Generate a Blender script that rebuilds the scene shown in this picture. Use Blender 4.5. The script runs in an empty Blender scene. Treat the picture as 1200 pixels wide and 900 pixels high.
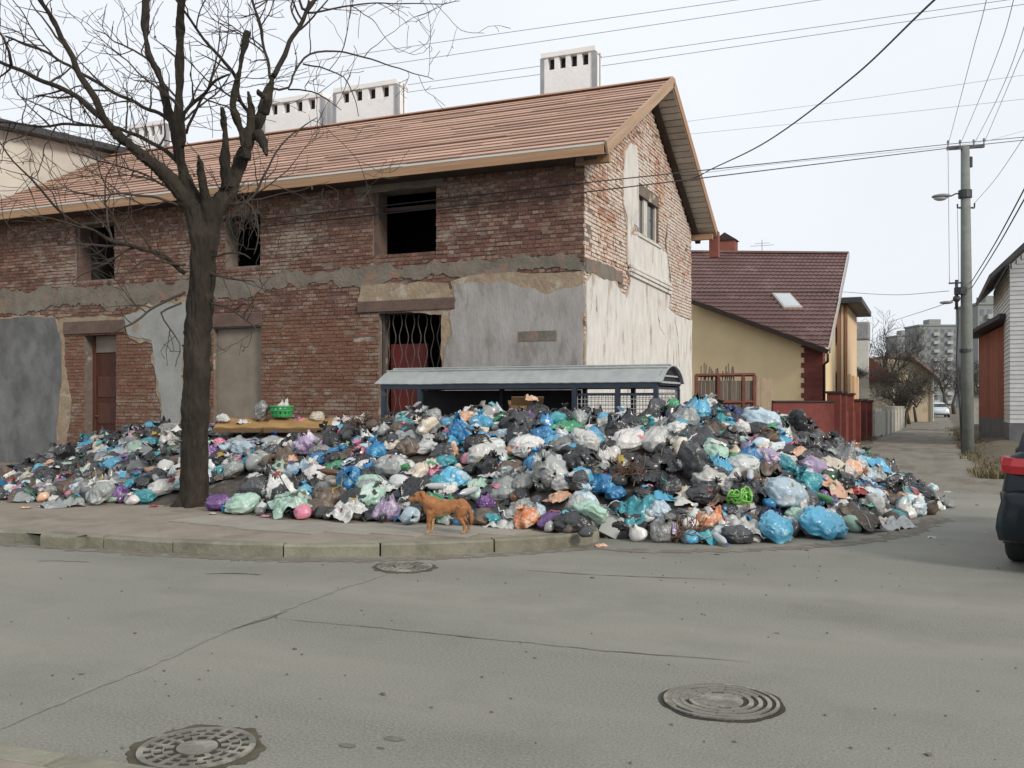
import bpy, bmesh, math, random
from mathutils import Vector, Matrix, noise
from math import sin, cos, pi, radians, sqrt

# ------------------------------------------------------------------ camera, sky, sun, exposure
scn = bpy.context.scene
col = scn.collection
F, HY, CAMH = 1115.0, 470.0, 1.6          # focal length in photo pixels, horizon row, eye height
YAW = radians(23.6)
CY, SY = cos(YAW), sin(YAW)
cam = bpy.data.cameras.new('camera')
cam.sensor_width = 36.0
cam.lens = F / 1200 * 36
cam.shift_y = (HY - 450) / 1200
cam.clip_start, cam.clip_end = 0.1, 3000
camo = bpy.data.objects.new('camera', cam)
col.objects.link(camo)
camo.location = (0, 0, CAMH)
camo.rotation_euler = (radians(90), 0, YAW)
scn.camera = camo

SUN_EL, SUN_AZ = radians(29), radians(116)   # azimuth from +Y towards +X
world = bpy.data.worlds.new('World')
scn.world = world
world.use_nodes = True
wn, wl = world.node_tree.nodes, world.node_tree.links
wn.clear()
sky = wn.new('ShaderNodeTexSky')
sky.sky_type = 'NISHITA'
sky.sun_disc = False
sky.sun_elevation, sky.sun_rotation = SUN_EL, SUN_AZ
sky.air_density, sky.dust_density, sky.ozone_density = 1.0, 4.0, 1.0
hs = wn.new('ShaderNodeHueSaturation'); hs.inputs['Saturation'].default_value = 0.35
wl.new(sky.outputs[0], hs.inputs['Color'])
cl = wn.new('ShaderNodeMixRGB')                 # thin even cloud sheet in front of the sky
cl.inputs['Color2'].default_value = (8.3, 8.75, 9.25, 1)
tc = wn.new('ShaderNodeTexCoord')
nz = wn.new('ShaderNodeTexNoise'); nz.inputs['Scale'].default_value = 2.2; nz.inputs['Detail'].default_value = 5
wl.new(tc.outputs['Generated'], nz.inputs['Vector'])
mr = wn.new('ShaderNodeMapRange'); mr.inputs[1].default_value = .3; mr.inputs[2].default_value = .7
mr.inputs[3].default_value = .86; mr.inputs[4].default_value = .97
wl.new(nz.outputs['Fac'], mr.inputs[0]); wl.new(mr.outputs[0], cl.inputs['Fac'])
wl.new(hs.outputs[0], cl.inputs['Color1'])
bg = wn.new('ShaderNodeBackground'); bg.inputs['Strength'].default_value = 0.1
wo = wn.new('ShaderNodeOutputWorld')
wl.new(cl.outputs[0], bg.inputs['Color']); wl.new(bg.outputs[0], wo.inputs[0])

sun = bpy.data.lights.new('sun', 'SUN')
sun.energy, sun.angle, sun.color = 2.3, radians(13), (1.0, .91, .80)
suno = bpy.data.objects.new('sun', sun)
col.objects.link(suno)
sd = Vector((sin(SUN_AZ) * cos(SUN_EL), cos(SUN_AZ) * cos(SUN_EL), sin(SUN_EL)))
suno.rotation_euler = sd.to_track_quat('Z', 'Y').to_euler()
suno.location = (20, -10, 30)
vs = scn.view_settings
vs.view_transform = 'Standard'; vs.look = 'None'; vs.exposure = 0.18; vs.gamma = 1.0
vs.use_curve_mapping = False

# ------------------------------------------------------------------ photo pixel -> place
def W(px, py, D):
    r = (px - 600) / F * D
    return Vector((r * CY - D * SY, r * SY + D * CY, CAMH + (HY - py) / F * D))
def G(px, py, z=0.0):
    return W(px, py, (CAMH - z) * F / (py - HY))
def onY(px, py, y0):
    return W(px, py, y0 / ((px - 600) / F * SY + CY))
def onX(px, py, x0):
    return W(px, py, x0 / ((px - 600) / F * CY - SY))
def proj(v):
    r = v[0] * CY + v[1] * SY
    f = -v[0] * SY + v[1] * CY
    f = max(f, .01)
    return 600 + F * r / f, HY - F * (v[2] - CAMH) / f, f

# ------------------------------------------------------------------ mesh helpers
class MB:
    def __init__(s):
        s.v, s.f, s.m = [], [], []
    def add(s, vs, fs, m=0):
        o = len(s.v)
        s.v.extend(tuple(p) for p in vs)
        s.f.extend(tuple(i + o for i in f) for f in fs)
        s.m.extend([m] * len(fs))
        return s
    def box(s, x0, x1, y0, y1, z0, z1, m=0, M=None):
        vs = [Vector(p) for p in ((x0, y0, z0), (x1, y0, z0), (x1, y1, z0), (x0, y1, z0),
                                  (x0, y0, z1), (x1, y0, z1), (x1, y1, z1), (x0, y1, z1))]
        if M is not None: vs = [M @ p for p in vs]
        return s.add(vs, [(0, 3, 2, 1), (4, 5, 6, 7), (0, 1, 5, 4), (1, 2, 6, 5), (2, 3, 7, 6), (3, 0, 4, 7)], m)
    def bar(s, a, b, w, h, up=(0, 0, 1), m=0):
        a, b = Vector(a), Vector(b)
        d = (b - a); L = d.length
        if L < 1e-6: return s
        d /= L
        sd_ = d.cross(Vector(up))
        if sd_.length < 1e-4: sd_ = d.cross(Vector((1, 0, 0)))
        sd_.normalize(); u = sd_.cross(d).normalized()
        vs = []
        for e in (a, b):
            for i, j in ((-1, -1), (1, -1), (1, 1), (-1, 1)):
                vs.append(e + sd_ * (i * w / 2) + u * (j * h / 2))
        return s.add(vs, [(3, 2, 1, 0), (4, 5, 6, 7), (0, 1, 5, 4), (1, 2, 6, 5), (2, 3, 7, 6), (3, 0, 4, 7)], m)
    def tube(s, pts, rad, n=8, m=0, cap=True, wob=0, seed=0):
        pts = [Vector(p) for p in pts]
        if not hasattr(rad, '__len__'): rad = [rad] * len(pts)
        vs, fs = [], []
        pr = None
        for i, p in enumerate(pts):
            t = (pts[min(i + 1, len(pts) - 1)] - pts[max(i - 1, 0)])
            if t.length < 1e-7: t = Vector((0, 0, 1))
            t.normalize()
            if pr is None:
                a = t.cross(Vector((0.31, .87, .12)));
                if a.length < .1: a = t.cross(Vector((1, 0, 0)))
                a.normalize()
            else:
                a = pr - t * pr.dot(t)
                if a.length < 1e-5: a = t.orthogonal()
                a.normalize()
            pr = a; b = t.cross(a)
            for k in range(n):
                an = 2 * pi * k / n
                r = rad[i]
                if wob: r *= 1 + wob * noise.noise(Vector((cos(an) * 1.7 + seed, sin(an) * 1.7, i * .6)))
                vs.append(p + a * (cos(an) * r) + b * (sin(an) * r))
        for i in range(len(pts) - 1):
            for k in range(n):
                fs.append((i * n + k, i * n + (k + 1) % n, (i + 1) * n + (k + 1) % n, (i + 1) * n + k))
        if cap:
            fs.append(tuple(range(n - 1, -1, -1)))
            fs.append(tuple((len(pts) - 1) * n + k for k in range(n)))
        return s.add(vs, fs, m)
    def prism(s, poly, e0, e1, m=0):
        """poly: list of 3-D points (a flat ring), swept from offset e0 to e1 (vectors)"""
        e0, e1 = Vector(e0), Vector(e1)
        n = len(poly)
        vs = [Vector(p) + e0 for p in poly] + [Vector(p) + e1 for p in poly]
        fs = [tuple(range(n)), tuple(range(2 * n - 1, n - 1, -1))]
        fs += [((i + 1) % n, i, n + i, n + (i + 1) % n) for i in range(n)]
        return s.add(vs, fs, m)
    def ball(s, c, r, m=0, nu=12, nv=8):
        c = Vector(c)
        r = Vector(r) if hasattr(r, '__len__') else Vector((r, r, r))
        vs = [c + Vector((0, 0, -r.z))]
        for j in range(1, nv):
            a = -pi / 2 + pi * j / nv
            for i in range(nu):
                t = 2 * pi * i / nu
                vs.append(c + Vector((cos(t) * cos(a) * r.x, sin(t) * cos(a) * r.y, sin(a) * r.z)))
        vs.append(c + Vector((0, 0, r.z)))
        fs = [(0, 1 + (i + 1) % nu, 1 + i) for i in range(nu)]
        for j in range(nv - 2):
            for i in range(nu):
                a, b = 1 + j * nu + i, 1 + j * nu + (i + 1) % nu
                fs.append((a, b, b + nu, a + nu))
        L = len(vs) - 1; o = 1 + (nv - 2) * nu
        fs += [(L, o + i, o + (i + 1) % nu) for i in range(nu)]
        return s.add(vs, fs, m)
    def mesh(s, name, mats, smooth=False, fix=False):
        me = bpy.data.meshes.new(name)
        me.from_pydata(s.v, [], s.f)
        for mt in (mats if isinstance(mats, (list, tuple)) else [mats]): me.materials.append(mt)
        if any(s.m): me.polygons.foreach_set('material_index', s.m)
        if smooth: me.polygons.foreach_set('use_smooth', [True] * len(me.polygons))
        if fix:
            bm = bmesh.new(); bm.from_mesh(me)
            bmesh.ops.recalc_face_normals(bm, faces=bm.faces); bm.to_mesh(me); bm.free()
        me.update()
        return me
    def build(s, name, mats, parent=None, smooth=False, fix=False, bevel=0, loc=None):
        o = bpy.data.objects.new(name, s.mesh(name, mats, smooth, fix))
        col.objects.link(o)
        if parent is not None: o.parent = parent
        if loc is not None: o.location = loc
        if bevel:
            b = o.modifiers.new('edge', 'BEVEL'); b.width = bevel; b.segments = 2; b.limit_method = 'ANGLE'
        return o

def tag(o, label=None, cat=None, group=None, kind=None):
    if label: o['label'] = label
    if cat: o['category'] = cat
    if group: o['group'] = group
    if kind: o['kind'] = kind
    return o
def thing(name, label, cat, loc=(0, 0, 0), group=None, rz=0):
    o = bpy.data.objects.new(name, None)
    o.empty_display_size = .2
    col.objects.link(o)
    o.location = loc; o.rotation_euler.z = rz
    return tag(o, label, cat, group)
def local(root, o):
    """parts were written in world metres: hang o on root without moving it"""
    o.parent = root
    o.location = o.location - root.location
    return o
def part(root, mb, name, mats, smooth=False, fix=False, bevel=0):
    o = mb.build(name, mats, None, smooth, fix, bevel)
    return local(root, o)
def sub(root, prt, mb, name, mats, smooth=False, fix=False, bevel=0):
    o = mb.build(name, mats, None, smooth, fix, bevel)
    o.parent = prt
    o.location = -(root.location + prt.location)
    return o

def inpoly(x, y, P):
    c = False
    j = len(P) - 1
    for i in range(len(P)):
        xi, yi = P[i]; xj, yj = P[j]
        if (yi > y) != (yj > y) and x < (xj - xi) * (y - yi) / (yj - yi) + xi: c = not c
        j = i
    return c
def rough_edge(P, step, amp, seed, closed=True, bias=0):
    out = []
    n = len(P)
    if bias and sum(P[i][0] * P[(i + 1) % n][1] - P[(i + 1) % n][0] * P[i][1] for i in range(n)) > 0: bias = -bias
    for i in range(n if closed else n - 1):
        a, b = Vector(P[i]), Vector(P[(i + 1) % n])
        k = max(1, int((b - a).length / step))
        nd = Vector((-(b - a).y, (b - a).x)).normalized()
        for j in range(k):
            p = a.lerp(b, j / k)
            q = Vector((p.x * 3.1 + seed, p.y * 3.1, seed * .7))
            d = bias + noise.noise(q) * amp + noise.noise(q * 3.3) * amp * .5 + noise.noise(q * 8.1) * amp * .3
            out.append(tuple(p + nd * d))
    return out

# ------------------------------------------------------------------ materials
MATS = {}
def lin(c):
    return tuple(((x / 255) / 12.92 if x / 255 <= .04045 else ((x / 255 + .055) / 1.055) ** 2.4) for x in c)
def mat(name, c1, c2=None, scale=4.0, rough=.8, bump=.2, bscale=None, spec=.3, metal=0, c3=None, s3=1.0, t3=.6,
        coord='Object', vary=.0, island=False, detail=6, bdist=.02, stretch=None, soft3=.1, trans=0, alpha=1):
    """two colours mixed by noise, a third in patches with a soft edge, noise relief; colours are linear base colours"""
    if name in MATS: return MATS[name]
    m = bpy.data.materials.new(name); m.use_nodes = True
    N, L = m.node_tree.nodes, m.node_tree.links
    b = N['Principled BSDF']
    b.inputs['Roughness'].default_value = rough
    b.inputs['Specular IOR Level'].default_value = spec
    b.inputs['Metallic'].default_value = metal
    if trans: b.inputs['Transmission Weight'].default_value = trans
    if alpha < 1: b.inputs['Alpha'].default_value = alpha
    tc = N.new('ShaderNodeTexCoord')
    vec = tc.outputs[coord] if coord != 'World' else None
    if coord == 'World':
        g = N.new('ShaderNodeNewGeometry'); vec = g.outputs['Position']
    oi = N.new('ShaderNodeObjectInfo')
    if coord == 'Object':
        ml = N.new('ShaderNodeMath'); ml.operation = 'MULTIPLY'; ml.inputs[1].default_value = 37.0
        L.new(oi.outputs['Random'], ml.inputs[0])
        ad = N.new('ShaderNodeVectorMath'); ad.operation = 'ADD'
        L.new(vec, ad.inputs[0]); L.new(ml.outputs[0], ad.inputs[1]); vec = ad.outputs[0]
    if stretch:
        mp = N.new('ShaderNodeMapping'); mp.inputs['Scale'].default_value = stretch
        L.new(vec, mp.inputs['Vector']); vec = mp.outputs[0]
    n1 = N.new('ShaderNodeTexNoise'); n1.inputs['Scale'].default_value = scale; n1.inputs['Detail'].default_value = detail
    n1.inputs['Roughness'].default_value = .62
    L.new(vec, n1.inputs['Vector'])
    r1 = N.new('ShaderNodeMapRange'); r1.inputs[1].default_value = .34; r1.inputs[2].default_value = .66
    L.new(n1.outputs['Fac'], r1.inputs[0])
    mx = N.new('ShaderNodeMixRGB')
    mx.inputs[1].default_value = (*c1, 1); mx.inputs[2].default_value = (*(c2 or tuple(x * .7 for x in c1)), 1)
    L.new(r1.outputs[0], mx.inputs[0]); out = mx.outputs[0]
    if c3:
        n3 = N.new('ShaderNodeTexNoise'); n3.inputs['Scale'].default_value = s3; n3.inputs['Detail'].default_value = 8
        n3.inputs['Roughness'].default_value = .65
        L.new(vec, n3.inputs['Vector'])
        r3 = N.new('ShaderNodeMapRange'); r3.inputs[1].default_value = t3; r3.inputs[2].default_value = t3 + soft3
        L.new(n3.outputs['Fac'], r3.inputs[0])
        m3 = N.new('ShaderNodeMixRGB'); m3.inputs[2].default_value = (*c3, 1)
        L.new(r3.outputs[0], m3.inputs[0]); L.new(out, m3.inputs[1]); out = m3.outputs[0]
    if vary:
        hv = N.new('ShaderNodeHueSaturation')
        src = oi.outputs['Random']
        if island:
            gg = N.new('ShaderNodeNewGeometry'); aa = N.new('ShaderNodeMath'); aa.operation = 'ADD'
            L.new(gg.outputs['Random Per Island'], aa.inputs[0]); L.new(oi.outputs['Random'], aa.inputs[1])
            fr = N.new('ShaderNodeMath'); fr.operation = 'FRACT'; L.new(aa.outputs[0], fr.inputs[0]); src = fr.outputs[0]
        rv = N.new('ShaderNodeMapRange'); rv.inputs[3].default_value = 1 - vary; rv.inputs[4].default_value = 1 + vary
        L.new(src, rv.inputs[0]); L.new(rv.outputs[0], hv.inputs['Value'])
        L.new(out, hv.inputs['Color']); out = hv.outputs[0]
    L.new(out, b.inputs['Base Color'])
    if bump:
        nb = N.new('ShaderNodeTexNoise'); nb.inputs['Scale'].default_value = bscale or scale * 4; nb.inputs['Detail'].default_value = 5
        L.new(vec, nb.inputs['Vector'])
        bp = N.new('ShaderNodeBump'); bp.inputs['Strength'].default_value = bump; bp.inputs['Distance'].default_value = bdist
        L.new(nb.outputs['Fac'], bp.inputs['Height']); L.new(bp.outputs[0], b.inputs['Normal'])
    MATS[name] = m
    return m

def brick_mat(name, ramp, smear, s_amt, low=None):
    m = bpy.data.materials.new(name); m.use_nodes = True
    N, L = m.node_tree.nodes, m.node_tree.links
    b = N['Principled BSDF']; b.inputs['Roughness'].default_value = .9; b.inputs['Specular IOR Level'].default_value = .15
    g = N.new('ShaderNodeNewGeometry'); oi = N.new('ShaderNodeObjectInfo')
    a = N.new('ShaderNodeMath'); a.operation = 'ADD'; L.new(g.outputs['Random Per Island'], a.inputs[0]); L.new(oi.outputs['Random'], a.inputs[1])
    fr = N.new('ShaderNodeMath'); fr.operation = 'FRACT'; L.new(a.outputs[0], fr.inputs[0])
    rp = N.new('ShaderNodeValToRGB')
    while len(rp.color_ramp.elements) < len(ramp): rp.color_ramp.elements.new(.5)
    for e, (p, c) in zip(rp.color_ramp.elements, ramp): e.position = p; e.color = (*c, 1)
    L.new(fr.outputs[0], rp.inputs[0])
    # brick grain
    n1 = N.new('ShaderNodeTexNoise'); n1.inputs['Scale'].default_value = 22; n1.inputs['Detail'].default_value = 6
    L.new(g.outputs['Position'], n1.inputs['Vector'])
    r1 = N.new('ShaderNodeMapRange'); r1.inputs[1].default_value = .3; r1.inputs[2].default_value = .7; r1.inputs[3].default_value = .7; r1.inputs[4].default_value = 1.25
    L.new(n1.outputs['Fac'], r1.inputs[0])
    hv = N.new('ShaderNodeHueSaturation'); L.new(rp.outputs[0], hv.inputs['Color']); L.new(r1.outputs[0], hv.inputs['Value'])
    # old mortar and lime smeared over the faces in blotches
    mp = N.new('ShaderNodeMapping'); mp.inputs['Scale'].default_value = (1, 1, 2.6); L.new(g.outputs['Position'], mp.inputs[0])
    n2 = N.new('ShaderNodeTexNoise'); n2.inputs['Scale'].default_value = 3.4; n2.inputs['Detail'].default_value = 9; n2.inputs['Roughness'].default_value = .72
    L.new(mp.outputs[0], n2.inputs['Vector'])
    n3 = N.new('ShaderNodeTexNoise'); n3.inputs['Scale'].default_value = .55; n3.inputs['Detail'].default_value = 3; L.new(g.outputs['Position'], n3.inputs['Vector'])
    sm = N.new('ShaderNodeMath'); sm.operation = 'ADD'; L.new(n2.outputs['Fac'], sm.inputs[0])
    sc_ = N.new('ShaderNodeMath'); sc_.operation = 'MULTIPLY'; sc_.inputs[1].default_value = .6; L.new(n3.outputs['Fac'], sc_.inputs[0]); L.new(sc_.outputs[0], sm.inputs[1])
    r2 = N.new('ShaderNodeMapRange'); r2.inputs[1].default_value = s_amt; r2.inputs[2].default_value = s_amt + .13; r2.inputs[4].default_value = .85
    L.new(sm.outputs[0], r2.inputs[0])
    mx = N.new('ShaderNodeMixRGB'); mx.inputs[2].default_value = (*smear, 1)
    src = hv.outputs[0]
    if low:                                     # the ground floor is laid in a more orange brick
        sx = N.new('ShaderNodeSeparateXYZ'); L.new(g.outputs['Position'], sx.inputs[0])
        rz_ = N.new('ShaderNodeMapRange'); rz_.inputs[1].default_value = low[1]; rz_.inputs[2].default_value = low[1] - .5; rz_.inputs[4].default_value = .6
        L.new(sx.outputs['Z'], rz_.inputs[0])
        ml_ = N.new('ShaderNodeMixRGB'); ml_.inputs[2].default_value = (*low[0], 1); L.new(rz_.outputs[0], ml_.inputs[0]); L.new(src, ml_.inputs[1]); src = ml_.outputs[0]
    L.new(r2.outputs[0], mx.inputs[0]); L.new(src, mx.inputs[1]); L.new(mx.outputs[0], b.inputs['Base Color'])
    bp = N.new('ShaderNodeBump'); bp.inputs['Strength'].default_value = .5; bp.inputs['Distance'].default_value = .015
    nb = N.new('ShaderNodeTexNoise'); nb.inputs['Scale'].default_value = 40; nb.inputs['Detail'].default_value = 4; L.new(g.outputs['Position'], nb.inputs['Vector'])
    L.new(nb.outputs['Fac'], bp.inputs['Height']); L.new(bp.outputs[0], b.inputs['Normal'])
    return m

M_brickF = brick_mat('weathered_brick', [(0, (.118, .066, .053)), (.3, (.152, .080, .062)), (.6, (.182, .096, .072)), (.85, (.215, .122, .092)), (1, (.265, .185, .145))], (.30, .25, .205), .825, low=((.205, .098, .060), 3.55))
M_brickG = brick_mat('washed_brick', [(0, (.34, .19, .135)), (.4, (.46, .27, .195)), (.75, (.54, .35, .26)), (1, (.60, .46, .36))], (.62, .56, .50), .70)
M_mortar = mat('mortar', (.20, .165, .138), (.135, .11, .092), 6, .95, .4, 30, coord='World', c3=(.45, .41, .36), s3=2, t3=.58)
M_conc = mat('grey_concrete', (.20, .18, .15), (.135, .12, .10), 3, .92, .8, 18, coord='World', c3=(.25, .155, .115), s3=2.4, t3=.53)
M_rend = mat('grey_render', (.37, .35, .34), (.27, .255, .245), 2.6, .9, .5, 16, coord='World', c3=(.20, .18, .155), s3=1.3, t3=.53, soft3=.16, stretch=(1.3, 1.3, .55))
M_slate = mat('dark_sooty_render', (.19, .195, .195), (.105, .107, .11), 1.6, .9, .5, 14, coord='World', c3=(.085, .086, .088), s3=.8, t3=.48, soft3=.4, stretch=(1.1, 1.1, .8))
M_blue = mat('pale_blue_limewash', (.33, .335, .32), (.25, .255, .245), 2.2, .9, .35, 12, coord='World', c3=(.27, .22, .18), s3=1.7, t3=.6)
M_lime = mat('flaking_lime_render', (.66, .64, .61), (.53, .51, .475), 3.2, .9, .5, 14, coord='World', c3=(.36, .30, .24), s3=1.9, t3=.565, stretch=(1, 1.6, .6))
M_rubble = mat('old_bedding_mortar', (.34, .27, .19), (.24, .18, .13), 5, .95, .8, 20, coord='World', c3=(.4, .36, .3), s3=3, t3=.55)
M_lintel = mat('brown_lintel', (.15, .10, .08), (.10, .07, .06), 5, .9, .4, 25, coord='World')
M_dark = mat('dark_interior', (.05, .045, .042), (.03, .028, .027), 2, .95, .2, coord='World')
M_wood = mat('fresh_batten', (.48, .31, .235), (.38, .23, .17), 2.5, .75, .25, 30, coord='Object', stretch=(.3, 6, 6), vary=.22)
M_woodl = mat('pale_board', (.44, .31, .21), (.34, .225, .15), 2.5, .75, .25, 30, coord='Object', stretch=(.4, 6, 6), vary=.1)
M_fascia = mat('orange_fascia_board', (.38, .235, .14), (.29, .175, .105), 2.5, .7, .2, 30, coord='Object', stretch=(.3, 5, 8), vary=.1)
M_drip = mat('grey_edge_board', (.42, .39, .34), (.33, .30, .26), 4, .7, .2, coord='Object', stretch=(.3, 4, 4))
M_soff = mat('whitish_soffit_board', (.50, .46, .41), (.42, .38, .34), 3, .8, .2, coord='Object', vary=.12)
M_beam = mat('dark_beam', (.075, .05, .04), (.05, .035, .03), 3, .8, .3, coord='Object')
M_chim = mat('white_chimney_brick', (.82, .815, .81), (.75, .745, .74), 3, .85, .3, coord='World', c3=(.55, .54, .53), s3=2, t3=.64)
M_flue = mat('near_black_flue', (.035, .033, .032), (.02, .02, .02), 4, .95, .1)  # near-black core seen through the flue openings
M_chimg = mat('grey_corner_strip', (.33, .34, .36), (.26, .27, .29), 3, .8, .2)

# ------------------------------------------------------------------ ground, road, lane, pavement
M_ground = mat('bare_earth', (.13, .105, .08), (.09, .075, .058), .7, .95, .5, 3, coord='World', c3=(.10, .105, .05), s3=.25, t3=.55)
def asphalt():
    m = bpy.data.materials.new('old_asphalt'); m.use_nodes = True
    N, L = m.node_tree.nodes, m.node_tree.links
    b = N['Principled BSDF']; b.inputs['Roughness'].default_value = .82; b.inputs['Specular IOR Level'].default_value = .25
    g = N.new('ShaderNodeNewGeometry'); P = g.outputs['Position']
    def nse(s, d, r=.6, st=None):
        n = N.new('ShaderNodeTexNoise'); n.inputs['Scale'].default_value = s; n.inputs['Detail'].default_value = d; n.inputs['Roughness'].default_value = r
        if st:
            mp = N.new('ShaderNodeMapping'); mp.inputs['Scale'].default_value = st; L.new(P, mp.inputs[0]); L.new(mp.outputs[0], n.inputs['Vector'])
        else: L.new(P, n.inputs['Vector'])
        return n.outputs['Fac']
    def rng(f, a, b_, c=0, d=1):
        r = N.new('ShaderNodeMapRange'); r.inputs[1].default_value = a; r.inputs[2].default_value = b_; r.inputs[3].default_value = c; r.inputs[4].default_value = d
        L.new(f, r.inputs[0]); return r.outputs[0]
    def mix(f, a, b_):
        x = N.new('ShaderNodeMixRGB'); L.new(f, x.inputs[0])
        for i, q in ((1, a), (2, b_)):
            if isinstance(q, tuple): x.inputs[i].default_value = (*q, 1)
            else: L.new(q, x.inputs[i])
        return x.outputs[0]
    c = mix(rng(nse(70, 5, .75), .36, .64), (.115, .116, .098), (.265, .260, .225))            # stones in the bitumen
    c = mix(rng(nse(.38, 4, .55, (.45, 1.5, 1)), .38, .66, 0, .75), c, (.262, .250, .212))      # dust drifts along the road
    c = mix(rng(nse(.9, 6, .7), .50, .74, 0, .38), c, (.105, .112, .097))                  # darker worn stretches
    c = mix(rng(nse(3.1, 8, .8), .68, .72, 0, .6), c, (.075, .073, .062))                  # small oil spots
    L.new(c, b.inputs['Base Color'])
    bp = N.new('ShaderNodeBump'); bp.inputs['Strength'].default_value = .5; bp.inputs['Distance'].default_value = .008
    L.new(nse(120, 4), bp.inputs['Height']); L.new(bp.outputs[0], b.inputs['Normal'])
    return m
M_asph = asphalt()
M_lane = mat('dusty_lane', (.205, .187, .155), (.145, .13, .105), 1.2, .92, .6, 14, coord='World', c3=(.115, .10, .075), s3=.6, t3=.54, soft3=.15, stretch=(1.6, .45, 1))
M_pave = mat('dirty_pavement', (.27, .235, .19), (.21, .18, .145), 2.2, .92, .5, 20, coord='World', c3=(.15, .12, .09), s3=.9, t3=.53, soft3=.18)
M_slab = mat('concrete_slab', (.30, .275, .235), (.24, .22, .19), 2.5, .9, .5, 25, coord='World', c3=(.17, .145, .115), s3=1.4, t3=.58)
M_kerb = mat('kerb_stone', (.235, .225, .175), (.165, .16, .12), 4, .9, .5, 25, coord='World', c3=(.15, .14, .105), s3=1.8, t3=.56, vary=.12)

def sheet(name, P2, z, m):
    mb = MB(); mb.add([(x, y, z) for x, y in P2], [tuple(range(len(P2)))])
    o = mb.build(name, m)
    bm = bmesh.new(); bm.from_mesh(o.data)
    bmesh.ops.triangulate(bm, faces=bm.faces)
    for f in bm.faces:
        if f.normal.z < 0: f.normal_flip()
    bm.to_mesh(o.data); bm.free()
    return tag(o, kind='structure')

sheet('ground', [(-900, -400), (900, -400), (900, 1500), (-900, 1500)], -.012, M_ground)
# road: near kerb line to the far kerb, opening into the lane
road = [(-60, 2.9), (60, 2.9), (60, 13.6), (14, 13.4), (6.5, 14.0), (3.4, 15.5), (2.2, 18.0)]
mid = rough_edge([(2.2, 18.0), (.2, 18.6), (-1.6, 17.9), (-3.6, 18.8), (-5.6, 18.0)], .3, .35, 3, False)
sheet('road', road + mid[1:] + [(-5.6, 15), (-60, 15)], .0, M_asph)
lanep = rough_edge([(2.4, 16.6), (1.6, 22), (1.0, 30), (1.0, 45), (1.6, 70), (2.2, 130)], .8, .3, 5, False) + \
        [(2.2, 130), (-2.6, 130)] + rough_edge([(-2.6, 130), (-2.2, 60), (-1.9, 38), (-3.0, 33), (-5.2, 26), (-5.2, 16.4)], .8, .2, 8, False)
sheet('lane', lanep, -.005, M_lane)

kerb_px = [(0, 635), (60, 638.5), (140, 643.5), (230, 649.5), (320, 652.5), (420, 652.5), (520, 650), (600, 646), (660, 641.5), (700, 635), (716, 627)]
kp = [G(x, y).xy for x, y in kerb_px]
d0 = (kp[0] - kp[3]).normalized()
kp = [kp[0] + d0 * 28] + [kp[0] + d0 * 14] + kp + [Vector((-2.55, 13.2)), Vector((-3.3, 15.4)), Vector((-3.7, 18.5))]
def spline(P, step):
    out = []
    for i in range(len(P) - 1):
        p0, p1, p2, p3 = P[max(i - 1, 0)], P[i], P[i + 1], P[min(i + 2, len(P) - 1)]
        k = max(1, int((p2 - p1).length / step))
        for j in range(k):
            t = j / k
            out.append(.5 * ((2 * p1) + (p2 - p0) * t + (2 * p0 - 5 * p1 + 4 * p2 - p3) * t * t + (3 * p1 - p0 - 3 * p2 + p3) * t ** 3))
    out.append(P[-1]); return out
kc = spline(kp, .1)
KH, KW = .13, .15
def kerb_normal(i):
    t = (kc[min(i + 1, len(kc) - 1)] - kc[max(i - 1, 0)]).normalized()
    return Vector((-t.y, t.x))
kerb = tag(bpy.data.objects.new('kerb', None), kind='structure'); col.objects.link(kerb)
rk = random.Random(5)
i = 0
while i < len(kc) - 4:
    n = int(rk.choice([9, 11, 12, 10]))
    j = min(i + n, len(kc) - 1)
    if kc[j].x > -16 or True:
        mb = MB(); rows = []
        dz = rk.uniform(-.012, .008); dn = rk.uniform(-.01, .01)
        for q in range(i, j + 1):
            nn = kerb_normal(q)
            p = kc[q].copy()
            if q == i: p = p.lerp(kc[q + 1], .08)
            if q == j: p = p.lerp(kc[q - 1], .08)
            ch = .022 + .008 * noise.noise(Vector((p.x * 9, p.y * 9, 0)))
            h = KH + dz + .004 * noise.noise(Vector((p.x * 5, p.y * 5, 4)))
            for (o_, z) in ((dn - .0, -.02), (dn, h - ch), (dn + ch, h), (KW - .01, h), (KW, h - .02), (KW, -.02)):
                a = p + nn * o_; rows.append((a.x, a.y, z))
        nr = j - i + 1
        fs = [(a * 6 + k, a * 6 + (k + 1) % 6, (a + 1) * 6 + (k + 1) % 6, (a + 1) * 6 + k) for a in range(nr - 1) for k in range(6)]
        fs += [tuple(range(5, -1, -1)), tuple((nr - 1) * 6 + k for k in range(6))]
        mb.add(rows, fs)
        mb.build('kerb_stone', M_kerb, kerb, fix=True)
    i = j
pvp = [tuple(kc[q] + kerb_normal(q) * (KW - .004)) for q in range(0, len(kc), 2)]
sheet('pavement', pvp + [(-4.5, 16.4), (-60, 16.4)], KH - .012, M_pave)
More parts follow.
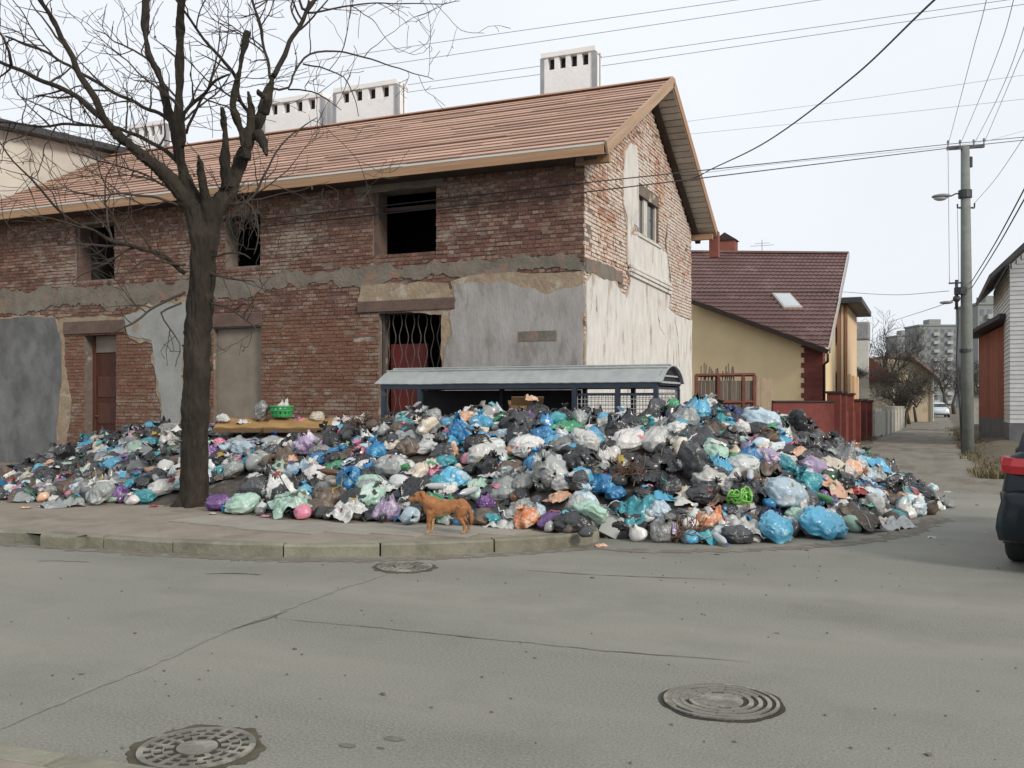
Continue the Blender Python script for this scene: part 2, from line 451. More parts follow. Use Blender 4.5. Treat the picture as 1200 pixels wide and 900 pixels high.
# concrete slabs still showing on the pavement
rs = random.Random(11)
pav = tag(bpy.data.objects.new('paving', None), kind='structure'); col.objects.link(pav)
for (cx, cy, w, h, a) in [(275, 611, 1.5, .7, -.1), (400, 618, 1.1, .7, -.03), (458, 620, 1.1, .7, -.03), (514, 621, 1.05, .7, -.02), (568, 620, 1.0, .6, .0),
                          (345, 617, 1.1, .8, -.02)]:
    c = G(cx, cy, KH)
    M = Matrix.Translation((c.x, c.y, 0)) @ Matrix.Rotation(a + rs.uniform(-.03, .03), 4, 'Z')
    P = rough_edge([(-w / 2, -h / 2), (w / 2, -h / 2), (w / 2, h / 2), (-w / 2, h / 2)], .15, .02, rs.random() * 50)
    mb = MB(); mb.prism([M @ Vector((x, y, KH - .02)) for x, y in P], (0, 0, 0), (0, 0, .014 + rs.uniform(0, .006)))
    mb.build('paving_slab', M_slab, pav, fix=True)
# the pavement the photographer stands on
nk = [G(-60, 868), G(0, 879), G(70, 890), G(140, 901)]
dn_ = (nk[-1] - nk[1]).xy.normalized()
a0, a1 = nk[1].xy - dn_ * 20, nk[1].xy + dn_ * 40
perp = Vector((dn_.y, -dn_.x))
nkerb = tag(bpy.data.objects.new('kerb', None), kind='structure'); col.objects.link(nkerb)
L_ = 0
while L_ < 30:
    p, q = a0 + dn_ * (L_ + .012), a0 + dn_ * (L_ + 1.19)
    mb = MB(); mb.prism([(p.x, p.y, 0), (q.x, q.y, 0), (q.x + perp.x * .15, q.y + perp.y * .15, 0), (p.x + perp.x * .15, p.y + perp.y * .15, 0)], (0, 0, -.02), (0, 0, .035))
    mb.build('kerb_stone', M_kerb, nkerb, fix=True, bevel=.012); L_ += 1.2
b0, b1 = a0 + perp * .15, a1 + perp * .15
sheet('pavement', [tuple(b0), tuple(b1), tuple(b1 + perp * 12), tuple(b0 + perp * 12)], .03, M_pave)

# road seams and cracks: thin strips of dark filler lying on the asphalt
M_crack = mat('dark_crack_filler', (.07, .066, .056), (.12, .115, .095), 14, .9, .4, coord='World')
M_streak = mat('worn_seam', (.175, .175, .152), (.23, .228, .20), 12, .9, .3, coord='World')
def strip(name, px, wid, m, z, seed, amp=.02, gap=None):
    P = spline([G(x, y).xy for x, y in px], .06)
    mb = MB(); vs = []; fs = []
    for i, p in enumerate(P):
        t = (P[min(i + 1, len(P) - 1)] - P[max(i - 1, 0)]).normalized(); n = Vector((-t.y, t.x))
        j = noise.noise(Vector((p.x * 6, p.y * 6, seed))) * amp
        w = wid * (.35 + .9 * abs(noise.noise(Vector((p.x * 4, p.y * 4, seed + 9)))) + .3) * min(1, i / 6 + .1, (len(P) - 1 - i) / 6 + .1)
        for s in (-1, 1):
            jj = noise.noise(Vector((p.x * 22, p.y * 22, seed + s * 5))) * w * .5
            a = p + n * (j + s * (w * .5) + jj); vs.append((a.x, a.y, z))
    for i in range(len(P) - 1): fs.append((2 * i, 2 * i + 1, 2 * i + 3, 2 * i + 2))
    mb.add(vs, fs)
    return tag(mb.build(name, m), kind='structure')
strip('road_crack', [(328, 726), (400, 732), (500, 742), (560, 748), (640, 756), (720, 764), (800, 770), (880, 776)], .011, M_crack, .004, 1)
strip('road_crack', [(520, 744), (548, 747), (575, 749.5)], .030, M_crack, .0045, 2)
strip('road_seam', [(455, 672), (400, 690), (330, 716), (270, 738), (180, 778), (90, 815), (0, 855)], .05, M_streak, .003, 3, .015)
strip('road_crack', [(255, 742), (290, 733), (340, 716)], .022, M_crack, .0046, 4)
strip('road_crack', [(240, 673), (275, 672), (306, 674)], .06, M_crack, .0042, 5)
strip('road_crack', [(45, 658), (75, 657), (105, 659)], .12, M_streak, .004, 6)
strip('road_crack', [(610, 668), (700, 674), (860, 680)], .014, M_crack, .0042, 7)

# old oil and tar stains
M_stain = mat('tar_stain', (.10, .097, .082), (.16, .155, .13), 12, .85, .4, 40, coord='World')
for k, (px, py, w_) in enumerate(((407, 874, .026), (461, 866, .03), (446, 877, .012), (910, 742, .012), (95, 790, .012))):
    c = G(px, py)
    P = [(c.x + cos(t) * w_ * 1.7 * (1 + .5 * noise.noise(Vector((cos(t) * 2, sin(t) * 2, k * 3)))), c.y + sin(t) * w_ * (1 + .5 * noise.noise(Vector((cos(t) * 2, sin(t) * 2, k * 3 + 1))))) for t in [2 * pi * i / 18 for i in range(18)]]
    sheet('road_stain', P, .0025, M_stain)
# brown dirt washed along the gutter
M_gut = mat('gutter_dirt', (.175, .15, .12), (.135, .115, .092), 9, .95, .6, 40, coord='World', c3=(.20, .19, .16), s3=5, t3=.5)
strip('gutter_dirt', [(-60, 634.5), (0, 638), (140, 646.5), (230, 652), (320, 656), (420, 656.5), (520, 653.5), (600, 649), (660, 644.5), (705, 638)], .26, M_gut, .003, 11, .03)
strip('gutter_dirt', [(690, 642), (760, 646), (860, 645), (960, 640), (1050, 628), (1105, 606)], .28, M_gut, .0032, 12, .05)
# small stones, leaves and dirt lying on the road
M_grit = mat('road_grit', (.10, .09, .07), (.17, .15, .12), 30, .9, .3, coord='World')
mb = MB(); rg = random.Random(21)
for k in range(120):
    px, py = rg.uniform(0, 1200), 650 + 250 * rg.random() ** 1.1
    if rg.random() < .35: px, py = rg.gauss(900, 130), rg.uniform(642, 690)
    p = G(px, py); s = rg.uniform(.003, .009) * (1 if rg.random() < .95 else 2.0)
    an = rg.uniform(0, 6.3)
    P = [(p.x + cos(an + t) * s * rg.uniform(.5, 1.6), p.y + sin(an + t) * s * rg.uniform(.5, 1.2), 0) for t in (0, 1.3, 2.5, 3.8, 5)]
    mb.prism(P, (0, 0, .001), (0, 0, .006 + s * .3))
tag(mb.build('road_grit', M_grit, fix=True), 'scattered small stones and leaf bits on the asphalt', kind='stuff')

# drain and manhole covers
M_iron = mat('worn_cast_iron', (.19, .185, .16), (.125, .12, .10), 9, .6, .4, 40, coord='World', metal=.1, c3=(.30, .285, .24), s3=3, t3=.5)
M_gap = mat('packed_dirt', (.028, .025, .02), (.06, .054, .043), 5, .95, .4, coord='World')
M_rim = mat('cracked_bitumen_ring', (.10, .085, .055), (.055, .048, .034), 6, .9, .7, 20, coord='World')
def ring(mb, c, r0, r1, z0, z1, a0=0, a1=2 * pi, n=48):
    k = max(2, int(n * (a1 - a0) / (2 * pi))); full = a1 - a0 > 6.28
    vs = []
    for i in range(k + (0 if full else 1)):
        a = a0 + (a1 - a0) * i / k
        for r, z in ((r0, z0), (r0, z1), (r1, z1), (r1, z0)): vs.append((c[0] + cos(a) * r, c[1] + sin(a) * r, z))
    m_ = k if full else k + 1
    fs = [(4 * i + q, 4 * i + (q + 1) % 4, 4 * ((i + 1) % m_) + (q + 1) % 4, 4 * ((i + 1) % m_) + q) for i in range(k) for q in range(4)]
    if not full: fs += [(3, 2, 1, 0), tuple(4 * k + q for q in range(4))]
    mb.add(vs, fs)
def disc(mb, c, r, z0, z1, n=40, jit=0, seed=0):
    P = []
    for i in range(n):
        a = 2 * pi * i / n
        rr = r * (1 + jit * noise.noise(Vector((cos(a) * 2.3 + seed, sin(a) * 2.3, seed))) + jit * .5 * noise.noise(Vector((cos(a) * 8 + seed, sin(a) * 8, seed))))
        P.append((c[0] + cos(a) * rr, c[1] + sin(a) * rr, 0))
    mb.prism(P, (0, 0, z0), (0, 0, z1))
c = G(845, 823)
t = thing('manhole_cover', 'round iron cover of plain concentric rings, set flush in the asphalt without a broken collar', 'manhole cover', (c.x, c.y, 0))
mb = MB(); disc(mb, c, .326, .001, .003, 60, .05, 4); part(t, mb, 'collar', M_gap, fix=True)
mb = MB(); disc(mb, c, .302, .0035, .0065, 60); part(t, mb, 'cover_plate', M_gap, fix=True)
for r0, r1 in ((.284, .302), (.240, .262), (.194, .216), (.146, .170)):
    mb = MB(); ring(mb, c, r0, r1, .004, .014); part(t, mb, 'raised_ring', M_iron, fix=True)
mb = MB(); disc(mb, c, .115, .004, .013, 40); part(t, mb, 'centre_boss', M_iron, fix=True)
mb = MB()
for k in range(11):                    # dirt filling most of the grooves
    a = .75 + k * .45
    for q_, (g0, g1) in enumerate(((.262, .284), (.216, .240), (.170, .194), (.115, .146))):
        if (k * 3 + q_ * 5) % 7: ring(mb, c, g0, g1, .004, .0115, a + .02 * q_, a + .44)
part(t, mb, 'groove_dirt', M_lane, fix=True)
for (px, py, R, lab, seed) in ((231, 878, .255, 'slotted iron drain cover inside a broken bitumen collar beside the kerb of bare paving', 7),
                               (474, 665, .26, 'slotted iron drain cover in the gutter by the kerb where the dog stands', 12)):
    c = G(px, py)
    t = thing('drain_cover', lab, 'drain cover', (c.x, c.y, 0))
    mb = MB(); disc(mb, c, R * 1.2, .001, .004, 70, .16, seed); part(t, mb, 'collar', M_rim, fix=True)
    mb = MB(); disc(mb, c, R, .0045, .0065, 60); part(t, mb, 'drain_pit', M_gap, fix=True)
    mb = MB(); ring(mb, c, R * .94, R * 1.03, .005, .014); part(t, mb, 'rim', M_iron, fix=True)
    mb = MB(); disc(mb, c, R * .36, .005, .013, 40); part(t, mb, 'centre_plate', M_iron, fix=True)
    for r0, n_ in ((.44, 11), (.62, 15), (.79, 19)):
        mb = MB()
        ring(mb, c, R * (r0 + .125), R * (r0 + .155), .006, .013)
        for k in range(n_):
            a = 2 * pi * k / n_; ring(mb, c, R * (r0 - .02), R * (r0 + .13), .006, .0125, a, a + 2 * pi / n_ * .34)
        part(t, mb, 'slotted_ring', M_iron, fix=True)
# ------------------------------------------------------------------ the unfinished brick building
CORN = W(685, 560, 17.2)
FY, GX = CORN.y, CORN.x
BX0 = -21.3                      # left end of the long front
GY1 = onX(810, 400, GX).y        # back corner of the gable wall
RY = (FY + GY1) / 2              # ridge line
EAVE_Z = 6.06
bld = thing('brick_house', 'long unfinished two storey red brick house with bare battens on its roof', 'house', (GX, FY, 0))
TH = .42
def FU(px, py):
    p = onY(px, py, FY); return p.x, p.z
def GU(px, py):
    p = onX(px, py, GX); return p.y, p.z
def frect(x0, y0, x1, y1):
    a, b = FU(x0, (y0 + y1) / 2), FU(x1, (y0 + y1) / 2)
    xm = (x0 + x1) / 2
    return a[0], b[0], FU(xm, y1)[1], FU(xm, y0)[1]
# openings on the long front: u0, u1, z0, z1
W1 = frect(88, 262, 134, 328); W2 = frect(264, 252, 305, 312); W3 = frect(437, 222, 511, 297)
D1 = frect(99, 392, 136, 510); D1 = (D1[0], D1[1], .25, D1[3])
B2 = frect(250, 384, 306, 480); B2 = (B2[0], B2[1], .85, B2[3])
D3 = frect(444, 366, 518, 480); D3 = (D3[0], D3[1], .15, D3[3])
FH = [W1, W2, W3, D1, B2, D3]
gw0, gw1 = GU(747, 240)[0], GU(772, 240)[0]
GW = (gw0, gw1, GU(759, 281)[1], GU(759, 224)[1])
GH = [GW]

def wall_cells(u0, u1, z0, z1, holes):
    us = sorted({u0, u1, *[h[0] for h in holes], *[h[1] for h in holes]})
    out = []
    for a, b in zip(us[:-1], us[1:]):
        m = (a + b) / 2
        zs = [z0]
        for h in sorted([h for h in holes if h[0] < m < h[1]], key=lambda h: h[2]): zs += [h[2], h[3]]
        zs.append(z1)
        for k in range(0, len(zs), 2):
            if zs[k + 1] > zs[k] + .001: out.append((a, b, zs[k], zs[k + 1]))
    return out
mb = MB()
for a, b, z0, z1 in wall_cells(BX0, GX - .0, -.1, EAVE_Z + .1, FH): mb.box(a, b, FY + .012, FY + TH, z0, z1)
wallF = part(bld, mb, 'front_wall', M_mortar)
# gable wall: rectangle with a hole, then the triangle
slope = None
RZ = 8.62
def roof_z(y):
    """height of the wall head under the roof at depth y"""
    t = abs(y - RY) / (RY - FY)
    return RZ - .28 - (RZ - .28 - EAVE_Z) * t
mb = MB()
for a, b, z0, z1 in wall_cells(FY + TH, GY1, -.1, EAVE_Z, GH): mb.box(GX - TH, GX - .012, a, b, z0, z1)
mb.box(GX - TH, GX - .012, FY + .0125, FY + TH, -.1, EAVE_Z)
mb.prism([(GX, FY + .02, EAVE_Z), (GX, GY1 - .0, EAVE_Z), (GX, RY, roof_z(RY))], (-TH, 0, 0), (-.012, 0, 0))
wallG = part(bld, mb, 'gable_wall', M_mortar, fix=True)
mb = MB()
mb.box(BX0, GX - TH - .01, GY1 - TH, GY1, -.1, EAVE_Z + .1)
mb.box(BX0, BX0 + TH, FY + TH, GY1 - TH, -.1, EAVE_Z + .1)
part(bld, mb, 'back_walls', M_mortar)
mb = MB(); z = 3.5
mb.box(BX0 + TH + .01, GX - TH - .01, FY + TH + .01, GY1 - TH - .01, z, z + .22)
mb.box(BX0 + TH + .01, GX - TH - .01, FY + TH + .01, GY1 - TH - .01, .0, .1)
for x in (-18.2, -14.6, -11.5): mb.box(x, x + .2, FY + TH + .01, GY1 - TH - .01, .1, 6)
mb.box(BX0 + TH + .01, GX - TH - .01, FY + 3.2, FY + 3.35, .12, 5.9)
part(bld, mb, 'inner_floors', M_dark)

# rendered patches (polygon in photo pixels -> on the wall)
def patch(px, fn, seed, step=.12, amp=.06):
    return rough_edge([fn(x, y) for x, y in px], step, amp, seed)
M_limeu = mat('old_lime_undercoat', (.46, .39, .31), (.36, .29, .22), 4, .95, .7, 18, coord='World', c3=(.30, .19, .14), s3=2.5, t3=.56)
PF = [  # material, outline, thickness
    ('render_patch', M_rend, patch([(519, 600), (519, 440), (524, 405), (530, 392), (529, 365), (534, 352), (533, 337), (556, 331), (590, 329), (620, 338), (640, 344), (662, 338), (684.3, 332), (684.3, 600)], FU, 1, .1, .05), .030),
    ('render_patch', M_slate, patch([(-40, 377), (30, 371), (66, 372), (73, 402), (72, 452), (67, 500), (66, 560), (-40, 580)], FU, 2, .15, .04), .028),
    ('render_patch', M_blue, patch([(146, 371), (176, 360), (212, 356), (246, 350), (246, 400), (214, 404), (213, 455), (212, 520), (190, 560), (190, 470), (182, 430), (178, 399), (150, 392)], FU, 3, .12, .06), .028),
    ('bedding_patch', M_rubble, patch([(533, 350), (528, 330), (560, 321), (600, 319), (640, 321), (684.4, 318), (684.4, 352), (620, 352)], FU, 4, .1, .03), .018),
    ('bedding_patch', M_rubble, patch([(420, 350), (424, 334), (470, 331), (526, 332), (532, 348), (526, 392), (519, 470), (517, 420), (518, 368), (440, 362), (421, 358)], FU, 5, .08, .04), .022),
    ('bedding_patch', M_rubble, patch([(70, 374), (120, 370), (146, 372), (146, 382), (76, 388), (76, 430), (84, 470), (76, 540), (66, 540), (70, 470), (72, 420)], FU, 6, .08, .04), .020),
]
band_top = lambda px: 343 + (297.5 - 343) * px / 684
bandP = [FU(x, band_top(x) + 2 * sin(x * .07)) for x in range(-60, 684, 24)] + [FU(684.4, 297.5)] + [FU(684.4, 316)] + \
        [FU(x, band_top(x) + 17 + (6 if x < 300 else 0) + 4 * sin(x * .045 + 1)) for x in range(660, -61, -24)]
bandP = rough_edge(bandP, .06, .13, 9)
PG = [
    ('render_patch', M_lime, patch([(686, 600), (686, 330), (692, 322), (705, 326), (718, 330), (727, 342), (733, 351), (738, 330), (735, 316), (760, 330), (784, 343), (783, 362), (797, 371), (809.5, 375), (809.5, 600)], GU, 12, .1, .05), .030),
    ('render_patch', M_lime, patch([(729.5, 205), (732, 178), (738, 167), (745, 172), (747, 200), (747.2, 268), (742, 262), (738, 275), (752, 279), (772, 290), (781, 298), (783, 335), (760, 324), (735, 311), (734, 255), (730, 240)], GU, 13, .08, .03), .028),
    ('render_patch', M_conc, patch([(686, 303), (700, 306), (728, 318), (729, 330), (712, 330), (700, 322), (686, 318)], GU, 14, .08, .04), .022),
]
RIMS = []
for k, (nm, m, P, th) in enumerate(PF + PG):      # ragged under-coat showing round every patch of render
    if nm != 'render_patch' or m is M_conc: continue
    front = k < len(PF)
    Q = rough_edge(P[::2], .05, .10, 40 + k, bias=.05)
    lim = (lambda u: min(u, GX - .005)) if front else (lambda u: max(u, FY + .01))
    Q = [(lim(u), z) for u, z in Q]
    RIMS.append(Q)
    if front: part(bld, MB().prism([(u, FY, z) for u, z in Q], (0, -th * .55, 0), (0, .01, 0)), 'undercoat', M_rubble, fix=True)
    else: part(bld, MB().prism([(GX, u, z) for u, z in Q], (th * .55, 0, 0), (-.01, 0, 0)), 'undercoat', M_limeu, fix=True)
for (nm, m, P, th) in PF: part(bld, MB().prism([(u, FY, z) for u, z in P], (0, -th, 0), (0, .01, 0)), nm, m, fix=True)
part(bld, MB().prism([(u, FY, z) for u, z in bandP], (0, -.016, 0), (0, .01, 0)), 'concrete_band', M_conc, fix=True)
for (nm, m, P, th) in PG: part(bld, MB().prism([(GX, u, z) for u, z in P], (th, 0, 0), (-.01, 0, 0)), nm, m, fix=True)
# stepped moulding strips left of the old cornice on the gable
for k, (dy, t) in enumerate(((0, .05), (5.0, .07), (9.5, .05))):
    a, b = GU(735.5, 311 + dy), GU(784, 334.5 + dy)
    part(bld, MB().bar((GX + t / 2 + .025, a[0], a[1]), (GX + t / 2 + .025, b[0], b[1]), t, .07), 'cornice_strip', M_lime, bevel=.01)
# cracks in the gable render
M_cr = mat('open_crack', (.12, .095, .07), (.08, .06, .05), 8, .95, .2, coord='World')
for k, (px, r) in enumerate((([(781, 262), (779, 285), (784, 320), (785, 345), (782, 360), (790, 368), (809, 375)], .018), ([(697, 346), (698, 366)], .02), ([(711, 330), (710, 396)], .012),
                             ([(790, 372), (793, 400), (795, 430)], .022), ([(768, 362), (772, 384), (777, 392)], .018), ([(720, 338), (721, 400)], .008), ([(804, 382), (803, 430)], .010))):
    q = []
    for (xa, ya), (xb, yb) in zip(px[:-1], px[1:]):
        for i in range(6): q.append((xa + (xb - xa) * i / 6 + 1.6 * noise.noise(Vector((i * 1.7, ya, k))), ya + (yb - ya) * i / 6))
    q.append(px[-1])
    part(bld, MB().tube([(GX + .026, *GU(x, y)) for x, y in q], [r * (.35 + 1.1 * abs(noise.noise(Vector((i * .9, k * 5, 2))))) for i in range(len(q))], 6), 'crack', M_cr)

# bricks, course by course, header and stretcher rows in turn
def brick_list(u0, u1, z0, z1, holes, skips, top=None, seed=1):
    R = random.Random(seed); out = []
    ch = .0775; k = 0; z = z0
    while z < z1:
        L = .262 if k % 2 == 0 else .137
        u = u0 - R.uniform(0, L) - (.065 if k % 2 else 0)
        while u < u1:
            a, b = max(u, u0), min(u + L - .013, u1)
            u += L
            if b - a < .03: continue
            zc = z + ch / 2
            if top and zc + .03 > top((a + b) / 2): continue
            bad = False
            for h in holes:
                if h[2] - .02 < zc < h[3] + .02:
                    if h[0] <= a and b <= h[1]: bad = True
                    elif a < h[0] < b: b = h[0]
                    elif a < h[1] < b: a = h[1]
            if bad or b - a < .03: continue
            m = (a + b) / 2
            if any(inpoly(m, zc, P) for P in skips): continue
            if R.random() < .012: continue
            out.append((a + R.uniform(0, .006), b - R.uniform(0, .006), z + R.uniform(0, .006), z + ch - .013 - R.uniform(0, .006), R.uniform(-.004, .011) + (R.random() < .06) * .012))
        z += ch; k += 1
    return out
skF = [p[2] for p in PF] + [bandP]
bF = brick_list(BX0, GX - .002, .02, EAVE_Z + .05, FH, skF, seed=3)
skG = [p[2] for p in PG]
bG = brick_list(FY + .002, GY1, .02, RZ, GH, skG, top=roof_z, seed=4)
unit = MB().box(-.5, .5, -.5, .5, -.5, .5)
bm_ = bmesh.new(); tmp = unit.mesh('brick', M_brickF); bm_.from_mesh(tmp)
me_bF = bpy.data.meshes.new('brick'); bm_.to_mesh(me_bF); me_bF.materials.append(M_brickF)
me_bG = bpy.data.meshes.new('brick'); bm_.to_mesh(me_bG); me_bG.materials.append(M_brickG); bm_.free()
def place_bricks(bl, front, wall, me, mt, nsel):
    def area(b):
        u, z = (b[0] + b[1]) / 2, (b[2] + b[3]) / 2
        px, py, f = proj((u, FY, z) if front else (GX, u, z))
        if z < 1.7 or px < 0: return 0
        return (b[1] - b[0]) / f / f * (1 if front else .5)
    order = sorted(range(len(bl)), key=lambda i: -area(bl[i]))
    sel = set(order[:nsel])
    mb = MB()
    for i, (a, b, z0, z1, d) in enumerate(bl):
        if front: x0, x1, y0, y1 = a, b, FY - d, FY + .03
        else: x0, x1, y0, y1 = GX - .03, GX + d, a, b
        if i in sel:
            o = bpy.data.objects.new('brick', me); col.objects.link(o); o.parent = wall
            c = Vector(((x0 + x1) / 2, (y0 + y1) / 2, (z0 + z1) / 2))
            o.location = c - bld.location - wall.location
            o.scale = (x1 - x0, y1 - y0, z1 - z0)
        else: mb.box(x0, x1, y0, y1, z0, z1)
    o = sub(bld, wall, mb, 'brickwork', mt); o['kind'] = 'stuff'
place_bricks(bF, True, wallF, me_bF, M_brickF, 170)
place_bricks(bG, False, wallG, me_bG, M_brickG, 130)

# lintels, infill, doors, grille
def fbox(x0, y0, x1, y1, d0, d1):
    u0, u1, z0, z1 = frect(x0, y0, x1, y1)
    return MB().box(u0, u1, FY - d0, FY + d1, z0, z1)
part(bld, fbox(416, 205, 520, 221.5, .035, .3), 'lintel', M_conc, bevel=.015)
part(bld, fbox(420, 351, 534, 364.5, .05, .3), 'lintel', M_lintel, bevel=.015)
part(bld, fbox(76, 376, 147, 391, .05, .3), 'lintel', M_lintel, bevel=.015)
part(bld, fbox(244, 367, 307, 383, .02, .3), 'lintel', M_lintel, bevel=.015)
M_infill = mat('beige_board_infill', (.25, .215, .175), (.19, .16, .13), 2.5, .9, .3, coord='World')
part(bld, MB().box(B2[0] + .005, B2[1] - .005, FY + .12, FY + .2, B2[2] + .005, B2[3] - .005), 'board_infill', M_infill)
M_dframe = mat('brown_door_wood', (.125, .05, .035), (.08, .035, .026), 4, .6, .3, coord='Object', stretch=(6, 6, .6))
M_dleaf = mat('red_brown_door', (.10, .035, .022), (.06, .024, .016), 4, .5, .3, coord='Object', stretch=(6, 6, .6))
dr = part(bld, MB().box(D1[0] + .02, D1[1] - .02, FY + .27, FY + .315, D1[2] + .01, D1[3] - .42), 'door', M_dleaf)
w_ = D1[1] - D1[0]
for k in range(3):
    zz = D1[2] + .2 + k * .62
    sub(bld, dr, MB().box(D1[0] + .14, D1[1] - .14, FY + .25, FY + .275, zz, zz + .48), 'door_panel', M_dframe, bevel=.01)
sub(bld, dr, MB().tube([(D1[0] + .1, FY + .275, 1.25), (D1[0] + .1, FY + .22, 1.25), (D1[0] + .2, FY + .22, 1.25)], .012, 6), 'handle', M_iron)
part(bld, MB().box(D1[0] + .01, D1[0] + .08, FY + .23, FY + .34, D1[2], D1[3]), 'door_frame', M_dframe)
part(bld, MB().box(D1[1] - .09, D1[1] - .01, FY + .23, FY + .34, D1[2], D1[3]), 'door_frame', M_dframe)
part(bld, MB().box(D1[0] + .08, D1[1] - .09, FY + .26, FY + .3, D1[3] - .4, D1[3] - .01), 'fanlight_board', M_infill)
M_grille = mat('rusty_grille_iron', (.12, .105, .095), (.075, .062, .055), 12, .6, .3, metal=.2)
gf = part(bld, MB().box(D3[0] + .02, D3[0] + .06, FY + .11, FY + .15, D3[2], D3[3]).box(D3[1] - .06, D3[1] - .02, FY + .11, FY + .15, D3[2], D3[3])
          .box(D3[0] + .06, D3[1] - .06, FY + .11, FY + .15, D3[2] + .02, D3[2] + .06), 'grille_frame', M_grille)
nb = 9
for k in range(nb):
    u = D3[0] + .14 + (D3[1] - D3[0] - .28) * k / (nb - 1)
    pts = [(u + .035 * (1 if k % 2 else -1) * sin((z_ / 30) * 2 * pi * 5), FY + .13, D3[2] + .06 + (D3[3] - D3[2] - .08) * z_ / 30) for z_ in range(31)]
    sub(bld, gf, MB().tube(pts, .009, 5), 'grille_bar', M_grille)
M_redb = mat('red_panel', (.15, .025, .022), (.09, .017, .015), 3, .6, .2)
rx0, rx1, rz0, rz1 = frect(449, 402, 492, 450)
part(bld, MB().box(rx0, rx1, FY + .3, FY + .36, .4, rz1), 'red_backing_board', M_redb)
# jamb infills of the openings upstairs (grey reveal on the left jamb)
for h in (W1, W3): part(bld, MB().box(h[0] + .003, h[0] + .1, FY + .05, FY + .38, h[2] + .003, h[3] - .003), 'window_jamb', M_lintel)
part(bld, MB().box(W3[0] + .11, W3[1] - .01, FY + .25, FY + .3, W3[3] - .35, W3[3] - .28), 'window_crossbar', M_beam)
# small plate on the grey render, stains
sx0, sx1, sz0, sz1 = frect(608, 388, 653, 400)
part(bld, MB().box(sx0, sx1, FY - .038, FY - .02, sz0, sz1), 'faded_plate', M_conc)
M_wframe = mat('white_window_wood', (.62, .58, .52), (.5, .46, .4), 6, .6, .2)
M_glass = mat('dim_glass', (.045, .05, .055), (.03, .034, .04), 2, .08, 0, spec=.6)
wf = part(bld, MB().box(GX - .14, GX - .06, GW[0] + .01, GW[0] + .1, GW[2] + .01, GW[3] - .01).box(GX - .14, GX - .06, GW[1] - .1, GW[1] - .01, GW[2] + .01, GW[3] - .01)
          .box(GX - .14, GX - .06, GW[0] + .1, GW[1] - .1, GW[2] + .01, GW[2] + .09).box(GX - .14, GX - .06, GW[0] + .1, GW[1] - .1, GW[3] - .1, GW[3] - .01)
          .box(GX - .14, GX - .06, GW[0] + (GW[1] - GW[0]) * .40, GW[0] + (GW[1] - GW[0]) * .56, GW[2] + .09, GW[3] - .1), 'window', M_wframe)
for f0, f1 in ((0, .40), (.56, 1)):
    sub(bld, wf, MB().box(GX - .11, GX - .10, GW[0] + .02 + (GW[1] - GW[0] - .04) * f0, GW[0] + .02 + (GW[1] - GW[0] - .04) * f1, GW[2] + .05, GW[3] - .05), 'pane', M_glass)
part(bld, MB().box(GX - .05, GX + .06, GW[0] - .06, GW[1] + .06, GW[2] - .06, GW[2] - .005), 'sill', M_lime, bevel=.01)

# roof: deck, rows of boards, fascia, barge boards, soffit boards
OV, GOV = .5, .56                       # eave and gable overhang
ea = Vector((0, FY - OV, EAVE_Z - .02)); rd = Vector((0, RY, RZ))
sl = (rd - ea); SL = sl.length; sl.normalize()
nrm = Vector((0, -sl.z, sl.y))
RX0, RX1 = BX0 - .35, GX + GOV
mb = MB()
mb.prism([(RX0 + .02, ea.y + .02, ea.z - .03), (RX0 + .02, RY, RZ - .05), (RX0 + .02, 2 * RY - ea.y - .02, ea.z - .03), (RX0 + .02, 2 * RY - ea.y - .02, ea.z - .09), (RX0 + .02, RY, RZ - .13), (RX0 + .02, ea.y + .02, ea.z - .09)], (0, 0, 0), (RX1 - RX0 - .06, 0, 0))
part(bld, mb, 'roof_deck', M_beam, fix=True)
NR = 20
rr = random.Random(8)
for side in (0, 1):
    for k in range(NR):
        s0 = SL * k / NR; s1 = SL * (k + 1) / NR + .02
        x = RX0
        while x < RX1 - .01:
            L = rr.uniform(2.6, 4.4)
            x2 = min(x + L, RX1)
            if RX1 - x2 < .8: x2 = RX1
            lift = rr.uniform(0, .008)
            A = ea + sl * (s0 + rr.uniform(-.008, .008)) + nrm * (.034 + lift); B = ea + sl * (s1 - .115 + rr.uniform(-.008, .008)) + nrm * (.030 + lift * .5)
            A2 = A - nrm * .03; B2_ = B - nrm * .028
            P = [A, B, B2_, A2]
            sag = rr.uniform(-.006, .006)
            P = [Vector((0, p.y if not side else 2 * RY - p.y, p.z + sag)) for p in P]
            mb = MB()
            cx = (x + x2) / 2
            cen = Vector((cx, sum(p.y for p in P) / 4, sum(p.z for p in P) / 4))
            mb.prism([p - Vector((0, cen.y, cen.z)) for p in P], (x + .004 - cx, 0, 0), (x2 - .004 - cx, 0, 0))
            o = mb.build('roof_board', M_wood if k else M_drip, bld, fix=True)
            o.location = cen - bld.location
            x = x2
def rot_part(name, a, b, w, h, m, up=(0, 0, 1), bevel=.006):
    """a board from a to b whose own X axis runs along it"""
    a, b = Vector(a), Vector(b); d = b - a
    o = MB().box(-d.length / 2, d.length / 2, -w / 2, w / 2, -h / 2, h / 2).build(name, m, bld)
    x = d.normalized(); y = Vector(up).cross(x).normalized(); z = x.cross(y)
    o.matrix_basis = Matrix.Translation((a + b) / 2 - bld.location) @ Matrix((x, y, z)).transposed().to_4x4()
    return o
for (xa, xb) in ((RX0, -14.2), (-14.2, -9.6), (-9.6, RX1 - .02)):
    rot_part('fascia_board', (xa + .004, ea.y - .02, ea.z - .075), (xb - .004, ea.y - .02, ea.z - .075), .035, .15, M_fascia)
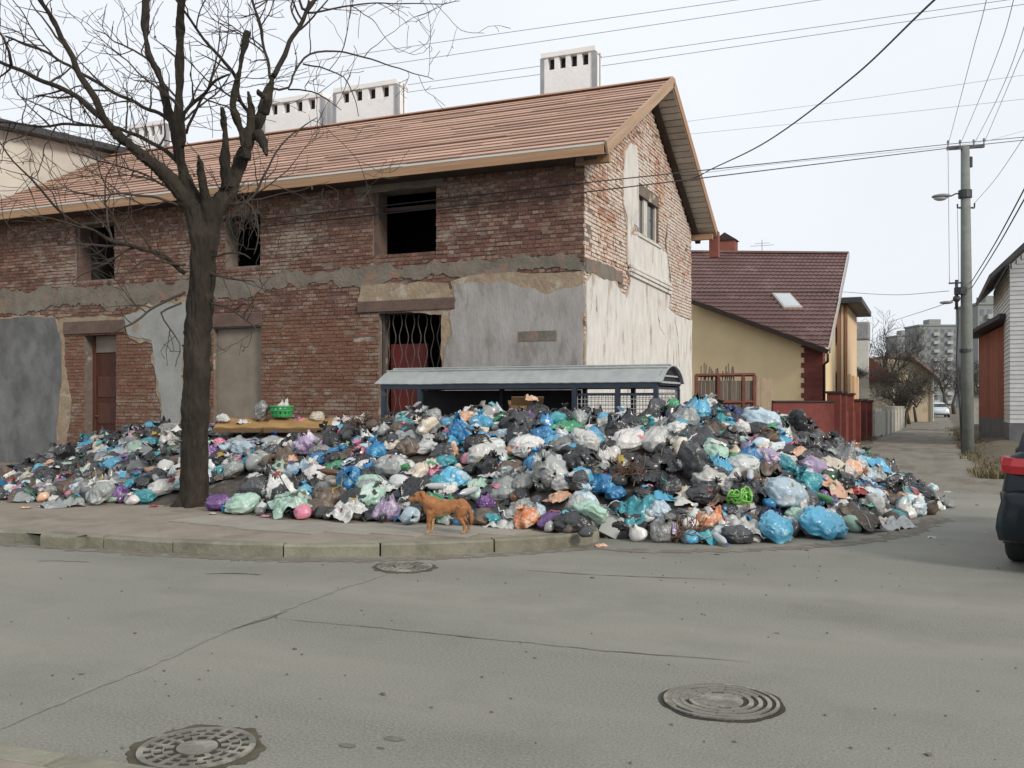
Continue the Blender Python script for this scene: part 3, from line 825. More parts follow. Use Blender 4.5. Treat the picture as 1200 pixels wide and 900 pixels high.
# soffit lining under the front eave
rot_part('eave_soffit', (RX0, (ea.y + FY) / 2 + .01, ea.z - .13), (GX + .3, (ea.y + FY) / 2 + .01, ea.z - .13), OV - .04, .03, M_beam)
for s in (-1, 1):
    e = Vector((RX1 + .015, RY + s * (RY - ea.y), ea.z - .02)); r = Vector((RX1 + .015, RY, RZ - .02))
    rot_part('barge_board', e + Vector((0, 0, -.02)), r + Vector((0, 0, -.0)), .04, .22, M_woodl if s < 0 else M_fascia, up=(1, 0, 0) if False else (0, 0, 1))
    # dark rafter against the wall and pale soffit boards from wall to barge
    d = (r - e)
    wl_ = Vector((GX + .07, 0, 0))
    rot_part('wall_rafter', (GX + .075, e.y, e.z - .16), (GX + .075, r.y, r.z - .18), .13, .16, M_beam)
    nbd = 26
    for k in range(nbd):
        t0, t1 = (k + .06) / nbd, (k + .92) / nbd
        p, q = e + d * t0, e + d * t1
        rot_part('soffit_board', (GX + GOV / 2 + .06, (p.y + q.y) / 2, (p.z + q.z) / 2 - .135), (GX + GOV / 2 + .06, (p.y + q.y) / 2 + d.y / nbd * .86, (p.z + q.z) / 2 - .135 + d.z / nbd * .86), GOV - .1, .022, M_soff)
    # purlin ends under the eaves
    rot_part('purlin_end', (GX - .1, e.y + (-s) * .34, e.z - .12), (RX1 - .03, e.y + (-s) * .34, e.z - .12), .12, .14, M_fascia)
# red box end where the back eave meets the gable
rot_part('eave_box', (RX1 - .06, 2 * RY - ea.y + .02, EAVE_Z - .65), (RX1 - .06, 2 * RY - ea.y + .02, EAVE_Z + .02), .2, .24, mat('brown_red_downpipe_box', (.24, .09, .07), (.19, .07, .055), 4, .7, .2), up=(1, 0, 0))
rot_part('ridge_board', (RX0, RY, RZ + .055), (RX1, RY, RZ + .055), .2, .03, M_wood)

# chimneys: pale brick stacks with a row of flue openings
def chimney(px0, px1, ytop, ybot, Yf, depth, label, nh=4):
    a, b = onY(px0, ytop, Yf), onY(px1, ytop, Yf)
    zt = (a.z + b.z) / 2; x0, x1 = a.x, b.x
    zb = onY((px0 + px1) / 2, ybot, Yf).z - .9
    t = bld
    w = x1 - x0
    hz1, hz0 = zt - .13, zt - .42
    ch = part(t, MB().box(x0 + .02, x1 - .02, Yf, Yf + depth, zb, hz0), 'chimney', M_chim)
    sub(t, ch, MB().box(x0, x1, Yf - .03, Yf + depth + .03, hz1 + .002, zt), 'chimney_cap', M_chim, bevel=.01)
    sub(t, ch, MB().box(x0 + .1, x1 - .1, Yf + .16, Yf + depth - .16, hz0, hz1), 'flue_core', M_flue)
    hw = w * .09
    xs = [x0 + .02]
    for k in range(nh):
        c = x0 + w * (.19 + .62 * k / (nh - 1)); xs += [c - hw / 2 - .02, c + hw / 2 + .02]
    xs.append(x1 - .02)
    for k in range(0, len(xs), 2):
        sub(t, ch, MB().box(xs[k], xs[k + 1], Yf + .002, Yf + depth - .002, hz0, hz1), 'flue_pier', M_chim)
    for xx in (x0 - .015, x1 - .085):
        sub(t, ch, MB().box(xx, xx + .1, Yf - .02, Yf + .08, zb, zt - .001 if False else hz1), 'corner_strip', M_chimg)
chimney(634, 698, 58, 110, RY + .5, .5, '')
chimney(391, 466, 98, 145, RY + .5, .5, '')
chimney(308, 379, 113, 158, RY + .5, .5, '')
chimney(152, 196, 143, 180, RY + .5, .5, '')
for px, y0, y1 in ((703, 62, 98), (473, 98, 134), (386, 118, 150)):
    a, b = onY(px, y0, RY + .5), onY(px, y1, RY + .5)
    part(bld, MB().tube([b - Vector((0, 0, .6)), a], .016, 6), 'roof_rod', M_chimg)

# neighbour with a high eave at the left end
M_beige = mat('beige_plaster', (.56, .53, .47), (.48, .45, .40), .8, .9, .2, 12, coord='World', c3=(.33, .3, .25), s3=.7, t3=.6)
M_dkroof = mat('dark_sheet_roof', (.06, .062, .065), (.04, .04, .045), 3, .6, .2)
NX = BX0 - .45
nh = thing('plastered_house', 'tall beige plastered house with dark roof edge behind the bare tree', 'house', (NX, FY, 0))
y0_, y1_ = FY - 1.0, 28.0
zt0 = onX(0, 152, NX).z; zt1 = onX(148, 184, NX).z
ya, yb = onX(0, 152, NX).y, onX(148, 184, NX).y
zl = lambda y: zt0 + (zt1 - zt0) * (y - ya) / (yb - ya)
part(nh, MB().prism([(NX, y0_, -.1), (NX, y1_, -.1), (NX, y1_, zl(y1_)), (NX, y0_, zl(y0_))], (-9, 0, 0), (0, 0, 0)), 'wall', M_beige, fix=True)
part(nh, MB().prism([(NX, y0_ - .4, zl(y0_ - .4) + .002), (NX, y1_ + .4, zl(y1_ + .4) + .002), (NX, y1_ + .4, zl(y1_) + .16), (NX, y0_ - .4, zl(y0_) + .16)], (-9.3, 0, 0), (.42, 0, 0)), 'roof', M_dkroof, fix=True)
for yy in (FY - .4, FY + .0):
    pass
part(nh, MB().box(NX - 3, NX - 1.8, y0_ - .04, y0_ + .02, 1.2, 2.8), 'window', M_glass)
# ------------------------------------------------------------------ yellow house with the maroon tile roof
M_yel = mat('yellow_plaster', (.80, .64, .39), (.73, .575, .345), 1.2, .9, .15, 30, coord='World', c3=(.48, .38, .23), s3=.8, t3=.64)
M_tile = mat('maroon_metal_tile', (.128, .069, .062), (.095, .051, .047), 2, .5, .1, coord='World', c3=(.175, .10, .098), s3=.9, t3=.55, spec=.4)
M_maroon = mat('maroon_brick', (.19, .05, .04), (.135, .037, .031), 5, .75, .3, coord='World', vary=.15)
M_brown = mat('dark_brown_trim', (.045, .03, .026), (.03, .022, .02), 4, .5, .1)
R2, RL, E2 = W(993, 298, 41.0), W(802, 296.5, 40.4), W(970, 410, 33.0)
pn = (RL - R2).cross(E2 - R2).normalized()
def on_plane(px, py):
    d = W(px, py, 1.0) - Vector((0, 0, CAMH)); o = Vector((0, 0, CAMH))
    return o + d * ((R2 - o).dot(pn) / d.dot(pn))
E1 = on_plane(806, 350)
if pn.z < 0: pn = -pn
yh = thing('yellow_house', 'yellow plastered house with maroon metal tile roof behind the rubbish heap', 'house', (E2.x, E2.y, 0))
# wavy stepped tile sheet laid over the plane
ru = (R2 - RL).normalized()                       # along the ridge
dv = (E2 - R2) - ru * (E2 - R2).dot(ru); DVL = dv.length; dv.normalize()
def roof_uv(p): q = p - RL; return q.dot(ru), q.dot(dv)
PLY = [roof_uv(p) for p in (RL, R2, E2, E1)]
rows = int(DVL / .35); mb = MB()
nu = 150
def clip_u(v):
    """left and right edge of the sheet at slope distance v"""
    xs = []
    n = len(PLY)
    for i in range(n):
        (ua, va), (ub, vb) = PLY[i], PLY[(i + 1) % n]
        if abs(vb - va) > 1e-6 and min(va, vb) - 1e-6 <= v <= max(va, vb) + 1e-6: xs.append(ua + (ub - ua) * (v - va) / (vb - va))
    return (min(xs), max(xs)) if len(xs) > 1 else None
vs_, fs_ = [], []
for r in range(rows + 1):
    for e in (0, 1):
        v = min(max(DVL * (r + e) / (rows + 1), .001), DVL - .002)
        c = clip_u(v)
        if c is None: c = (PLY[2][0], PLY[2][0])
        for k in range(nu + 1):
            u = c[0] + (c[1] - c[0]) * k / nu
            h = .028 * (.5 + .5 * cos(u * 2 * pi / .2)) + (.055 if e else .012)
            vs_.append(RL + ru * u + dv * v + pn * h)
N1 = nu + 1
for r in range(2 * (rows + 1) - 1):
    for k in range(nu): fs_.append((r * N1 + k, r * N1 + k + 1, (r + 1) * N1 + k + 1, (r + 1) * N1 + k))
mb.add(vs_, fs_)
rf = part(yh, mb, 'roof', M_tile, smooth=False)
back = RL + (RL - R2) * 0
bo = Vector((-ru.y, ru.x, 0)) * 6
if bo.y < 0: bo = -bo
sub(yh, rf, MB().prism([R2 + pn * .06, RL + pn * .06, RL + bo + Vector((0, 0, -3.6)), R2 + bo + Vector((0, 0, -3.6))], (0, 0, -.05), (0, 0, 0)), 'back_slope', M_tile, fix=True)
sub(yh, rf, MB().bar(R2 + Vector((.06, 0, -.02)), E2 + Vector((.06, 0, -.02)), .05, .22), 'verge_trim', mat('pale_verge', (.42, .38, .36), (.35, .32, .3), 4, .6, .1))
sub(yh, rf, MB().bar(E1 + Vector((0, 0, -.06)), E2 + Vector((0, 0, -.06)), .12, .16), 'gutter', M_brown)
sub(yh, rf, MB().bar(RL + pn * .07, R2 + pn * .07, .22, .08), 'ridge_cap', M_tile)
# snow guard and skylight
a, b = on_plane(815, 346) + pn * .12, on_plane(978, 345) + pn * .12
sub(yh, rf, MB().tube([a, b], .022, 6), 'snow_guard', M_brown)
P = [on_plane(x, y) + pn * .12 for x, y in ((904, 347), (925, 347), (940, 364), (918, 364))]
sk = part(yh, MB().prism(P, pn * -.08, pn * .02), 'skylight_frame', M_drip, fix=True)
cc = sum(P, Vector()) / 4
sub(yh, sk, MB().prism([cc + (p - cc) * .82 for p in P], pn * .02, pn * .03), 'pane', mat('sky_glass', (.45, .48, .5), (.4, .43, .46), 2, .12, 0, spec=.6), fix=True)
# walls follow the slanting eave, set back under it
wd = (E2 - E1); wd.z = 0; wd.normalize()
wn_ = Vector((wd.y, -wd.x, 0))
if wn_.y > 0: wn_ = -wn_
A = E1 - wn_ * .5 - wd * 1.2; B = E2 - wn_ * .5 - wd * .40
def eave_h(p):     # plane height above p
    return R2.z - (pn.x * (p.x - R2.x) + pn.y * (p.y - R2.y)) / pn.z
zA, zB = eave_h(A) - .12, eave_h(B) - .12
# far corner under the verge: the lane side wall runs back from B below the roof edge
Cb = Vector((R2.x - .45, R2.y - .5, 0)); zC = eave_h(Cb) - .14
Db = Vector((RL.x - .3, RL.y - .5, 0)); zD = eave_h(Db) - .14
part(yh, MB().add([(A.x, A.y, -.1), (B.x, B.y, -.1), (B.x, B.y, zB), (A.x, A.y, zA)] + [(Cb.x, Cb.y, -.1), (Cb.x, Cb.y, zC), (Db.x, Db.y, -.1), (Db.x, Db.y, zD)],
     [(0, 1, 2, 3), (1, 4, 5, 2), (4, 6, 7, 5)]), 'wall', M_yel, fix=True)
# maroon brick corner with toothed quoins
q0 = B - wd * .62
z = .1; k = 0
while z < zB - .1:
    wq = .62 + (.11 if k % 2 else 0)
    s0 = B - wd * wq + wn_ * .03; s1 = B + wd * .05 + wn_ * .03
    part(yh, MB().prism([(s0.x, s0.y, 0), (s1.x, s1.y, 0), (s1.x - wn_.x * .3, s1.y - wn_.y * .3, 0), (s0.x - wn_.x * .05, s0.y - wn_.y * .05, 0)], (0, 0, z), (0, 0, min(z + .17, zB - .05))), 'quoin_block', M_maroon, fix=True)
    z += .18; k += 1
dp = [E2 + Vector((0, -.02, -.12)), E2 + Vector((0, 0, -.4)), B + wd * .12 + wn_ * .1 + Vector((0, 0, -B.z + zB - .75)), Vector(((B + wd * .12 + wn_ * .1).x, (B + wd * .12 + wn_ * .1).y, .1))]
part(yh, MB().tube(dp, .05, 8), 'downpipe', M_brown, smooth=True)
# chimney box on the ridge, aerial
cb = W(851, 286, 40.9)
ck = part(yh, MB().box(cb.x - .42, cb.x + .42, cb.y - .3, cb.y + .4, cb.z - 1.2, cb.z + .12), 'chimney', mat('red_brick_far', (.25, .085, .065), (.2, .07, .055), 5, .8, .3))
sub(yh, ck, MB().prism([(cb.x - .5, cb.y - .36, cb.z + .122), (cb.x + .5, cb.y - .36, cb.z + .122), (cb.x, cb.y - .36, cb.z + .45)], (0, 0, 0), (0, .8, 0)), 'chimney_hood', M_brown, fix=True)
a = W(893, 300, 41)
part(yh, MB().tube([a, a + Vector((0, 0, .7))], .015, 5).tube([a + Vector((-.5, 0, .45)), a + Vector((.5, 0, .45))], .01, 5).tube([a + Vector((-.3, 0, .55)), a + Vector((.3, 0, .55))], .01, 5), 'aerial', M_chimg)

# old wooden gate frame and broken boards between the heap and the yellow house
M_oldred = mat('faded_red_frame', (.17, .065, .05), (.115, .05, .04), 5, .85, .4, vary=.15)
M_oldgrey = mat('weathered_grey_board', (.21, .175, .145), (.15, .125, .105), 4, .9, .4, stretch=(4, 4, .7), vary=.25)
M_pale = mat('pale_split_board', (.45, .36, .26), (.34, .26, .19), 5, .85, .4, stretch=(5, 5, .8), vary=.15)
GD = 26.5
g0 = W(815, 530, GD)
gt = thing('board_gate', 'old red framed gate with grey boards between the brick gable and the yellow house', 'gate', (g0.x, g0.y, 0))
def gpt(px, py): return W(px, py, GD)
def gbar(px0, py0, px1, py1, w, name, m, off=0):
    a, b = gpt(px0, py0), gpt(px1, py1); a.y += off; b.y += off
    part(gt, MB().bar(a, b, .05, w, up=(0, 1, 0) if abs(px0 - px1) < abs(py0 - py1) else (0, 0, 1)) if False else MB().tube([a, b], w / 2, 4), name, m)
for x in (816, 842, 871, 884): gbar(x, 440, x, 538, .12, 'gate_post', M_oldred)
for y in (440, 472): gbar(815, y, 885, y - 1, .10, 'gate_rail', M_oldred)
ra = random.Random(3)
for k in range(13):
    x = 819 + k * 5.1
    a, b = gpt(x, 540), gpt(x, 446)
    a.y += .05; b.y += .05
    part(gt, MB().bar(a, b, .11, .02, up=(0, 1, 0)), 'gate_board', M_oldgrey)
for k in range(15):
    x = 821 + k * 2.7 + ra.uniform(-1, 1)
    a, b = gpt(x, 448), gpt(x + ra.uniform(-2, 2), ra.uniform(424, 436))
    a.y += .12; b.y += .12
    part(gt, MB().tube([a, b], .022, 5), 'stick', M_oldgrey)
for k in range(5):
    x = 888 + k * 3.4
    a, b = gpt(x, 540), gpt(x + ra.uniform(-1, 1), ra.uniform(438, 446))
    part(gt, MB().bar(a, b, .075, .03, up=(0, 1, 0)), 'broken_board', M_pale)

# maroon fence: panel facing the crossroads, then piers along the lane
fw = W(903, 520, 31.2); fc = W(975, 520, 32.6)
fn = thing('panel_fence', 'dark red masonry fence panel in front of the yellow house', 'fence', (fw.x, fw.y, 0))
zt = W(935, 470.5, 31.9).z
fdir = (fc - fw); fdir.z = 0
part(fn, MB().bar((fw.x, fw.y, zt / 2 - .05), (fc.x, fc.y, zt / 2 - .05), .22, zt + .1 - .06), 'panel', M_maroon, bevel=.01)
part(fn, MB().bar((fw.x, fw.y, zt + .0), (fc.x, fc.y, zt + .0), .32, .06), 'coping', M_brown)
f2 = thing('pier_fence', 'row of dark red fence piers with capped tops along the lane', 'fence', (fc.x, fc.y, 0))
xe, ye = W(1018, 515, 40.5), None
for k, (px, d) in enumerate(((977.5, 32.8), (984.5, 34.2), (993, 35.8), (1001.5, 37.6), (1009, 39.4), (1016, 41.2))):
    base = W(px, 470, d)
    h = W(px, 463 if k < 3 else 470, d).z if k else zt + .12
    h = [1.86, 1.84, 1.82, 1.6, 1.58, 1.56][k]
    pr_ = part(f2, MB().box(base.x - .22, base.x + .22, base.y - .22, base.y + .22, -.1, h), 'pier', M_maroon, bevel=.01)
    sub(f2, pr_, MB().box(base.x - .28, base.x + .28, base.y - .28, base.y + .28, h, h + .08), 'pier_cap', M_brown, bevel=.01)
    if k < 5 and k != 0:
        nx = W((993, 1001.5, 1009, 1016)[k - 1], 470, (35.8, 37.6, 39.4, 41.2)[k - 1])
        part(f2, MB().bar((base.x, base.y + .22, .62), (nx.x, nx.y - .22, .62), .12, 1.2), 'infill_panel', M_maroon)
        z0, z1 = (1.2, 1.24)
a, b = W(977.5, 470, 32.8), W(984.5, 470, 34.2)
gate = part(f2, MB().bar((a.x, a.y + .23, .8), (b.x, b.y - .23, .8), .05, 1.5), 'wicket_gate', M_brown)

# white concrete fence further along the lane
M_whc = mat('whitewashed_concrete', (.46, .45, .40), (.36, .35, .31), 3, .9, .3, coord='World', c3=(.25, .24, .2), s3=2, t3=.58)
wf0 = W(1022, 512, 42.5)
f3 = thing('picket_fence', 'whitewashed concrete fence with square posts along the lane', 'fence', (wf0.x, wf0.y, 0))
prev = None
for k, (px, d) in enumerate(((1022, 42.6), (1037, 45), (1042, 47), (1046, 49), (1050, 51), (1053.5, 53), (1057, 55))):
    p = W(px, 470, d); h = W(px, 479 if px < 1030 else 476, d).z + (.0)
    part(f3, MB().box(p.x - .13, p.x + .13, p.y - .13, p.y + .13, -.1, h), 'fence_post', M_whc, bevel=.02)
    if prev is not None: part(f3, MB().bar((prev.x, prev.y + .13, .55), (p.x, p.y - .13, .55), .08, 1.15), 'fence_panel', M_whc)
    prev = p

# peach town house with narrow windows
M_peach = mat('peach_plaster', (.70, .52, .34), (.63, .46, .295), 1.2, .9, .15, 30, coord='World')
M_peachd = mat('brown_pilaster', (.36, .19, .10), (.3, .155, .085), 2, .85, .2, coord='World')
p0 = W(992, 520, 47.0)
ph = thing('peach_house', 'tall peach plastered house with narrow windows beyond the maroon roof', 'house', (p0.x, p0.y, 0))
PX, PY = p0.x, p0.y
def PU(px, py): return onY(px, py, PY)
ys1 = onX(1004, 400, PX).y
ztop = PU(985, 357).z
part(ph, MB().box(PX - 7, PX, PY, ys1, -.1, ztop), 'wall', M_peach)
part(ph, MB().box(PX - 7.3, PX + .75, PY - .55, ys1 + .5, ztop + .002, ztop + .3), 'roof', M_dkroof, bevel=.03)
part(ph, MB().box(PX - 2.2, PX - .9, PY + 1, PY + 2.2, ztop + .3, ztop + .75), 'roof_hatch', M_corr if 'M_corr' in globals() else M_dkroof)
for px, m_ in ((983.5, M_peachd), (987.5, M_peach), (991, M_peachd)):
    u = PU(px, 420).x
    part(ph, MB().box(u - .09, u + .09, PY - .12, PY - .003, -.1, ztop), 'pilaster', m_)
for k in range(3):
    v = PY + .8 + k * (ys1 - PY - 1.6) / 2
    part(ph, MB().box(PX + .003, PX + .14, v - .25, v + .25, -.1, PU(992, 438).z), 'pilaster', M_peach)
for (px, y0, y1, hw) in ((963, 438, 468, .16), (979.5, 438, 466, .16), (978, 384, 402, .13)):
    a, b = PU(px, y0), PU(px, y1)
    w = part(ph, MB().box(a.x - hw - .06, a.x + hw + .06, PY - .05, PY - .004, b.z - .1, a.z + .12), 'window', M_peachd)
    sub(ph, w, MB().box(a.x - hw, a.x + hw, PY - .06, PY - .052, b.z, a.z), 'pane', M_glass)
# grey-white annexe with corrugated roof, wall vessel
M_white = mat('whitewash_wall', (.54, .53, .48), (.45, .44, .4), 1.5, .9, .2, coord='World', c3=(.36, .35, .31), s3=1.2, t3=.6)
M_corr = mat('weathered_grey_sheet', (.27, .27, .27), (.19, .19, .2), 3, .7, .2, coord='World', c3=(.4, .4, .4), s3=1.5, t3=.58)
a0 = W(1006, 515, 61)
ax = thing('low_white_house', 'low whitewashed house with weathered sheet roof beside the peach house', 'house', (a0.x, a0.y, 0))
AX = a0.x
ay0, ay1 = onX(1005, 470, AX).y, onX(1030, 470, AX).y
az = onX(1015, 440, AX).z
part(ax, MB().box(AX - 5, AX, ay0, ay1, -.1, az), 'wall', M_white)
mb = MB()
for k in range(16):
    y = ay0 - .4 + (ay1 - ay0 + .8) * k / 16
    mb.box(AX - 2.8, AX + .7, y, y + (ay1 - ay0 + .8) / 16 * .6, 0, .05, M=Matrix.Translation((0, 0, az + .28)) @ Matrix.Translation((AX, 0, 0)) @ Matrix.Rotation(radians(27), 4, 'Y') @ Matrix.Translation((-AX, 0, 0)))
mb.box(AX - 2.8, AX + .7, ay0 - .4, ay1 + .4, -.06, .0, M=Matrix.Translation((0, 0, az + .28)) @ Matrix.Translation((AX, 0, 0)) @ Matrix.Rotation(radians(27), 4, 'Y') @ Matrix.Translation((-AX, 0, 0)))
part(ax, mb, 'roof', M_corr)
u = onX(1022, 470, AX).y
wd_ = part(ax, MB().box(AX + .003, AX + .05, u - .7, u + .7, .6, az - .3), 'window', M_chimg)
sub(ax, wd_, MB().box(AX + .052, AX + .06, u - .55, u + .55, .75, az - .45), 'pane', M_glass)
t_ = W(1008, 400, 61.5)
part(ax, MB().box(t_.x - .7, t_.x + .5, t_.y, t_.y + 1.2, W(1008, 440, 61.5).z - 1.5, W(1008, 399, 61.5).z), 'chimney_block', M_white)
c_ = W(1008, 386, 61.5)
part(ax, MB().box(c_.x - .75, c_.x + .55, c_.y - .05, c_.y + 1.3, W(1008, 398.5, 61.5).z, W(1008, 377, 61.5).z), 'chimney_pot', M_corr, bevel=.1)

# beige gabled house at the bend of the lane
b0_ = W(1060, 505, 74)
bh = thing('beige_gable_house', 'beige gabled house with brown roof near the parked pale car', 'house', (b0_.x, b0_.y, 0))
def bq(px, py, d=74): return W(px, py, d)
gp = [bq(1040, 505), bq(1094, 505), bq(1094, 442), bq(1070, 424), bq(1040, 420)]
part(bh, MB().prism([(p.x, p.y, max(p.z, -.1)) for p in gp], (0, 0, 0), (-3, 8, 0)), 'wall', mat('sandy_plaster', (.42, .35, .25), (.35, .29, .21), .8, .9, .2, coord='World', c3=(.3, .25, .19), s3=.5, t3=.58), fix=True)
e0, e1 = bq(1097, 443, 73.6), bq(1064, 417, 73.6)
part(bh, MB().prism([e0, e1, e1 + Vector((0, 0, .25)), e0 + Vector((0, 0, .25))], (.2, -.5, 0), (-3.4, 9, 0)), 'roof', mat('brown_roof_sheet', (.20, .15, .13), (.14, .10, .09), 1, .8, .2), fix=True)
a = bq(1093, 444, 73.8)
part(bh, MB().tube([a, Vector((a.x, a.y, 0))], .09, 6), 'downpipe', M_whc)
r0_ = W(1035, 430, 62)
rh = thing('red_roof_cottage', 'cottage with dark red roof half hidden by bare trees', 'house', (r0_.x, r0_.y, 0))
part(rh, MB().box(r0_.x - 4, r0_.x + .6, r0_.y, r0_.y + 6, -.1, W(1035, 447, 62).z), 'wall', M_beige)
zz = W(1035, 447, 62).z
part(rh, MB().prism([(r0_.x + 1.1, r0_.y - .5, zz), (r0_.x - 1.7, r0_.y - .5, zz + 2.3), (r0_.x - 4.5, r0_.y - .5, zz)], (0, 0, .002), (0, 7, .002)), 'roof', mat('dark_red_roof', (.13, .045, .04), (.09, .035, .03), 2, .8, .2), fix=True)

# right side: white clapboard house and red shed
M_sid = mat('white_siding', (.50, .51, .52), (.44, .45, .46), 3, .6, .1, vary=.06)
M_redsh = mat('red_painted_boards', (.27, .105, .078), (.21, .08, .06), 3, .8, .25, stretch=(5, 5, .6), vary=.12)
M_plinth = mat('grey_plinth', (.15, .155, .16), (.11, .115, .12), 2, .9, .4, coord='World')
w0 = W(1183.5, 520, 33.4)
WX, WY = w0.x, w0.y
wh = thing('clapboard_house', 'white clapboard house with gable overhang beside the utility pole', 'house', (WX, WY, 0))
zsb = onY(1190, 496, WY).z
ze = onY(1161, 326, WY - .7)
part(wh, MB().box(WX - .02, WX + 8, WY + .05, WY + 9, -.1, zsb), 'plinth', M_plinth)
HB = WX + 4.0
def wroof(x): return ze.z + (min(x, 2 * HB - x) - ze.x) * .98
part(wh, MB().add([(WX + .02, WY + .08, zsb), (WX + 8 - .02, WY + .08, zsb), (WX + 8 - .02, WY + .08, wroof(WX + 8) - .1), (HB, WY + .08, wroof(HB) - .1), (WX + .02, WY + .08, wroof(WX) - .1)], [(0, 1, 2, 3, 4)])
     .add([(WX + .02, WY + .08, zsb), (WX + .02, WY + 9, zsb), (WX + .02, WY + 9, wroof(WX) - .1), (WX + .02, WY + .08, wroof(WX) - .1)], [(0, 1, 2, 3)]), 'wall', M_sid)
z = zsb; bh_ = .155
while z < wroof(HB) - .3:
    x0 = WX; x1 = WX + 8
    if z + bh_ > wroof(WX) - .15:
        dx = (z + bh_ - wroof(WX) + .15) / .98; x0 += dx; x1 -= dx
    if x1 - x0 < .3: break
    part(wh, MB().prism([(0, WY + .075, z), (0, WY + .035, z + .005), (0, WY + .062, z + bh_ + .02), (0, WY + .075, z + bh_ + .02)], (x0, 0, 0), (x1, 0, 0)), 'siding_board', M_sid, fix=True)
    if z < wroof(WX) - .2:
        part(wh, MB().prism([(WX + .015, 0, z), (WX - .025, 0, z + .005), (WX + .002, 0, z + bh_ + .02), (WX + .015, 0, z + bh_ + .02)], (0, WY + .09, 0), (0, WY + 9, 0)), 'siding_board', M_sid, fix=True)
    z += bh_
hr = Vector((HB, WY - .7, wroof(HB) + .05))
part(wh, MB().prism([ze, hr, hr + Vector((0, 0, .16)), ze + Vector((-.05, 0, .12))], (0, 0, 0), (0, 10.4, 0)), 'roof', M_dkroof, fix=True)
er = Vector((2 * HB - ze.x, ze.y, ze.z))
part(wh, MB().prism([hr, er, er + Vector((.05, 0, .12)), hr + Vector((0, 0, .16))], (0.002, 0, 0), (.002, 10.4, 0)), 'roof', M_dkroof, fix=True)
wx_ = onY(1197, 400, WY).x + .25
ww = part(wh, MB().box(wx_, wx_ + 1.0, WY - .01, WY + .03, 2.6, 4.0), 'window', M_wframe)
sub(wh, ww, MB().box(wx_ + .1, wx_ + .9, WY - .02, WY - .012, 2.7, 3.9), 'pane', M_glass)
s0_ = W(1147, 510, 38.2); s1_ = W(1184, 515, 35.2)
sh = thing('red_shed', 'red boarded shed with sloping dark roof on a grey plinth', 'shed', (s0_.x, s0_.y, 0))
sdv = (s1_ - s0_); sdv.z = 0; sdl = sdv.length; sdv.normalize()
spb = Vector((-sdv.y, sdv.x, 0));
if spb.y < 0: spb = -spb
part(sh, MB().prism([(s0_.x, s0_.y, 0), (s1_.x + sdv.x, s1_.y + sdv.y, 0), ((s1_ + spb * 2).x, (s1_ + spb * 2).y, 0), ((s0_ + spb * 4).x, (s0_ + spb * 4).y, 0)], (0, 0, -.1), (0, 0, .95)), 'plinth', M_plinth, fix=True)
zl0, zl1 = W(1147, 396, 38.2).z, W(1184, 377, 35.2).z
nbd = 11
for k in range(nbd):
    a = s0_ + sdv * (sdl * (k + .03) / nbd); b = s0_ + sdv * (sdl * (k + .97) / nbd)
    za, zb = zl0 + (zl1 - zl0) * k / nbd, zl0 + (zl1 - zl0) * (k + 1) / nbd
    o = .03 if k % 2 else .05
    part(sh, MB().add([(a.x, a.y, .95), (b.x, b.y, .95), (b.x, b.y, zb), (a.x, a.y, za)] + [(p.x + spb.x * .06, p.y + spb.y * .06, q) for p, q in ((a, .95), (b, .95), (b, zb), (a, za))],
         [(0, 1, 2, 3), (4, 7, 6, 5), (0, 4, 5, 1), (1, 5, 6, 2), (2, 6, 7, 3), (3, 7, 4, 0)]), 'wall_board', M_redsh, fix=True)
a = s0_ - sdv * .45 - spb * .5; b = s1_ + sdv * .3 - spb * .5
part(sh, MB().prism([(a.x, a.y, zl0 + .0), (b.x, b.y, zl1 + .1), (b.x, b.y, zl1 + .28), (a.x, a.y, zl0 + .12)], (0, 0, 0), spb * 4.5), 'roof', M_dkroof, fix=True)
part(sh, MB().prism([(s0_.x, s0_.y, .95), (s0_.x, s0_.y, zl0 - .02), ((s0_ + spb * 4).x, (s0_ + spb * 4).y, zl0 - .02), ((s0_ + spb * 4).x, (s0_ + spb * 4).y, .95)], sdv * .03, sdv * .1), 'wall', M_redsh, fix=True)

# far apartment blocks
M_panel = mat('pale_panel_concrete', (.25, .26, .255), (.21, .22, .215), .1, .9, .1, coord='World')
M_panelw = mat('white_balcony_panel', (.40, .41, .41), (.34, .35, .35), .2, .9, .1, coord='World')
M_fwin = mat('far_window', (.16, .18, .20), (.11, .125, .14), .3, .2, 0)
def block(lab, pxa, pxb, ytop, D, floors, cols_, balc, name='apartment_block'):
    a, b = W(pxa, 470, D), W(pxb, 470, D)
    h = W(pxa, ytop, D).z
    dx = (b - a); dx.z = 0; L = dx.length; dx.normalize(); nn = Vector((dx.y, -dx.x, 0))
    M = Matrix(((dx.x, -nn.x, 0, a.x), (dx.y, -nn.y, 0, a.y), (0, 0, 1, 0), (0, 0, 0, 1)))
    t = thing(name, lab, 'building', (a.x, a.y, 0))
    wl_ = part(t, MB().box(0, L, 0, 12, -1, h, M=M), 'wall', M_panel)
    part(t, MB().box(-.3, L + .3, -.3, 12.3, h, h + .5, M=M), 'roof_edge', M_panel)
    part(t, MB().box(L * .3, L * .3 + 4, 3, 8, h + .5, h + 2.6, M=M), 'roof_housing', M_panel)
    fh = h / (floors + .4); cw = L / cols_
    for f in range(floors):
        z0 = .6 + f * fh
        for c in range(cols_):
            if c in balc:
                part(t, MB().box(c * cw + .2, c * cw + cw - .2, -1.0, 0, z0 + .1, z0 + fh * .42, M=M), 'balcony', M_panelw)
            w = part(t, MB().box(c * cw + cw * .25, c * cw + cw * .78, -.05, .1, z0 + fh * .32, z0 + fh * .82, M=M), 'window', M_fwin)
    return t
block('pale grey nine storey apartment block at the end of the lane', 1077, 1132, 382, 330, 9, 7, (2, 4), )
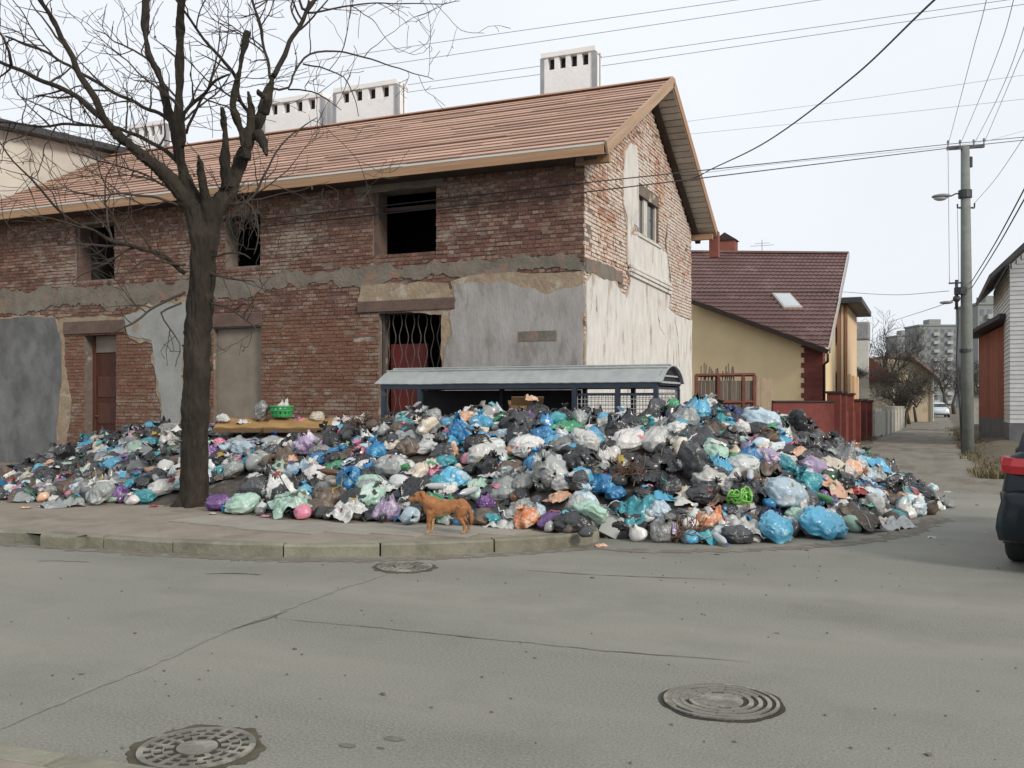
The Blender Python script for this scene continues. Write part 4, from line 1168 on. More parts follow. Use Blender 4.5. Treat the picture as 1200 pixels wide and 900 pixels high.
block('grey apartment block with taller roofline behind the red shed', 1146, 1200, 357, 240, 8, 6, (1, 3))
block('long low grey apartment block behind the bare trees', 1052, 1079, 394, 380, 8, 4, ())

# ------------------------------------------------------------------ utility pole with cross arms and lamp
M_pole = mat('concrete_pole', (.215, .23, .215), (.165, .18, .165), 4, .85, .3, 30, c3=(.16, .165, .15), s3=2, t3=.62)
M_steel = mat('dark_steel', (.07, .075, .085), (.05, .05, .06), 6, .55, .1, metal=.4)
M_ins = mat('glass_insulator', (.16, .22, .2), (.12, .17, .16), 3, .2, 0, spec=.6)
pb = G(1134, 531)
PD = proj(pb)[2]
up = thing('utility_pole', 'concrete utility pole with cross arms and street lamp at the lane side', 'utility pole', tuple(pb))
def U(px, py, dd=0): return W(px, py, PD + dd)
ptop = U(1131, 172)
part(up, MB().tube([pb - Vector((0, 0, .3)), pb.lerp(ptop, .5), ptop], [.195, .165, .125], 14), 'pole', M_pole, smooth=True)
part(up, MB().bar(U(1110, 174), U(1153, 171), .11, .10), 'cross_arm', M_steel)
for px, py in ((1111, 171), (1125, 170.5), (1141, 170), (1153, 168.5)):
    a = U(px, py); part(up, MB().tube([a, a + Vector((0, 0, .08)), a + Vector((0, 0, .09)), a + Vector((0, 0, .17))], [.02, .02, .045, .03], 8), 'insulator', M_ins)
part(up, MB().tube([U(1137, 184), U(1137, 196)], .07, 8), 'pole_bracket', M_steel)
part(up, MB().tube([U(1131, 223), U(1131, 232)], .2, 12), 'clamp_band', M_steel)
lm = part(up, MB().tube([U(1128, 227), U(1120, 227), U(1114, 230)], .022, 6), 'lamp_arm', M_steel)
lamp = MB(); c_ = U(1103, 230)
lamp.ball(c_, (.28, .16, .075), 0, 14, 8)
sub(up, lm, lamp, 'lamp_housing', mat('lamp_shell', (.22, .23, .24), (.17, .18, .19), 3, .5, 0), smooth=True)
sub(up, lm, MB().ball(c_ + Vector((-.02, 0, -.05)), (.2, .13, .09), 0, 12, 8), 'lamp_bowl', mat('milky_bowl', (.5, .52, .52), (.45, .47, .47), 3, .3, 0), smooth=True)
part(up, MB().bar(U(1122, 243.5), U(1142, 243.5), .05, .05).tube([U(1122, 243.5), U(1122, 239)], .025, 6).tube([U(1142, 243), U(1142, 238)], .025, 6), 'lower_arm', M_steel)
part(up, MB().bar(U(1112, 332), U(1138, 331), .05, .05), 'lower_arm', M_steel)
part(up, MB().tube([U(1121, 328), U(1121, 362)], .05, 6).ball(U(1121, 350), .11), 'cable_box', M_steel, smooth=True)
part(up, MB().tube([U(1126, 337), U(1126, 345)], .2, 10), 'clamp_band', M_steel)
l2 = part(up, MB().tube([U(1120, 351), U(1114, 353)], .02, 6), 'lamp_arm', M_steel)
sub(up, l2, MB().ball(U(1109, 354.5), (.2, .12, .05)), 'lamp_housing', M_corr, smooth=True)
part(up, MB().tube([U(1132, 409), U(1132, 413)], .19, 12), 'clamp_band', M_steel)
part(up, MB().tube([U(1121, 345), U(1123, 375), U(1121, 420), U(1125, 480), U(1127, 528)], .025, 6), 'riser_cable', M_steel)

# ------------------------------------------------------------------ overhead wires, each a cable of its own
M_wire = mat('black_cable', (.035, .035, .038), (.025, .025, .028), 5, .6, 0)
M_wireg = mat('grey_cable', (.40, .41, .42), (.33, .34, .35), 5, .6, 0)
def wire(pts, r, label, grey=False, sag=.0, group=None, tail=None, straight=False):
    """pts: (px, py, distance)"""
    P = [W(*p) for p in pts]; out = []
    for e, i in ((-1, -2), (0, 1)):            # spans that leave the picture run on to supports further off
        x, y = pts[e][:2]
        if x < 0 or x > 1200 or y < 0:
            d = P[e] - P[i]; d.z = 0; q = P[e] + d.normalized() * 24
            if e: P.append(q)
            else: P.insert(0, q)
    if tail: P += [Vector(q) for q in tail]
    if straight:
        out = P
    else:
        for i in range(len(P) - 1):            # smooth hanging curve through the points
            p0, p1, p2, p3 = P[max(i - 1, 0)], P[i], P[i + 1], P[min(i + 2, len(P) - 1)]
            la, lb, lc = (p1 - p0).length or 1e9, (p2 - p1).length, (p3 - p2).length or 1e9
            m1 = (p2 - p0) * (lb / (la + lb)) if i else p2 - p1
            m2 = (p3 - p1) * (lb / (lb + lc)) if i < len(P) - 2 else p2 - p1
            for k in range(14):
                t = k / 14
                out.append(p1 * (2 * t ** 3 - 3 * t * t + 1) + m1 * (t ** 3 - 2 * t * t + t) + p2 * (-2 * t ** 3 + 3 * t * t) + m2 * (t ** 3 - t * t))
        out.append(P[-1])
    mb = MB(); mb.tube(out, r, 5)
    return tag(mb.build('overhead_cable', M_wireg if grey else M_wire, smooth=True), label, 'cable', group)
# a pair from the top cross arm past the gable
ck1, ck2 = onY(684, 214, FY - .14).z, onY(684, 225, FY - .14).z
wire([(1260, 155, 33), (1111, 169, PD)], .011, 'upper black cable from the top cross arm to the corner of the brick house', straight=True, tail=[(GX + .10, FY - .12, ck1), (GX - .1, FY - .09, ck1), (-13.6, FY - .09, ck1 - .12)])
wire([(1260, 158, 33), (1125, 172, PD)], .012, 'lower black cable from the top cross arm to the corner of the brick house', straight=True, tail=[(GX + .10, FY - .12, ck2), (GX - .1, FY - .09, ck2), (-13.6, FY - .09, ck2 - .1)])
wire([(1260, 150, 34), (1141, 168, PD), (900, 193, 20), (822, 203, 16.9)], .007, 'thin middle cable between the pole top and the gable', grey=True)
wire([(1120, -20, 9.0), (1095, 0, 9.5), (1000, 90, 12.5), (900, 165, 16.5), (832, 199, 20.5)], .012, 'thick twisted service cable rising steeply from the gable end', sag=.0)
wire([(832, 199, 20.5), (815, 208, 20.8), (800, 212, 21.2)], .012, 'short black cable tail fixed under the gable verge')
for k, (p, lab) in enumerate((([(-80, 140, 46), (430, 62, 40), (862, 0, 36), (1000, -20, 35)], 'highest thin grey line crossing the sky above the chimneys'),
                              ([(-80, 160, 46), (400, 84, 40), (960, 0, 36), (1100, -22, 35)], 'second thin grey line crossing the sky above the chimneys'),
                              ([(-80, 180, 46), (480, 99, 40), (700, 68, 38), (1180, 0, 34), (1260, -12, 34)], 'third thin grey line crossing the sky above the chimneys'),
                              ([(-80, 188, 46), (485, 107, 40), (700, 78, 38), (1200, 5, 34), (1260, -4, 34)], 'fourth thin grey line crossing the sky just above the chimney caps'))):
    wire(p, .013, lab, grey=True)
wire([(800, 143, 60), (1000, 117, 55), (1200, 88, 50), (1260, 80, 50)], .011, 'upper of two faint lines crossing behind the pole top', grey=True)
wire([(800, 158, 60), (1000, 138, 55), (1200, 116, 50), (1260, 108, 50)], .011, 'lower of two faint lines crossing behind the pole top', grey=True)
for k, (p, lab) in enumerate((([(1111, 170, PD), (1140, 60, 18), (1160, -20, 14)], 'line from the leftmost insulator of the pole running over the road'),
                              ([(1125, 170, PD), (1170, 60, 18), (1192, -20, 14)], 'line from the second insulator of the pole running over the road'),
                              ([(1141, 170, PD), (1180, 90, 19), (1215, -20, 14)], 'line from the third insulator of the pole running over the road'),
                              ([(1153, 168, PD), (1190, 80, 19), (1225, -10, 14)], 'line from the outermost insulator of the pole running over the road'),
                              ([(1142, 238, PD), (1170, 205, 24), (1230, 115, 18)], 'line from the middle bracket of the pole running over the road'))):
    wire(p, .007, lab, grey=True)
wire([(1138, 331, PD), (1165, 287, 21), (1200, 222, 16), (1225, 170, 13)], .013, 'left one of two thick cables climbing from the low bracket towards the road', grey=False)
wire([(1139, 337, PD), (1170, 287, 21), (1200, 234, 16), (1225, 190, 13)], .013, 'right one of two thick cables climbing from the low bracket towards the road', grey=False)
wire([(986, 342, 44), (1050, 345.5, 35), (1112, 341, PD)], .012, 'slack cable from the peach house roof to the pole', grey=True)
for k, px in enumerate((1111.5, 1122.5)):
    wire([(px - .5, 174 + 70 * k, PD - .1), (px + 1.2, 332, PD - .1)], .010, 'outer thin drop wire hanging down beside the pole' if k == 0 else 'inner thin drop wire hanging down beside the pole', grey=True)
wire([(1118, 352, PD), (1090, 362, 40), (1040, 378, 60)], .014, 'slack wire running down the lane from the small lamp', grey=True)
# ------------------------------------------------------------------ bin shelter with arched roof
M_shroof = mat('pale_grey_green_sheet', (.34, .365, .36), (.27, .295, .295), 3, .45, .1, coord='World', c3=(.24, .26, .25), s3=1.5, t3=.62)
M_bluefr = mat('blue_grey_paint', (.035, .047, .068), (.025, .034, .05), 5, .45, .1, c3=(.09, .08, .08), s3=4, t3=.64)
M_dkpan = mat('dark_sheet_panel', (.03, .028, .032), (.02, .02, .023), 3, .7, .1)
M_mesh = mat('pale_wire_mesh', (.42, .43, .43), (.34, .35, .35), 8, .5, 0)
SX0, SX1, SY0, SY1 = -8.55, -3.72, 14.0, 15.35
SZ, SA = 1.87, 2.14
shl = thing('bin_shelter', 'bin shelter with arched grey sheet roof on blue posts', 'shelter', (SX0, SY0, 0))
prof = []
for k in range(13):
    t = k / 12; y = SY0 + (SY1 - SY0) * t
    prof.append((y, SZ + (SA - SZ) * (1 - (2 * t - 1) ** 2) ** .75))
mb = MB(); vs, fs = [], []
nx = 130
for i in range(nx + 1):
    x = SX0 - .12 + (SX1 - SX0 + .2) * i / nx
    end = min(1, i / 6)
    for j, (y, z) in enumerate(prof):
        h = .0015 * sin(i * 1.3)
        vs.append((x + (0 if i else .1 * (z - SZ) / .27), y - (.05 if j == 0 else 0), z + h + .02 + .01 * noise.noise(Vector((x * 1.1, y * 2, 3)))))
n_ = len(prof)
for i in range(nx):
    for j in range(n_ - 1): fs.append((i * n_ + j, (i + 1) * n_ + j, (i + 1) * n_ + j + 1, i * n_ + j + 1))
mb.add(vs, fs)
rf = part(shl, mb, 'roof_sheet', M_shroof, smooth=False)
sm = rf.modifiers.new('sheet', 'SOLIDIFY'); sm.thickness = .015; sm.offset = -1
for k, j in enumerate((3, 5, 8)):      # long seams on the sheet
    y, z = prof[j]; sub(shl, rf, MB().tube([(SX0 - .1, y, z + .032), (SX1 + .06, y, z + .032)], .014, 6), 'roof_seam', M_shroof)
for y in (SY0, SY1):
    part(shl, MB().bar((SX0, y, SZ - .03), (SX1, y, SZ - .03), .06, .08), 'roof_beam', M_bluefr)
posts = [(SX0 + .05, SY0), (SX0 + .75, SY0), (-5.05, SY0), (-4.35, SY0), (SX1 - .03, SY0), (SX0 + .05, SY1), (-6.9, SY1), (-5.35, SY1), (-4.5, SY1), (SX1 - .03, SY1)]
for x, y in posts: part(shl, MB().box(x - .035, x + .035, y - .035, y + .035, .1, SZ - .07), 'post', M_bluefr)
for x in (SX0 + .02, SX1 - .0):       # arched end frames
    mbx = MB(); mbx.tube([(x, y, z - .01) for y, z in prof], .028, 6)
    fr_ = part(shl, mbx, 'arch_frame', M_bluefr, smooth=True)
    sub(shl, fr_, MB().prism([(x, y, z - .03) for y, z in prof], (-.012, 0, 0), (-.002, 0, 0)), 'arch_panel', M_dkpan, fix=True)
    sub(shl, fr_, MB().bar((x + .01, SY0, SZ + .02), (x + .01, SY1, SZ + .02), .03, .03).bar((x + .01, SY0 + .15, SZ + .12), (x + .01, SY1 - .15, SZ + .12), .025, .025), 'arch_bar', M_mesh)
part(shl, MB().box(SX0 + .1, -5.42, SY1 - .012, SY1 + .012, .1, SZ - .08), 'back_panel', M_dkpan)  # back sheet whose near-black colour also carries the shade under the roof
def mesh_panel(a, b, z0, z1, nv, nh, lab='mesh_panel'):
    mb = MB(); a, b = Vector(a), Vector(b)
    for k in range(nv + 1):
        p = a.lerp(b, k / nv); mb.tube([(p.x, p.y, z0), (p.x, p.y, z1)], .005, 4)
    for k in range(nh + 1):
        z = z0 + (z1 - z0) * k / nh; mb.tube([(a.x, a.y, z), (b.x, b.y, z)], .005, 4)
    o = part(shl, mb, lab, M_mesh)
    for p, q in (((a.x, a.y, z1), (b.x, b.y, z1)), ((a.x, a.y, z0), (b.x, b.y, z0))): sub(shl, o, MB().bar(p, q, .035, .035), 'panel_rail', M_bluefr)
mesh_panel((-5.3, SY1, 0), (-4.55, SY1, 0), .7, 1.72, 12, 16)
mesh_panel((-4.45, SY1, 0), (SX1 - .07, SY1, 0), .7, 1.72, 12, 16)
mesh_panel((-5.0, SY0, 0), (-4.4, SY0, 0), .4, 1.70, 10, 18)
mesh_panel((-4.3, SY0, 0), (SX1 - .07, SY0, 0), .4, 1.70, 10, 18)
mesh_panel((SX1 - .03, SY0 + .05, 0), (SX1 - .03, SY1 - .05, 0), .5, 1.8, 14, 16)
mesh_panel((SX0 + .09, SY0, 0), (SX0 + .71, SY0, 0), .4, 1.4, 9, 14)

# ------------------------------------------------------------------ bare pollarded tree
def bark_mat(name, c1, c2):
    m = mat(name, c1, c2, 5, .92, 1.0, 16, coord='World', stretch=(1, 1, .28), c3=(.085, .07, .048), s3=5, t3=.62, bdist=.05)
    return m
M_bark = bark_mat('rough_bark', (.042, .034, .025), (.017, .014, .011))
M_twig = mat('dark_twig', (.06, .048, .04), (.04, .033, .028), 6, .9, .2, coord='World')
TD = 13.45
def T(px, py, dd=0): return W(px, py, TD + dd)
tb = T(227, 600)
tree = thing('bare_tree', 'bare pollarded tree with cut stubs growing from the pavement before the house', 'tree', (tb.x, tb.y, KH))
pxr = TD / F / 2 * .86
def path(px, d0=0, d1=0):
    n = len(px); return [T(p[0], p[1], d0 + (d1 - d0) * (k / max(1, n - 1)) ** 1.2) for k, p in enumerate(px)], [p[2] * pxr for p in px]
def smooth_path(P, R_, step=.12):
    out, ro = [], []
    for i in range(len(P) - 1):
        p0, p1, p2, p3 = P[max(i - 1, 0)], P[i], P[i + 1], P[min(i + 2, len(P) - 1)]
        k = max(1, int((p2 - p1).length / step))
        for j in range(k):
            t = j / k
            out.append(.5 * ((2 * p1) + (p2 - p0) * t + (2 * p0 - 5 * p1 + 4 * p2 - p3) * t * t + (3 * p1 - p0 - 3 * p2 + p3) * t ** 3))
            ro.append(R_[i] + (R_[i + 1] - R_[i]) * t)
    out.append(P[-1]); ro.append(R_[-1]); return out, ro
z3 = lambda L: [(x / 3, y / 3, w) for x, y, w in L]
trunk_px = [(227, 612, 50), (227, 596, 42), (227, 570, 37.5), (228, 520, 36), (229, 480, 36), (231, 430, 36), (233, 380, 34), (236, 330, 34), (238, 295, 35), (240, 276, 33)]
limbs = [  # px list, end depth offset
    ([(236, 300, 28)] + z3([(680, 760, 23), (640, 690, 21), (570, 600, 18), (500, 545, 16), (400, 460, 13)]), -.6),
    ([(238, 290, 26)] + z3([(690, 720, 19), (645, 610, 16), (625, 520, 16), (612, 440, 14), (590, 380, 12.5), (562, 270, 11), (522, 190, 10), (511, 100, 9.5), (512, 0, 9), (514, -160, 7)]), .5),
    ([(239, 285, 24)] + z3([(660, 690, 15), (640, 600, 13), (632, 480, 13), (629, 380, 11.5), (632, 250, 11), (633, 100, 10), (636, -20, 9.5), (640, -180, 7)]), -.3),
    ([(242, 295, 30)] + z3([(745, 760, 26), (800, 680, 23), (832, 600, 19), (872, 500, 17), (915, 420, 15), (940, 340, 12), (960, 270, 9)]), .5),
    (z3([(735, 800, 20), (720, 690, 14), (705, 600, 9), (700, 545, 6)]), -.35),
    (z3([(800, 660, 18), (792, 560, 13), (790, 460, 10), (781, 378, 6)]), -.3),
    (z3([(872, 520, 16), (840, 440, 10), (820, 380, 9), (838, 260, 8.5), (868, 108, 7.5)]), -.3),
    (z3([(905, 470, 14), (925, 500, 11), (938, 548, 8)]), -.25),
    (z3([(860, 560, 16), (885, 420, 12), (872, 320, 5)]), .1),
    (z3([(930, 400, 14), (942, 350, 10), (905, 320, 6)]), -.15),
]
skel = []
pt, rt = path(trunk_px); skel.append(smooth_path(pt, rt))
mb = MB(); mb.tube(*skel[0], n=20, wob=.10, seed=1)
for k, (L, d) in enumerate(limbs):
    p, r = path(L, 0, d); sp = smooth_path(p, r); skel.append(sp)
    mb.tube(*sp, n=12, wob=.16, seed=k + 2)
for a in (.3, 1.7, 2.9, 4.1, 5.2):     # root flare
    mb.tube([tb + Vector((0, 0, .42)), tb + Vector((cos(a) * .17, sin(a) * .17, .14)), tb + Vector((cos(a) * .34, sin(a) * .34, -.03))], [.12, .10, .05], 8)
rb = random.Random(9)
for k in range(16):                    # knobs where branches were cut
    sp = skel[rb.choice([0, 1, 2, 3, 4])]; i = rb.randrange(len(sp[0]) // (2 if sp is skel[0] else 5), len(sp[0]) - 1)
    an = rb.uniform(0, 6.28); r = sp[1][i]
    mb.ball(sp[0][i] + Vector((cos(an) * r * .7, sin(an) * r * .7, 0)), r * rb.uniform(.35, .6), 0, 8, 6)
tk = mb.build('trunk', M_bark)
rm = tk.modifiers.new('join', 'REMESH'); rm.mode = 'VOXEL'; rm.voxel_size = .018
s_ = tk.modifiers.new('soft', 'SMOOTH'); s_.factor = .5; s_.iterations = 3
dg = bpy.context.evaluated_depsgraph_get()
me = bpy.data.meshes.new_from_object(tk.evaluated_get(dg)); tk.modifiers.clear(); tk.data = me
def relief(me, fn):                    # push the surface out along its normals
    n = len(me.vertices); C_ = [0.0] * (3 * n); N_ = [0.0] * (3 * n)
    me.vertices.foreach_get('co', C_); me.vertices.foreach_get('normal', N_)
    for i in range(0, 3 * n, 3):
        d = fn(Vector(C_[i:i + 3]))
        C_[i] += N_[i] * d; C_[i + 1] += N_[i + 1] * d; C_[i + 2] += N_[i + 2] * d
    me.vertices.foreach_set('co', C_); me.update()
def bark_h(c):
    q = Vector((c.x * 16, c.y * 16, c.z * 3.2)); return .030 * (abs(noise.noise(q)) - .32) + .012 * noise.noise(q * 2.3) + .03 * noise.noise(c * 3.1)
relief(me, bark_h)
me.polygons.foreach_set('use_smooth', [True] * len(me.polygons))
local(tree, tk)
branches = [
    (z3([(400, 460, 11), (350, 370, 9.5), (270, 230, 8), (190, 80, 6), (140, 0, 5), (90, -90, 3)]), -.6, -1.4),
    (z3([(410, 465, 9), (370, 425, 8), (270, 340, 7), (150, 290, 6), (40, 230, 5), (-60, 190, 4)]), -.6, -.2),
    (z3([(40, 230, 4.5), (28, 180, 4), (10, 130, 3), (-15, 90, 2)]), -.3, -.5),
    (z3([(640, 590, 7), (600, 545, 6.5), (560, 512, 6), (450, 460, 5), (380, 447, 4), (260, 435, 4), (150, 440, 3.5), (0, 430, 3), (-60, 420, 2)]), .1, 1.0),
    (z3([(600, 430, 6), (560, 400, 5.5), (480, 360, 5), (350, 300, 5), (260, 240, 4.5), (150, 180, 4), (20, 130, 3)]), .2, 1.2),
    (z3([(640, 520, 5), (655, 400, 5), (720, 330, 4), (755, 280, 3.5), (805, 265, 2.5)]), -.3, -1.0),
    (z3([(655, 470, 4), (690, 380, 3.5), (735, 310, 3), (760, 210, 2), (770, 90, 1.5)]), -.2, -.8),
    (z3([(960, 270, 8), (1020, 150, 7), (1080, 40, 6), (1120, -10, 5), (1180, -90, 3)]), .5, 1.2),
    (z3([(910, 420, 5.5), (850, 360, 5), (830, 280, 4.8), (790, 220, 4.5), (720, 130, 3.5), (650, 40, 3), (600, -30, 2)]), .4, -.6),
    (z3([(950, 275, 4.5), (930, 170, 4), (890, 0, 3.5), (880, -60, 3)]), .5, 1.5),
    (z3([(1085, 40, 4.5), (1065, 30, 4), (1055, 0, 3.5), (1045, -50, 3)]), .8, .8),
    ([(360, 15, 3.5), (380, 13, 3), (410, 6, 2.5), (450, 3, 2), (500, 6, 1.6), (540, 2, 1)], .9, 1.6),
    ([(318, 103, 3.6), (337, 103, 3.2), (357, 67, 3), (400, 60, 2.6), (450, 74, 2), (490, 88, 1.4), (508, 94, 1)], .5, 1.5),
    ([(355, 75, 2.4), (385, 82, 2), (410, 100, 1.6), (420, 135, 1)], .7, 1.0),
    ([(338, 105, 2.4), (365, 108, 2), (385, 118, 1.6), (400, 128, 1)], .6, .2),
    ([(217, 320, 6.5), (187, 297, 6), (160, 290, 5.5), (133, 283, 5), (105, 268, 4), (77, 253, 3.4), (40, 215, 2.5), (0, 165, 1.5)], -.1, -1.6),
    ([(217, 342, 4), (187, 357, 3.5), (165, 372, 3), (147, 383, 2.4), (133, 390, 1.5)], -.1, -.9),
    ([(217, 310, 3.4), (200, 309, 3), (170, 305, 2.6), (140, 330, 1.2)], -.1, -.7),
    ([(213, 355, 3), (188, 368, 2.6), (200, 386, 2), (210, 402, 1.5), (208, 430, 1)], -.15, -.5),
    ([(246, 355, 3), (272, 363, 2.6), (290, 376, 2.2), (305, 389, 1.2)], -.1, -.8),
    ([(275, 363, 2), (285, 357, 1.7), (310, 366, 1)], -.4, -.6),
    ([(247, 322, 3), (275, 326, 2.4), (300, 330, 1.4)], -.1, -.7),
    ([(250, 300, 3), (280, 295, 2.4), (295, 303, 1.2)], -.1, -.4),
    ([(221, 245, 4), (185, 232, 3.5), (150, 228, 3), (110, 228, 2.4), (85, 226, 1.5)], -.1, -1.2),
    ([(215, 225, 4), (190, 215, 3.4), (165, 203, 3), (130, 192, 2.4), (83, 178, 1.5)], .1, .9),
    ([(262, 258, 4), (285, 240, 3.7), (302, 220, 3.4), (315, 195, 3), (330, 170, 2.4), (352, 152, 2), (372, 138, 1.2)], .3, .9),
    ([(345, 160, 1.6), (352, 150, 1.4), (360, 148, 1)], .6, .7),
    ([(268, 240, 3.4), (288, 236, 3), (300, 250, 2.5), (303, 275, 2), (298, 300, 1)], -.2, -.4),
]
twm = MB(); rt_ = random.Random(17)
allb = []
for k, (L, d0, d1) in enumerate(branches):
    n = len(L)
    P = [T(p[0], p[1], d0 + (d1 - d0) * (i / max(1, n - 1))) for i, p in enumerate(L)]
    R_ = [p[2] * pxr for p in L]
    sp = smooth_path(P, R_, .1)
    P2 = [p + Vector([noise.noise(p * 3.1 + Vector((k * 7 + j * 13, 0, 0))) * .035 for j in range(3)]) if 0 < i else p for i, p in enumerate(sp[0])]
    allb.append((P2, sp[1]))
    part(tree, MB().tube(P2, sp[1], 8, wob=.12, seed=k), 'branch', M_bark if L[0][2] > 4 else M_twig, smooth=True)
for sp in skel[2:5]: allb.append(sp)
# fine twigs grown from every branch, three orders
def grow(p, d, L, r, lev):
    n = max(3, int(L / .09)); P, R_ = [p.copy()], [r]
    for i in range(n):
        d = (d + Vector((rt_.gauss(0, .16), rt_.gauss(0, .16), rt_.gauss(.035, .14)))).normalized()
        P.append(P[-1] + d * (L / n)); R_.append(max(.0042, r * (1 - .75 * (i + 1) / n)))
        if lev < 2 and rt_.random() < (.34 if lev == 0 else .25) and i > 0:
            ax = Vector((rt_.gauss(0, 1), rt_.gauss(0, 1), rt_.gauss(0, 1))).cross(d)
            if ax.length > .1:
                nd = (d * .75 + ax.normalized() * .75 + Vector((0, 0, .12))).normalized()
                grow(P[-1], nd, L * rt_.uniform(.35, .6), R_[-1] * .7, lev + 1)
    twm.tube(P, R_, 4 if lev else 5)
for P, R_ in allb:
    for i in range(3, len(P) - 1):
        thick = R_[i] / pxr
        if thick > 13: continue
        pr_ = .45 if thick < 7 else .22
        if rt_.random() < pr_:
            t_ = (P[i + 1] - P[i]).normalized()
            ax = Vector((rt_.gauss(0, 1), rt_.gauss(0, 1), rt_.gauss(0, .7))).cross(t_)
            if ax.length < .1: continue
            d = (t_ * .55 + ax.normalized() * .8 + Vector((0, 0, .25))).normalized()
            grow(P[i], d, rt_.uniform(.45, 1.5) * (1 if P[i].z > 3.6 else .55), min(R_[i] * .65, .018), 0)
for k in range(60):     # epicormic sprouts round the fork and cut heads
    sp = skel[rt_.choice([1, 2, 4, 4, 5, 6])]; i = rt_.randrange(len(sp[0]) // 3, len(sp[0]))
    an = rt_.uniform(0, 6.28)
    grow(sp[0][i] + Vector((cos(an), sin(an), 0)) * sp[1][i] * .8, Vector((cos(an) * .7, sin(an) * .7, rt_.uniform(-.3, 1))).normalized(), rt_.uniform(.25, .7), .006, 1)
for k in range(26):     # drooping dry sprays on the right of the fork
    p = T(rt_.uniform(268, 302), rt_.uniform(212, 262), rt_.uniform(-.4, .2))
    d = Vector((rt_.gauss(.2, .4), rt_.gauss(0, .4), -.8)).normalized()
    n = 6; P = [p]
    for i in range(n): d = (d + Vector((rt_.gauss(0, .2), rt_.gauss(0, .2), rt_.gauss(-.05, .15)))).normalized(); P.append(P[-1] + d * .09)
    twm.tube(P, [.006 * (1 - .1 * i) for i in range(n + 1)], 4)
o = part(tree, twm, 'twigs', M_twig); o['kind'] = 'stuff'
lf = MB()               # a few dead leaves still hanging
for k in range(60):
    p = Vector(rt_.choice(twm.v))
    u = Vector((rt_.gauss(0, 1), rt_.gauss(0, 1), rt_.gauss(0, 1))).normalized() * .045; v = Vector((rt_.gauss(0, .4), rt_.gauss(0, .4), -1)).normalized() * .05
    lf.add([p, p + u * .5 + v * .5, p + v, p - u * .5 + v * .45], [(0, 1, 2, 3)])
o = part(tree, lf, 'dead_leaves', mat('dry_leaf', (.13, .085, .055), (.09, .06, .04), 8, .9, .1)); o['kind'] = 'stuff'

# ------------------------------------------------------------------ bare background trees
M_bgt = mat('far_bark', (.075, .068, .055), (.05, .046, .04), 2, .95, .1, coord='World')
def bare_tree(px, py, D, h, spread, seed, label, dens=1.0, group=None):
    R = random.Random(seed); p0 = W(px, py, D); p0.z = 0
    t = thing('bare_tree', label, 'tree', tuple(p0), group)
    cr = MB(); tr = MB()
    th = h * R.uniform(.22, .32)
    tr.tube([p0 - Vector((0, 0, .2)), p0 + Vector((R.uniform(-.2, .2), 0, th * .6)), p0 + Vector((R.uniform(-.3, .3), 0, th))], [h * .032, h * .026, h * .022], 8)
    part(t, tr, 'trunk', M_bgt, smooth=True)
    def g(p, d, L, r, lev):
        n = 4; P, Q = [p], [r]
        for i in range(n):
            d = (d + Vector((R.gauss(0, .17), R.gauss(0, .17), R.gauss(.06, .1)))).normalized()
            P.append(P[-1] + d * (L / n)); Q.append(max(.011, r * (1 - .6 * (i + 1) / n)))
            if lev < 4:
                for _ in range(2 if R.random() < .55 * dens else 1):
                    if R.random() < .85 * dens or i == n - 1:
                        ax = Vector((R.gauss(0, 1), R.gauss(0, 1), R.gauss(0, 1))).cross(d)
                        if ax.length > .1 and L * .6 > .15: g(P[-1], (d * .7 + ax.normalized() * .7 * spread).normalized(), L * R.uniform(.5, .72), Q[-1] * .62, lev + 1)
        cr.tube(P, Q, 3, cap=False)
    top = Vector(tr.v[-5]) if False else p0 + Vector((0, 0, th * .95))
    for k in range(4):
        a = R.uniform(0, 6.28) + k * 1.57
        g(top, Vector((cos(a) * .6 * spread, sin(a) * .6 * spread, 1)).normalized(), h * .34, h * .014, 1)
    part(t, cr, 'crown', M_bgt)
bare_tree(1031, 500, 66, 8.2, 1.1, 2, 'spreading bare tree behind the low white house')
bare_tree(1057, 500, 82, 8.6, 1.0, 3, 'bare tree standing behind the beige gabled house', 1.0)
bare_tree(1050, 500, 60, 5.2, 1.3, 5, 'dense brown bush tree beyond the whitewashed fence', 1.1)
bare_tree(1066, 500, 66, 4.6, 1.3, 15, 'low brown thicket before the beige gabled house', 1.15)
bare_tree(1058, 500, 57, 3.6, 1.4, 25, 'thorny brown shrub at the end of the whitewashed fence', 1.15)
bare_tree(1074, 500, 72, 4.0, 1.4, 26, 'thorny brown shrub under the beige gable wall', 1.15)
bare_tree(1106, 495, 125, 9.0, 1.1, 6, 'dark bare tree behind the pale parked car', 1.0)
bare_tree(1118, 495, 118, 8.0, 1.1, 7, 'bare tree between the lane end and the utility pole', 1.0)
bare_tree(1146, 495, 95, 7.5, 1.1, 8, 'bare tree between the utility pole and the red shed', 1.0)
bare_tree(1133, 495, 140, 8.5, 1.1, 18, 'bare tree far behind the utility pole', 1.0)
